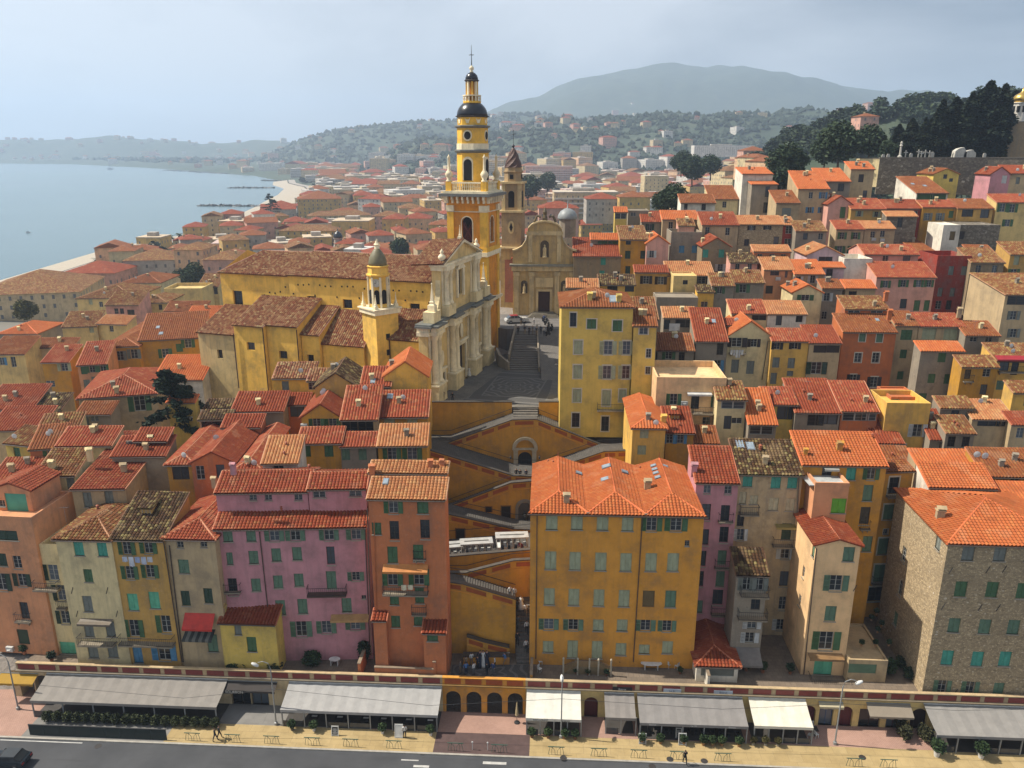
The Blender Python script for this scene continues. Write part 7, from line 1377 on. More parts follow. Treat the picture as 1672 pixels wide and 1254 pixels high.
# plants
def leafmesh(seed,n,shape,size,tall=1.0):
 """cloud of leaf faces in a volume; shape(r) returns a point"""
 r = random.Random(seed); V = np.zeros((n*4,3));
 for i in range(n):
  c = shape(r); a = Vector((r.gauss(0,1),r.gauss(0,1),r.gauss(0,.6))).normalized(); b = a.cross(Vector((r.gauss(0,1),r.gauss(0,1),r.gauss(0,1)))).normalized(); s_ = size*r.uniform(.6,1.3)
  V[i*4:(i+1)*4] = [c-a*s_,c-b*s_*.5,c+a*s_,c+b*s_*.5]
 f = np.arange(n*4).reshape(n,4); return V,f
def ell(rx,ry,rz,cz,shell=.55,lumps=7,seed=1):
 rr = random.Random(seed); L = [Vector((rr.gauss(0,1),rr.gauss(0,1),rr.gauss(0,1))).normalized()for _ in range(lumps)]
 def f(r):
  d = Vector((r.gauss(0,1),r.gauss(0,1),r.gauss(0,1))).normalized(); k = r.uniform(shell,1)*(.72+.36*max(0,max(d.dot(q)for q in L))**3); return Vector((d.x*rx*k,d.y*ry*k,cz+d.z*rz*k))
 return f
def cyp(h,w,seed):
 def f(r):
  t = r.random()**.8; rad = w*(math.sin(math.pi*min(1,(t*.92+.08))**.65))**.8*(.9+.16*math.sin(t*23+seed)); a = r.uniform(0,6.283); q = r.uniform(.6,1)*rad*(1+.18*math.sin(a*3+t*9)); return Vector((q*math.cos(a),q*math.sin(a),.06*h+t*h*.94))
 return f
def cedar(h,seed):
 rr = random.Random(seed); br = [(rr.uniform(.18,.98),rr.uniform(0,6.283))for _ in range(44)]
 def f(r):
  t,a = r.choice(br); ln = (1.1-t)*h*.62*r.random()**.6; return Vector((ln*math.cos(a)+r.gauss(0,.35),ln*math.sin(a)+r.gauss(0,.35),t*h+r.gauss(0,.18)-ln*.08))
 return f
TREES = {}
def tree(name,label,loc,kind,s=1.0,group='trees',rgb=(.028,.05,.022),rz=None,cat='tree'):
 if kind not in TREES:
  k,h,w,n,sz = {'cypress0':('c',16,2.3,5200,.42),'cypress1':('c',14,3.0,5600,.45),'round0':('r',8,3.6,2600,.42),'round1':('r',9,4.4,3000,.45),'far0':('r',8,4.2,260,1.1),'far1':('r',8,4.8,300,1.2),'bush':('r',1.2,.8,420,.16),'cedar':('d',12,0,7500,.46),'pine':('p',10,4.6,3000,.45),'norfolk':('d',20,0,1500,.7)}[kind]
  sh_ = cyp(h,w,len(TREES))if k=='c' else cedar(h,3)if k=='d' else ell(w,w,h*(.42 if k=='r' else.2),h*(.55 if k=='r' else.8),.4,9,len(TREES))
  V,f = leafmesh(len(TREES)+5,n,sh_,sz); me = np_mesh('crown',V,f,[leaf(rgb)],False)
  m = MB(); th = h*(.8 if k in 'cd' else.6); m.tube([(0,0,-1),(.05*w,0,th*.4),(0,.06*w,th)],[h*.028,h*.02,h*.008],6)
  if k!='c':
   for i in range(5):a = i*1.3; m.tube([(0,0,th*(.45+.1*i)),(math.cos(a)*max(w,2)*.5,math.sin(a)*max(w,2)*.5,th*(.7+.1*i))],[h*.012,h*.004],5)
  TREES[kind] = (me,m.mesh('trunk',[paint('bark',84,70,56)]))
 T = thing(name,label,cat,loc,rnd.uniform(0,6)if rz is None else rz,group); c = put('crown',TREES[kind][0],T,scale=(s,s,s),mat=leaf(rgb)); put('trunk',TREES[kind][1],T,scale=(s,s,s)); return T
DKG = (.016,.030,.016)
p = at(290,672,104); tree('cedar_tree','dark spreading cedar beside the church and the long red roof',(p.x-1,105,p.z-4.5),'cedar',.85,'trees of the old town',DKG)
for i,(px,yt,s_,yb,Y,kd)in enumerate(((1462,203,.55,258,226,'cypress1'),(1482,194,.75,260,222,'cypress1'),(1503,192,.8,262,218,'cypress0'),(1527,163,1.0,262,222,'cypress0'),(1548,160,1.05,262,224,'cypress1'),(1572,152,1.1,262,221,'cypress0'),(1598,134,1.3,264,224,'cypress1'),(1622,138,1.25,264,222,'cypress0'),(1640,150,.9,262,238,'cypress1'),(1518,185,.8,262,230,'cypress1'),(1588,150,1.1,262,232,'cypress0'),(1612,145,1.1,262,236,'cypress1'))):
 a,b = at(px,yt,Y),at(px,yb,Y); base_h = 16 if kd=='cypress0' else 14; ss = (a.z-b.z)/base_h; o_ = tree('cypress_tree','dark cypress above the cemetery wall, %s from the left'%ORD[i],(b.x,Y,b.z),kd,ss,'cypresses of the cemetery',(.013,.024,.013)); o_.scale = (1.35,1.35,1)
for i,(lab,px,yb,Y,s_,kd)in enumerate((('broad dark pine behind the white cottage on the brow',1096,352,205,.95,'round1'),('dark round tree left of the broad pine',1078,350,215,.8,'round0'),('bushy green tree left of the cemetery wall',1368,272,216,1.35,'round1'),('dark green tree behind the square tan tower house',1345,275,230,1.2,'round0'),('green tree at the corner of the cemetery wall',1418,262,222,1.1,'round1'),('light green bush above the cemetery wall',1446,262,214,.7,'round0'),('dark tree behind the white sided tall house',1282,300,210,1.2,'round1'),('small dark tree right of the stepped tall house',1268,318,200,.9,'round0'),('small yellow-green tree at the left edge near the market hall',46,528,232,1.0,'round0'),('dark tree left of the tall orange house by the church',300,470,300,1.0,'round0'),('dark conical tree by the striped tent left of the church',318,470,262,1.0,'round1'),('tall dark tree behind the clock turret in the far town',655,425,330,1.3,'round0'),('dark green tree clump right of the chapel tower',862,330,520,2.0,'round1'),('large dark tree clump in the far town right',893,315,640,2.2,'round0'),('wide dark tree mass left of the brow cottages',1130,300,420,1.7,'round1'),('second dark tree mass left of the brow cottages',1160,290,450,1.7,'round0'),('dark trees above the brow cottage roof',1112,285,480,1.6,'round1'))):
 p = at(px,yb,Y); tree('broadleaf_tree',lab,p,kd,s_,'trees of the old town',(.034,.056,.026)if i!=8 else(.09,.085,.02))
p = at(443,352,560); tree('araucaria_tree','tall dark araucaria at the seafront behind the church',(p.x,560,p.z-2),'norfolk',.85,'trees of the old town',DKG)
m = MB(); m.tube([(0,0,0),(.15,0,4),(0,.1,8)],[.28,.22,.2],6); pt_ = m.mesh('trunk',[paint('palm_trunk',100,84,64)]); m = MB(); rp = random.Random(3)
for k in range(30):
 a = rp.uniform(0,6.283); e = rp.uniform(-.3,1.1); L_ = rp.uniform(2.6,3.4); P = [Vector((math.cos(a)*L_*t,math.sin(a)*L_*t,8+math.sin(e)*L_*t-1.6*t*t))for t in(0,.35,.7,1)]; sd = Vector((-math.sin(a),math.cos(a),0))
 for i in range(3):w0,w1 = (.15,.45,.4,.05)[i],(.15,.45,.4,.05)[i+1]; m.face([P[i]-sd*w0,P[i+1]-sd*w1,P[i+1]+sd*w1,P[i]+sd*w0])
pf_ = m.mesh('crown',[leaf((.03,.05,.022))])
PP = [(278,388),(293,384),(305,384),(323,383),(362,372),(376,370),(388,369),(400,366),(412,362),(424,358),(160,424),(178,419),(205,408),(208,402),(10,470),(430,352),(452,344),(470,334)]
for i,(px,py)in enumerate(sorted(PP)):
 Y = 57.0/TT(py+12)if py<460 else 262; p = at(px,py,Y); s_ = 1.1 if Y>300 else.9; T = thing('palm_tree','seafront palm tree, %s from the left'%ORD[i],'palm tree',(p.x,Y,p.z-8*s_),rnd.uniform(0,6),'palms along the seafront'); put('trunk',pt_,T,scale=(s_,)*3); put('crown',pf_,T,scale=(s_,)*3)
hill = []
while len(hill)<330:
 Y = r2.uniform(255,560); px = r2.uniform(1215,1760); x = (px-836)/FPX*(Y*cP+8); z = gz(x,Y)
 if Y<300 and px>1330 and r2.random()<.6:continue
 pp = proj((x,Y,z+5))
 if 120<pp[1]<330:hill.append((pp[0],x,Y,z))
hill.sort()
for i,(px,x,Y,z)in enumerate(hill[:300]):tree('wood_tree','tree of the wooded hill at right, about %d hundredths across it'%(i//3)if False else 'dense dark tree of the wooded hill behind the cemetery',(x,Y,z-.8),('far0','far1')[i%2],r2.uniform(.7,1.35),'trees of the near wooded hill',((.036,.058,.028),(.045,.066,.03),(.03,.048,.026))[i%3])
V = []; Fq = []; rw = np.random.RandomState(5); NB = 26000; cnt = 0
Yb = np.concatenate([rw.uniform(1150,2250,15000),rw.uniform(2150,3400,9000),rw.uniform(560,1150,3000)]); Ub = rw.uniform(-.62,.66,len(Yb)); Xb = Ub*Yb; Zb = hill_z(Xb,Yb); keep = (Zb>14)|((Yb<1400)&(Zb>3)&(rw.rand(len(Yb))<.12)); keep&=(np.sin(Xb*.02)*np.sin(Yb*.013)+rw.randn(len(Yb))*.5>-.55); Xb,Yb,Zb = Xb[keep],Yb[keep],Zb[keep]
oc = np.array([(1,0,0),(0,1,0),(-1,0,0),(0,-1,0),(0,0,1.1),(.6,.6,.55),(-.6,.6,.55),(-.6,-.6,.55),(.6,-.6,.55)],float); tri = np.array([(0,5,8),(5,1,6),(6,2,7),(7,3,8),(5,4,8),(5,6,4),(6,7,4),(7,8,4),(0,1,5),(1,2,6),(2,3,7),(3,0,8)])
S = rw.uniform(3.2,7.5,len(Xb))*np.clip(Yb/1500,.7,1.5); jit = 1+.35*rw.randn(len(Xb),9,1)*.6
V = (oc[None]*jit*S[:,None,None]+np.stack([Xb,Yb,Zb],1)[:,None,:]); n_ = len(Xb); F3 = (tri[None]+(np.arange(n_)*9)[:,None,None]).reshape(-1,3)
tag(put('far_woods',np_mesh('far_woods',V.reshape(-1,3),F3,[leaf((.028,.044,.026))],False)),'dark wooded slopes behind the far town',None,None,'stuff')
tw = []
for i in range(400):
 Y = r2.uniform(300,1500); px = r2.uniform(240,1230); x = (px-836)/FPX*(Y*cP+12); z = gz(x,Y)
 if z<3 or z>30:continue
 pp = proj((x,Y,z+8))
 if pp[1]>lerp(pp[0],SKY)-6:continue
 tw.append((pp[0],x,Y,z))
for i,(px,x,Y,z)in enumerate(sorted(tw[:120])):tree('town_tree','dark tree between the roofs of the far town',(x,Y,z),('far0','far1')[i%2],r2.uniform(1.0,1.7),'trees between the far roofs',DKG)
# cemetery, retaining wall, gold-domed chapel
def longwall(label,pxl,pxr,yt,Y0,Y1,hh,mat,th=.8):
 a,b = at(pxl,yt,Y0),at(pxr,yt,Y1); d = b-a; T = thing('retaining_wall',label,'wall',(a.x,a.y,a.z-hh),math.atan2(d.y,d.x)); L_ = math.hypot(d.x,d.y); m = MB(); m.box(0,L_,0,th,0,hh); build(m,'wall',mat,T); m = MB(); m.box(-.05,L_+.05,-.08,th+.08,hh,hh+.2); build(m,'coping',paint('wall_coping',120,112,98),T)
longwall('dark stone retaining wall below the cemetery',1437,1614,258,208,204,9,wallm('darkstone')); longwall('short cream end of the cemetery wall',1402,1437,259,212,208.2,7,wallm('cream',.8)); longwall('high stone bastion wall at the right edge under the gold-domed chapel',1610,1740,200,224,216,18,wallm('stone',.95)); longwall('low grey wall under the bastion at the right edge',1612,1740,258,206,200,8,wallm('darkstone'))
for i,(px,h_,k)in enumerate(((1442,.9,'s'),(1450,1.0,'s'),(1469,4.2,'o'),(1478,1.8,'x'),(1487,1.2,'s'),(1499,2.0,'x'),(1504,1.6,'x'),(1510,1.9,'x'),(1517,1.7,'x'),(1522,1.5,'s'),(1556,1.3,'s'),(1565,3.0,'v'),(1580,2.4,'v'),(1590,1.4,'s'),(1607,1.2,'s'))):
 p = at(px,257,211); T = thing('gravestone','pale grave %s above the cemetery wall, %s from the left'%({'s':'stone','o':'column','x':'cross','v':'vault'}[k],ORD[i]),'grave',(p.x,211,p.z-.5),0,'graves of the cemetery'); m = MB(); pw = paint('grave_white',206,200,186)
 if k=='x':m.box(-.12,.12,-.1,.1,0,h_+.5); m.box(-.5,.5,-.09,.09,h_-.2,h_+.05); m.box(-.4,.4,-.3,.3,0,.5)
 elif k=='o':m.lathe([(.6,0),(.6,.8),(.3,1),(.26,3.2),(.45,3.4),(.25,3.7),(.3,4.2),(.05,4.5)],8)
 elif k=='v':m.slab([(-1.6,0),(1.6,0),(1.5,h_*.6),(.7,h_),(-.6,h_*.9),(-1.4,h_*.7)],-.8,.8)
 else:m.slab([(-.4,0),(.4,0),(.4,h_),(.2,h_+.4),(-.2,h_+.4),(-.4,h_)],-.12,.12)
 build(m,'stone',pw,T)
p = at(1655,196,232); T = thing('domed_chapel','white chapel with golden onion dome at the right edge','church',(p.x,232,p.z-4)); m = MB(); m.box(-5,9,-2,6,0,5); build(m,'wall',plaster(CW['white'],.4),T); m = MB(); m.box(-1,9.5,-2.4,6.4,5,5.5); build(m,'roof',paint('chapel_red_roof',196,92,66),T)
m = MB(); m.lathe([(1.7,0),(1.7,8.2),(2.0,8.4),(1.6,8.6)],8); build(m,'drum',plaster(CW['white'],.3),T,(0,-2,0)); m = MB(); m.lathe([(1.6,8.5),(2.1,9.2),(2.15,9.8),(1.6,10.5),(.6,11.1),(.2,11.6),(.05,12.6)],14); build(m,'onion_dome',flat('gold_leaf',(.75,.48,.12),.3,.9,.1),T,(0,-2,0),0,True)
m = MB()
for i in range(8):a = i*math.pi/4; m.box(-.3+1.6*math.cos(a),.3+1.6*math.cos(a),-2+1.6*math.sin(a)-.3,-2+1.6*math.sin(a)+.3,6,7.6)
build(m,'drum_openings',DARK,T)['kind'] = 'stuff'
# people: one skinned body per pose, clothes as material zones
def pose_mesh(kind):
 J = {'pel':(0,0,.95,.125),'wai':(0,0,1.1,.115),'che':(0,0,1.32,.135),'nec':(0,.0,1.47,.06),'hd0':(0,-.01,1.56,.085),'hd1':(0,-.01,1.70,.075)}
 E = [('pel','wai'),('wai','che'),('che','nec'),('nec','hd0'),('hd0','hd1')]
 st = .26 if kind=='walk' else.02
 for s_,n in((-1,'l'),(1,'r')):
  f = s_*st; J.update({n+'sh':(s_*.19,0,1.40,.062),n+'el':(s_*.25,f*.35,1.13,.048),n+'ha':(s_*.24,f*.6-.08,.9,.036)})
  if kind=='sit':J.update({n+'hip':(s_*.1,-.02,.92,.09),n+'kn':(s_*.12,-.45,.92,.07),n+'an':(s_*.12,-.47,.5,.045),n+'to':(s_*.12,-.62,.46,.04)})
  else:J.update({n+'hip':(s_*.1,0,.88,.09),n+'kn':(s_*.1,-f*.55,.48,.068),n+'an':(s_*.1,-f*.9+.02,.09,.045),n+'to':(s_*.11,-f*.9-.15,.035,.038)})
  E+=[('che',n+'sh'),(n+'sh',n+'el'),(n+'el',n+'ha'),('pel',n+'hip'),(n+'hip',n+'kn'),(n+'kn',n+'an'),(n+'an',n+'to')]
 K = list(J); me = bpy.data.meshes.new('skeleton'); me.from_pydata([J[k][:3]for k in K],[(K.index(a),K.index(b))for a,b in E],[])
 ob = bpy.data.objects.new('skeleton',me); C.objects.link(ob); sk = ob.modifiers.new('skin','SKIN'); ob.modifiers.new('sub','SUBSURF').levels = 1
 lay = me.skin_vertices[0]if len(me.skin_vertices)else None
 if lay is None:
  bpy.context.view_layer.objects.active = ob; me.attributes.new('skin','FLOAT','POINT')
 for i,k in enumerate(K):lay.data[i].radius = (J[k][3]*(.95 if k!='che' else 1.15),J[k][3]); lay.data[i].use_root = (i==0)
 out = bpy.data.meshes.new_from_object(ob.evaluated_get(bpy.context.evaluated_depsgraph_get())); bpy.data.objects.remove(ob)
 for nm in('skin_tone','top','trousers','hair'):out.materials.append(paint(nm,190,140,110))
 off = .45 if False else 0
 for p_ in out.polygons:
  c = p_.center; z = c.z
  p_.material_index = 3 if(z>1.64 or(z>1.54 and c.y>.01)or(z<.1 and kind!='sit'))else 0 if z>1.47 or(abs(c.x)>.17 and z<1.0 and kind!='sit')else 1 if z>.98 else 2
  p_.use_smooth = True
 return out
POSE = {k:pose_mesh(k)for k in('stand','walk','sit')}
CLO = {'k':(30,30,34),'w':(222,220,214),'b':(84,128,184),'n':(40,46,66),'r':(180,50,60),'t':(150,130,104),'g':(110,112,112),'d':(62,84,130),'p':(196,160,150)}
def person(label,pos,kind='stand',top='k',leg='k',hair=(46,34,26),rz=0.0,dress=None,group='people on the steps and quay',s=1.0):
 T = thing('person',label,'person',pos,rz,group); b = put('body',POSE[kind],T,scale=(s,s,s))
 for i,mt in enumerate((paint('skin',196,148,118),paint('cloth_'+top,*CLO[top]),paint('cloth_'+leg,*CLO[leg]),paint('hair_%d'%hair[0],*hair))):b.material_slots[i].link = 'OBJECT'; b.material_slots[i].material = mt
 if dress:m = MB(); m.lathe([(.42,.02),(.36,.3),(.24,.8),(.15,1.06),(.17,1.3),(.1,1.42)],12); build(m,'dress',paint('dress_'+dress,*CLO[dress]),T,smooth=True)
 return T
Z1 = TZ+.01
for a in(('person in black walking on the left pavement, in front',on(352,1210,.12),'walk','k','n'),('person in black walking on the left pavement, behind',on(359,1206,.12),'walk','k','k'),('man in black jacket walking on the right pavement',on(1118,1247,.12),'walk','k','k'),('waiter with white top beside the white menu board',on(661,1205,.12),'stand','w','k')):
 person(*a,rz=R(100)if a[2]=='walk' and a[1].x<0 else R(190))
for lab,px,py,k,t_,l_ in(('guest in grey at the left end of the plaza group',752,1099,'stand','g','t'),('guest in tan top in the plaza group',761,1092,'stand','t','n'),('man in light blue shirt near the plaza parapet',761,1102,'stand','b','n'),('slim guest in white top behind the plaza group',770,1086,'stand','w','t'),('man in white shirt near the plaza parapet',774,1102,'stand','w','g'),('man in dark waistcoat in the plaza middle',780,1092,'stand','n','k'),('guest in black by the plaza parapet',795,1103,'stand','k','k'),('guest in blue-grey near the plaza parapet right',805,1102,'stand','d','g'),('man in white shirt and dark trousers right of the plaza middle',808,1092,'stand','w','k'),('woman in pale blue at the right of the plaza',824,1086,'walk','b','t')):
 p = on(px,py,Z1); person(lab,p,k,t_,l_,rz=rnd.uniform(0,6))
for lab,px,t_,d_ in(('tall figure in navy robe at the plaza wall, left',784,'n','n'),('tall figure in white and blue robe at the plaza wall',789,'w','w'),('tall figure in navy robe at the plaza wall, right',795,'n','n')):
 p = at(px,1082,76.2); person(lab,(p.x,76.2,Z1),'stand',t_,t_,dress=d_,s=1.25)
def stair_z(y):return TZ+.29+max(0,min(21,int((y-76.6)/.34)))*.31
for lab,px,fy,t_,l_,d_ in(('bride in white dress on the long stairway',851,81.2,'w','w','w'),('person in pale clothes beside the bride on the stairway',858,80.6,'w','t',None),('person in grey on the left of the stairway',846,79.6,'g','g',None),('man in white shirt and black trousers on the stairway',860,79.0,'w','k',None),('person in black low on the left of the stairway',845,78.1,'k','k',None),('person in white top at the foot of the stairway',859,77.6,'w','k',None)):
 z = stair_z(fy); d = fy*cP+(HC-z)*sP; person(lab,((px-836)/FPX*d,fy,z),'walk',t_,l_,rz=rnd.choice((0,3.1)),dress=d_)
for lab,px,py,Y,t_,l_ in(('person with bag at the ramp landing below the portal, left',843,782,101,'k','n'),('person at the ramp landing below the portal, middle',849,783,101,'k','k'),('person at the ramp landing below the portal, right',859,783,101,'n','k'),('woman in red beside the last carriage',849,903,86.5,'r','r'),('person in white looking over the lower ramp, left',833,976,80.5,'w','g'),('person in white looking over the lower ramp, right',840,978,80.5,'w','t')):
 p = at(px,py,Y); person(lab,p-Vector((0,0,.1)),'stand',t_,l_)
for lab,px,py,k,t_,l_,d_ in(('bride in long white dress at the church door',766,614,'stand','w','w','w'),('groom in black beside the bride at the church door',758,611,'stand','k','k',None),('guest in black right of the bride at the church door',772,608,'stand','k','k',None),('visitor standing at the near corner of the church',716,652,'stand','k','n',None),('visitor in dark clothes near the square parapet',739,657,'stand','k','k',None),('child-sized visitor beside the church corner',724,654,'stand','t','k',None),('person by the wall of the lemon house',908,607,'stand','w','n',None)):
 person(lab,on(px,py,PZ+.01),k,t_,l_,dress=d_)
for i,(px,py,t_)in enumerate(((846,547,'k'),(857,546,'n'),(864,548,'k'),(870,546,'g'),(876,548,'k'),(883,546,'n'),(888,548,'w'),(894,545,'k'),(856,533,'w'),(851,531,'k'),(872,530,'w'),(888,527,'d'))):person('guest standing above the broad chapel steps, %s of the group'%ORD[i],on(px,py,UZ+.01),'stand',t_,rnd.choice('knt'),rz=rnd.uniform(0,6),group='wedding guests above the steps')
# vehicles
def car(label,pos,rz,col,roofc=None,s=1.0,vintage=False):
 T = thing('parked_car' if vintage else 'car',label,'car',pos,rz); T.scale = (s,s,s); pb = flat('carpaint_%d_%d'%(col[0],col[2]),O_(*col),.25,.2,.08); W2 = .86
 prof = [(-2.05,.35),(-2.1,.62),(-2.0,.86),(-.95,.98),(-.45,1.0),(1.75,1.0),(2.05,.9),(2.1,.55),(2.0,.32)]if not vintage else[(-2.2,.4),(-2.25,.7),(-2.0,.95),(-.8,1.02),(1.6,1.02),(2.1,.85),(2.2,.5),(2.1,.36)]
 m = MB(); n = len(prof); L_ = [[(x*(1 if k else.99),sg*(W2-(.06 if z>.9 else.0)),z)for x,z in prof]for k,sg in((1,-1),(1,1))]
 for i in range(n):j = (i+1)%n; m.face([L_[0][i],L_[0][j],L_[1][j],L_[1][i]][::-1])
 m.face(L_[0]); m.face(L_[1][::-1]); build(m,'body',pb,T)
 cab = [(-.9,.98),(-.25,1.42),(1.25,1.45),(1.85,1.0)]; m = MB()
 for i in range(3):a,b = cab[i],cab[i+1]; m.face([(a[0],-.74,a[1]),(b[0],-.66,b[1]),(b[0],.66,b[1]),(a[0],.74,a[1])][::-1])
 for sg in(-1,1):m.face([(cab[0][0],sg*.74,cab[0][1]),(cab[1][0],sg*.66,cab[1][1]),(cab[2][0],sg*.66,cab[2][1]),(cab[3][0],sg*.74,cab[3][1])])
 build(m,'windows',glass(2),T); m = MB(); m.box(-.2,1.25,-.64,.64,1.42,1.5); build(m,'roof',paint('carroof_%d'%(roofc or col)[0],*(roofc or col)),T)
 m = MB()
 for x in(-.15,.55,1.3):
  for sg in(-1,1):m.tube([(x,sg*.72,1.0),(x*.9+.05,sg*.655,1.44)],.035,4)
 build(m,'pillars',pb,T)
 wm = MB(); wm.M = Matrix.Rotation(R(90),4,'X'); wm.lathe([(.2,-.1),(.31,-.1),(.33,-.05),(.33,.05),(.31,.1),(.2,.1)],14); wm.M = None
 wme = wm.mesh('wheel',[paint('tyre',24,24,24,.9)]); hm_ = MB(); hm_.M = Matrix.Rotation(R(90),4,'X'); hm_.lathe([(.2,-.11),(.2,.11),(.06,.12)],10); hme = hm_.mesh('rim',[ALU])
 for x in(-1.3,1.3):
  for sg in(-1,1):w_ = put('wheel',wme,T,(x,sg*.8,.33)); put('rim',hme,w_)
 lm = MB(); lm.box(-.04,.04,-.16,.16,-.08,.08)
 for sg in(-1,1):put('headlight',lm.mesh('headlight',[paint('lamp_glass',230,228,215,.2)]),T,(-2.06,sg*.6,.72)); put('tail_light',lm.mesh('tail_light',[paint('tail_red',150,20,20,.3)]),T,(2.07,sg*.66,.76))
 for sg in(-1,1):q = MB(); q.box(-.08,.08,-.09,.09,0,.13); build(q,'mirror',pb,T,(-.75,sg*.9,.95))
 return T
p = on(14,1248,0); car('dark blue-black hatchback on the road at the lower left corner',(p.x,p.y,.01),YAW0,(36,46,54)); p = on(843,527,UZ); car('white vintage wedding car with red top near the chapel',(p.x,p.y,UZ+.01),R(195),(222,220,212),(150,40,44),1.05,True)
p = on(826,503,UZ); car('dark parked car beside the chapel tower',(p.x,p.y,UZ+.01),R(20),(40,42,48)); p = on(862,510,UZ); car('dark parked car in front of the chapel wall',(p.x-1,p.y,UZ+.01),R(170),(60,64,70))
def scooter(label,px,py):
 p = on(px,py,UZ); T = thing('scooter',label,'scooter',p,rnd.uniform(-.5,.5)+1.2,'parked scooters'); m = MB(); m.slab([(-.6,.3),(.1,.25),(.2,.45),(.35,.95),(.28,1.0),(.1,.5),(-.2,.45),(-.3,.75),(-.85,.8),(-.9,.5)],-.16,.16); build(m,'body',paint('scooter_dark',34,34,38,.3),T); wm = MB(); wm.M = Matrix.Rotation(R(90),4,'X'); wm.lathe([(.1,-.06),(.25,-.06),(.25,.06),(.1,.06)],12); wme = wm.mesh('wheel',[paint('tyre',24,24,24,.9)])
 for x in(-.62,.52):put('wheel',wme,T,(x,0,.25))
 m = MB(); m.tube([(.3,-.3,1.05),(.3,.3,1.05)],.025,5); build(m,'handlebar',IRON,T); m = MB(); m.box(-.85,-.25,-.15,.15,.78,.88); build(m,'seat',paint('seat_black',22,22,22),T)
for i,(px,py)in enumerate(((893,530),(896,536),(898,542),(890,524),(895,548),(901,538))):scooter('dark parked scooter right of the chapel steps, %s in the cluster'%ORD[i],px,py)
def carriage(label,px,py,Y,rz):
 p = at(px,py,Y); T = thing('sightseeing_carriage',label,'carriage',(p.x,Y,p.z-2.15),rz,'open carriages on the crossing lane'); w2,L2 = .8,2.0; m = MB()
 m.slab([(-L2,2.08),(L2,2.08),(L2+.05,2.14),(L2,2.24),(-L2,2.24),(-L2-.05,2.14)],-w2,w2); build(m,'roof',paint('carriage_white',186,186,182),T); m = MB(); m.box(-L2*.75,L2*.75,-.12,.12,2.241,2.26); build(m,'roof_slot',paint('roof_slot',84,84,80),T)
 pm = MB(); pm.tube([(0,0,.5),(0,0,2.1)],.035,5); pme = pm.mesh('post',[WHITEP])
 for x in(-L2+.1,0,L2-.1):
  for sg in(-1,1):put('post',pme,T,(x,sg*(w2-.05),0))
 m = MB(); m.box(-L2,L2,-w2,w2,.3,.5); build(m,'floor',paint('carriage_floor',50,50,54),T); sm = MB(); sm.box(-.2,.2,-.7,.7,0,.4); sm.box(.14,.22,-.7,.7,.4,.95); sme = sm.mesh('seat',[WHITEP])
 for i in range(5):put('seat',sme,T,(-L2+.4+i*.8,0,.5))
 wm = MB(); wm.M = Matrix.Rotation(R(90),4,'X'); wm.lathe([(.1,-.06),(.28,-.06),(.28,.06),(.1,.06)],12); wme = wm.mesh('wheel',[paint('tyre',24,24,24,.9)])
 for x in(-1.3,1.3):
  for sg in(-1,1):put('wheel',wme,T,(x,sg*.72,.28))
carriage('white-roofed open carriage on the lane, right of three',836,874,87,R(4)); carriage('white-roofed open carriage on the lane, middle of three',778,884,87,R(7)); carriage('white-roofed open carriage on the lane, partly behind the orange house',733,890,87,R(9))
# cafe and terrace furniture
tm = MB(); tm.box(-.4,.4,-.4,.4,.70,.74); tme = tm.mesh('tabletop',[WHITEP]); lm = MB(); lm.tube([(0,0,0),(0,0,.7)],.03,5); lm.lathe([(.22,0),(.22,.03),(.03,.05)],8); lme = lm.mesh('leg',[IRON]); cm = MB(); cm.box(-.2,.2,-.2,.2,.43,.47); cse = cm.mesh('seat',[WHITEP]); cm = MB(); cm.box(-.2,.2,.17,.21,.5,.88); cbk = cm.mesh('backrest',[WHITEP]); cm = MB(); cm.box(-.02,.02,-.02,.02,0,.43); clg = cm.mesh('leg',[WHITEP])
def table(label,x,y,z,dark=False,s=1.0):T = sthing('cafe_table',label,'table',x,y,z,0,'tables of the quay restaurants'); mt = paint('dark_table',44,42,42)if dark else WHITEP; put('tabletop',tme,T,scale=(s,s,1),mat=mt); put('leg',lme,T); return T
def chair(label,x,y,z,rz,col='w'):
 T = sthing('chair',label,'chair',x,y,z,rz,'chairs on terraces and pavement'); mt = WHITEP if col=='w' else paint('dark_chair',50,48,46); put('seat',cse,T,mat=mt); put('backrest',cbk,T,mat=mt)
 for a in(-.17,.17):
  for b in(-.17,.17):put('leg',clg,T,(a,b,0),mat=mt)
k = 0
for px in(505,548,592,622,664,700):xx = X(px,1180); table('dark dining table with pale napkins inside the pale marquee, %s from left'%ORD[k],xx,-2.4,.16,True,1.3); k+=1; nm_ = MB(); nm_.box(-.3,.3,-.12,.12,.745,.75); nt = sthing('napkins','pale napkins on the %s dining table of the pale marquee'%ORD[k-1],'napkins',xx,-2.4,.16,0,'napkins'); build(nm_,'cloth',WHITEP,nt)
k = 0
for px in(1075,1110,1150,1190):table('dark table on the open dining terrace, %s from left'%ORD[k],X(px,1180),-2.2,.16,True,1.1); chair('dark chair left of the %s terrace table'%ORD[k],X(px,1180)-.9,-2.2,.16,R(90),'k'); chair('dark chair right of the %s terrace table'%ORD[k],X(px,1180)+.9,-2.2,.16,R(-90),'k'); k+=1
for i,(px,py)in enumerate(((1325,1190),(1332,1204),(1322,1205))):x_,y_ = sxy(px,py,.12); chair('white chair on the pavement right of the white canopy, %s'%('farthest','nearest to the lamp','nearest to the canopy')[i],x_,y_,.12,i*2.0)
x_,y_ = sxy(1328,1199,.12); table('small dark table among the white pavement chairs',x_,y_,.12,True)
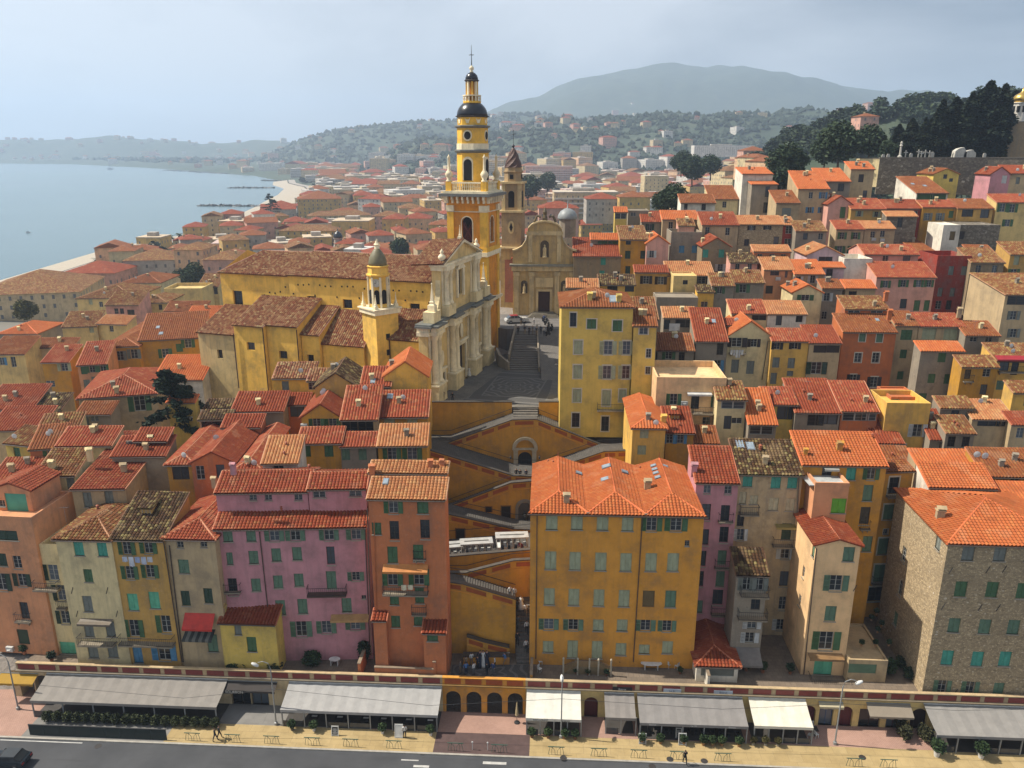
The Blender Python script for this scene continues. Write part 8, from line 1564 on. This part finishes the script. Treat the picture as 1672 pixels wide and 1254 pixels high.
for lab,px,py,w_,d_ in(('long white table on the ochre house terrace',1063,1092,2.4,1.0),('white table on the pink house terrace near the parapet',547,1085,1.3,.9),('square white table beside the pink house door',553,1047,1.0,.8)):
 x_,y_ = sxy(px,py,TZ); T = sthing('garden_table',lab,'table',x_,max(y_,.9),TZ,0,'garden tables'); m = MB(); m.prism([(w_/2*math.cos(a),d_/2*math.sin(a))for a in[2*math.pi*i/20 for i in range(20)]],.72,.76); build(m,'tabletop',WHITEP,T)
 for a in(-1,1):m = MB(); m.box(a*w_*.3-.05,a*w_*.3+.05,-.3,.3,0,.72); build(m,'leg',WHITEP,T)
for i,(px,py,rz)in enumerate(((882,1085,.4),(881,1097,1.0),(1092,1090,2.2),(1105,1092,4.0),(1058,1078,0),(1074,1080,.3),(523,1058,1),(530,1058,2),(538,1057,0),(1112,1082,3))):x_,y_ = sxy(px,py,TZ); chair('white garden chair on the terrace, %s in the list from the ochre wall'%ORD[i]if False else('white garden chair '+('by the left wall of the ochre terrace','near the parapet at the left of the ochre terrace','right of the long white table','farther right of the long white table','behind the long white table, left','behind the long white table, right','on the pink terrace, left of three','on the pink terrace, middle of three','on the pink terrace, right of three','tall-backed at the right of the ochre terrace')[i]),x_,max(y_,.8),TZ,rz)
def lounger(label,px,py,rz):
 x_,y_ = sxy(px,py,TZ); T = sthing('sun_lounger',label,'sun lounger',x_,y_,TZ,rz,'sun loungers'); m = MB(); m.box(-.35,.35,-.9,.4,.3,.4); m.slab([(-.35,.4),(.35,.4),(.35,.44),(-.35,.44)],-.9,.4); build(m,'mattress',WHITEP,T); m = MB(); m.M = Matrix.Translation((0,.4,.4))@Matrix.Rotation(R(25),4,'X'); m.box(-.35,.35,0,.8,-.1,.02); m.M = None; build(m,'backrest',WHITEP,T)
 for a in(-.3,.3):
  for b in(-.8,.3):q = MB(); q.box(a-.03,a+.03,b-.03,b+.03,0,.3); build(q,'leg',ALU,T)
lounger('white sun lounger on the pink house terrace, long one by the plants',578,1068,R(-12)); lounger('white sun lounger on the pink house terrace at left',483,1073,R(80))
T = sthing('terrace_steps','small double steps with posts below the ochre house doors','stairs',X(955,1075),2.6,TZ); m = MB()
for i in range(5):m.box(-2.6+i*.3,2.6-i*.3,0,1.2,i*.2,(i+1)*.2,'b')
build(m,'steps',paint('terrace_step',150,130,96),T); pm = MB(); pm.box(-.09,.09,-.09,.09,0,2.0); pm.lathe([(.0,2.0),(.13,2.1),(.0,2.25)],8); pme = pm.mesh('post',[paint('pale_post',196,184,160)])
for x in(-2.7,-1.1,.2,1.2,2.6):put('post',pme,T,(x,-.1,0))
m = MB(); m.tube([(-2.7,-.1,1.2),(-1.1,-.1,1.9),(1.2,-.1,1.9),(2.6,-.1,1.2)],.05,5); build(m,'handrail',paint('wood_rail',120,92,60),T)
pot_ = MB(); pot_.lathe([(.18,0),(.26,.45),(.28,.5),(.24,.5),(.2,.42)],12)
potm = pot_.mesh('pot',[WHITEP])
def plant(label,x,y,z,s=1.0,potc=None,rgb=(.035,.06,.022),tall=1.0):
 T = sthing('potted_plant',label,'plant',x,y,z,0,'plants along the quay and terraces'); h_ = 0
 if potc:put('pot',potm,T,scale=(s,s,s),mat=paint('pot_%d'%potc[0],*potc)); h_ = .42*s
 if 'bush' not in TREES:
  V,f = leafmesh(91,420,ell(.62,.62,.6,.62,.3,7,4),.15); TREES['bush'] = (np_mesh('foliage',V,f,[leaf((.035,.06,.022))],False),None)
 put('foliage',TREES['bush'][0],T,(0,0,h_),(0,0,rnd.uniform(0,6)),(s,s,s*tall),leaf(rgb))
i = 0
for px in range(52,345,17):plant('bushy hedge plant in front of the dark grey marquee, %s from left'%ORD[i],X(px,1185),-3.75,.12,.95,None,(.05,.06,.025),1.15); i+=1
for i,(px,pc)in enumerate(((503,(214,212,206)),(619,(214,212,206)),(700,(214,212,206)),(466,(90,84,76)))):plant('potted shrub in front of the pale marquee, %s'%('by the second post','middle','at the right end','in a dark pot at the left end')[i],X(px,1195),-3.75,.12,.85,pc)
for i,px in enumerate((868,895,922,940)):plant('green shrub at the white canopy front, %s from left'%ORD[i],X(px,1195),-3.5,.12,.8,(120,80,56))
for i,px in enumerate((1050,1080,1118,1150,1165,1180,1208)):plant('potted plant along the open dining terrace, %s from left'%ORD[i],X(px,1200),-3.7,.12,.8,(150,112,70))
for i,px in enumerate((1232,1252,1272)):plant('flower box plant at the right white canopy, %s from left'%ORD[i],X(px,1200),-3.4,.12,.7,(150,148,140),(.07,.06,.02))
for i,(px,py)in enumerate(((1467,1190),(1472,1200),(1478,1208),(1505,1205),(1512,1212))):x_,y_ = sxy(px,py,.12); plant('tall dark shrub at the left end of the right marquee, %s in line'%ORD[i],x_,y_,.12,1.1,None,(.05,.05,.022),1.4)
for i,px in enumerate((1525,1595)):plant('shrub in tall white planter at the right marquee, %s'%('left','right')[i],X(px,1205),-4.0,.12,1.3,(220,220,216))
for i,(px,py,s_,tl)in enumerate(((470,1050,1.2,1.2),(497,1062,1.5,.8),(445,1070,1.6,1.2),(510,1085,1.9,.8),(425,1082,1.5,.9),(596,1080,1.3,1.9),(600,1062,1.1,1.6),(570,1052,.8,1.4),(620,1058,1.1,1.0),(680,1060,1.0,1.0),(650,1062,.9,.7),(402,1090,1.4,.8),(380,1096,1.2,.8),(1010,1085,.7,.9),(1030,1082,.7,.9),(940,1100,.6,.8),(960,1102,.6,.8),(990,1103,.6,.8),(1218,1095,1.0,.9),(1245,1098,1.0,.9),(1290,1100,.9,1.0),(1450,1100,1.4,1.2),(1470,1090,1.2,1.0),(1485,1108,1.3,1.0),(1425,1108,.9,1.0),(1110,1100,.6,.9),(85,1080,.9,.9),(40,1068,.9,.9),(450,1095,1.6,.7))):
 x_,y_ = sxy(px,py,TZ); plant('leafy plant on the terraces above the arcade, %s of the row'%ORD[i],x_,max(y_,.75),TZ,s_,(150,96,66)if s_<1.05 else None,((.03,.055,.02),(.045,.06,.02),(.022,.04,.02))[i%3],tl)
for i,(px,py)in enumerate(((1404,1072),(1426,1072),(1448,1072),(1430,1050),(1436,1040),(1420,1030),(1428,1020))):x_,y_ = sxy(px,py,TZ+1.5); plant('clay pot plant on the dark roof terrace beside the tower house, %s'%ORD[i],x_,y_,TZ+2.9,.55,(176,130,84))
house('low salmon annex with dark roof deck right of the slim cream tower house',1386,1450,1080,73.6,'t',D=7,yaw=-3,wall='tan',base=TZ,sh='s',win='1408,1092xs*3x1.2',parapet=.25,near=True,group='tall houses above the arcade')
def board(label,px,py,w_,h_,white=False):
 x_,y_ = sxy(px,py,.12); T = sthing('menu_board',label,'menu board',x_,y_,.12,0,'menu boards on the pavement'); m = MB(); m.M = Matrix.Rotation(R(-12),4,'X'); m.box(-w_/2,w_/2,-.02,.02,0,h_); m.M = None; build(m,'panel',paint('chalkboard',34,40,44)if not white else WHITEP,T); m = MB(); m.M = Matrix.Rotation(R(-12),4,'X')
 for a in(-1,1):m.box(a*w_/2-.04,a*w_/2+.04,-.035,.035,0,h_+.04)
 m.box(-w_/2,w_/2,-.035,.034,h_-.05,h_+.03); m.box(-w_/2,w_/2,-.035,.034,.1,.16); m.M = None; build(m,'frame',WHITEP,T)
 if not white:
  m = MB(); m.M = Matrix.Rotation(R(-12),4,'X')
  for q in range(6):ln = rnd.uniform(.4,.8)*w_; m.box(-ln/2,ln/2,-.026,-.021,.3+q*(h_-.5)/6,.34+q*(h_-.5)/6)
  m.M = None; build(m,'chalk_lines',paint('chalk',200,200,196),T)
board('framed chalkboard beside the grey awning restaurant',1049,1215,.7,1.15); board('framed chalkboard before the open dining terrace',1114,1217,.75,1.3); board('small chalkboard behind the other on the dining terrace',1108,1205,.55,1.1); board('white menu board in front of the pale marquee',651,1205,.8,1.5,True); board('dark menu board in front of the pale marquee',547,1202,.7,1.1)
x_,y_ = sxy(844,1180,.12); T = sthing('closed_parasol','closed beige parasol in front of the yellow arches','parasol',x_,y_,.12); m = MB(); m.tube([(0,0,0),(0,0,2.6)],.03,6); build(m,'pole',IRON,T); m = MB(); m.lathe([(.02,.9),(.2,1.0),(.13,1.8),(.06,2.5),(.01,2.7)],8); build(m,'canvas',paint('parasol_beige',190,172,130),T); m = MB(); m.lathe([(.3,0),(.3,.1),(.05,.14)],10); build(m,'base',IRON,T)
def laundry(label,pxl,pxr,py,Y,n,cols):
 a,b = at(pxl,py,Y),at(pxr,py,Y); T = thing('washing_line',label,'washing line',a,math.atan2(b.y-a.y,b.x-a.x)); L_ = (b-a).length; m = MB(); m.tube([(0,0,0),(L_,0,-.05)],.012,4); build(m,'line',IRON,T)
 for i in range(n):
  w_ = L_/n*.8; h_ = rnd.uniform(.6,1.3); m = MB(); x0 = L_*i/n
  for j in range(4):m.face([(x0+w_*j/4,.06*math.sin(j*2),-h_*rnd.uniform(.9,1.0)),(x0+w_*(j+1)/4,.06*math.sin(j*2+2),-h_),(x0+w_*(j+1)/4,0,-.01),(x0+w_*j/4,0,-.01)])
  c = cols[i%len(cols)]; build(m,'garment',paint('garment_%d'%c[0],*c),T)
laundry('white and blue washing under the gold house windows',199,250,909,75.3,5,[(200,208,224),(214,218,226),(170,184,216)]); laundry('white sheet hanging on the grey loggia',1093,1115,528,126.5,1,[(226,224,220)]); laundry('pale towels on the cream gable balcony',1193,1215,571,115.4,5,[(220,218,210),(200,196,190)]); laundry('towels on the orange house balcony',655,676,955,73.6,2,[(226,214,180)])
# haze over the bay
q = NT('haze_air'); q.t.nodes.remove(q.b); vp = q.n('ShaderNodeVolumePrincipled'); vp.inputs['Color'].default_value = (.63,.785,.99,1); vp.inputs['Density'].default_value = .00019; vp.inputs['Anisotropy'].default_value = .25
q.l(vp.outputs[0],q.t.nodes['Material Output'].inputs['Volume'])
m = MB(); m.box(-9900,9900,-60,9900,-14,620); tag(build(m,'haze',q.m),kind='stuff')
# lettering becomes mesh
dg = bpy.context.evaluated_depsgraph_get()
for o_ in[o for o in bpy.data.objects if o.type=='FONT']:
 me = bpy.data.meshes.new_from_object(o_.evaluated_get(dg)); nw = bpy.data.objects.new('words',me); C.objects.link(nw); nw.parent = o_.parent; nw.matrix_basis = o_.matrix_basis; bpy.data.objects.remove(o_); nw.name = 'lettering'
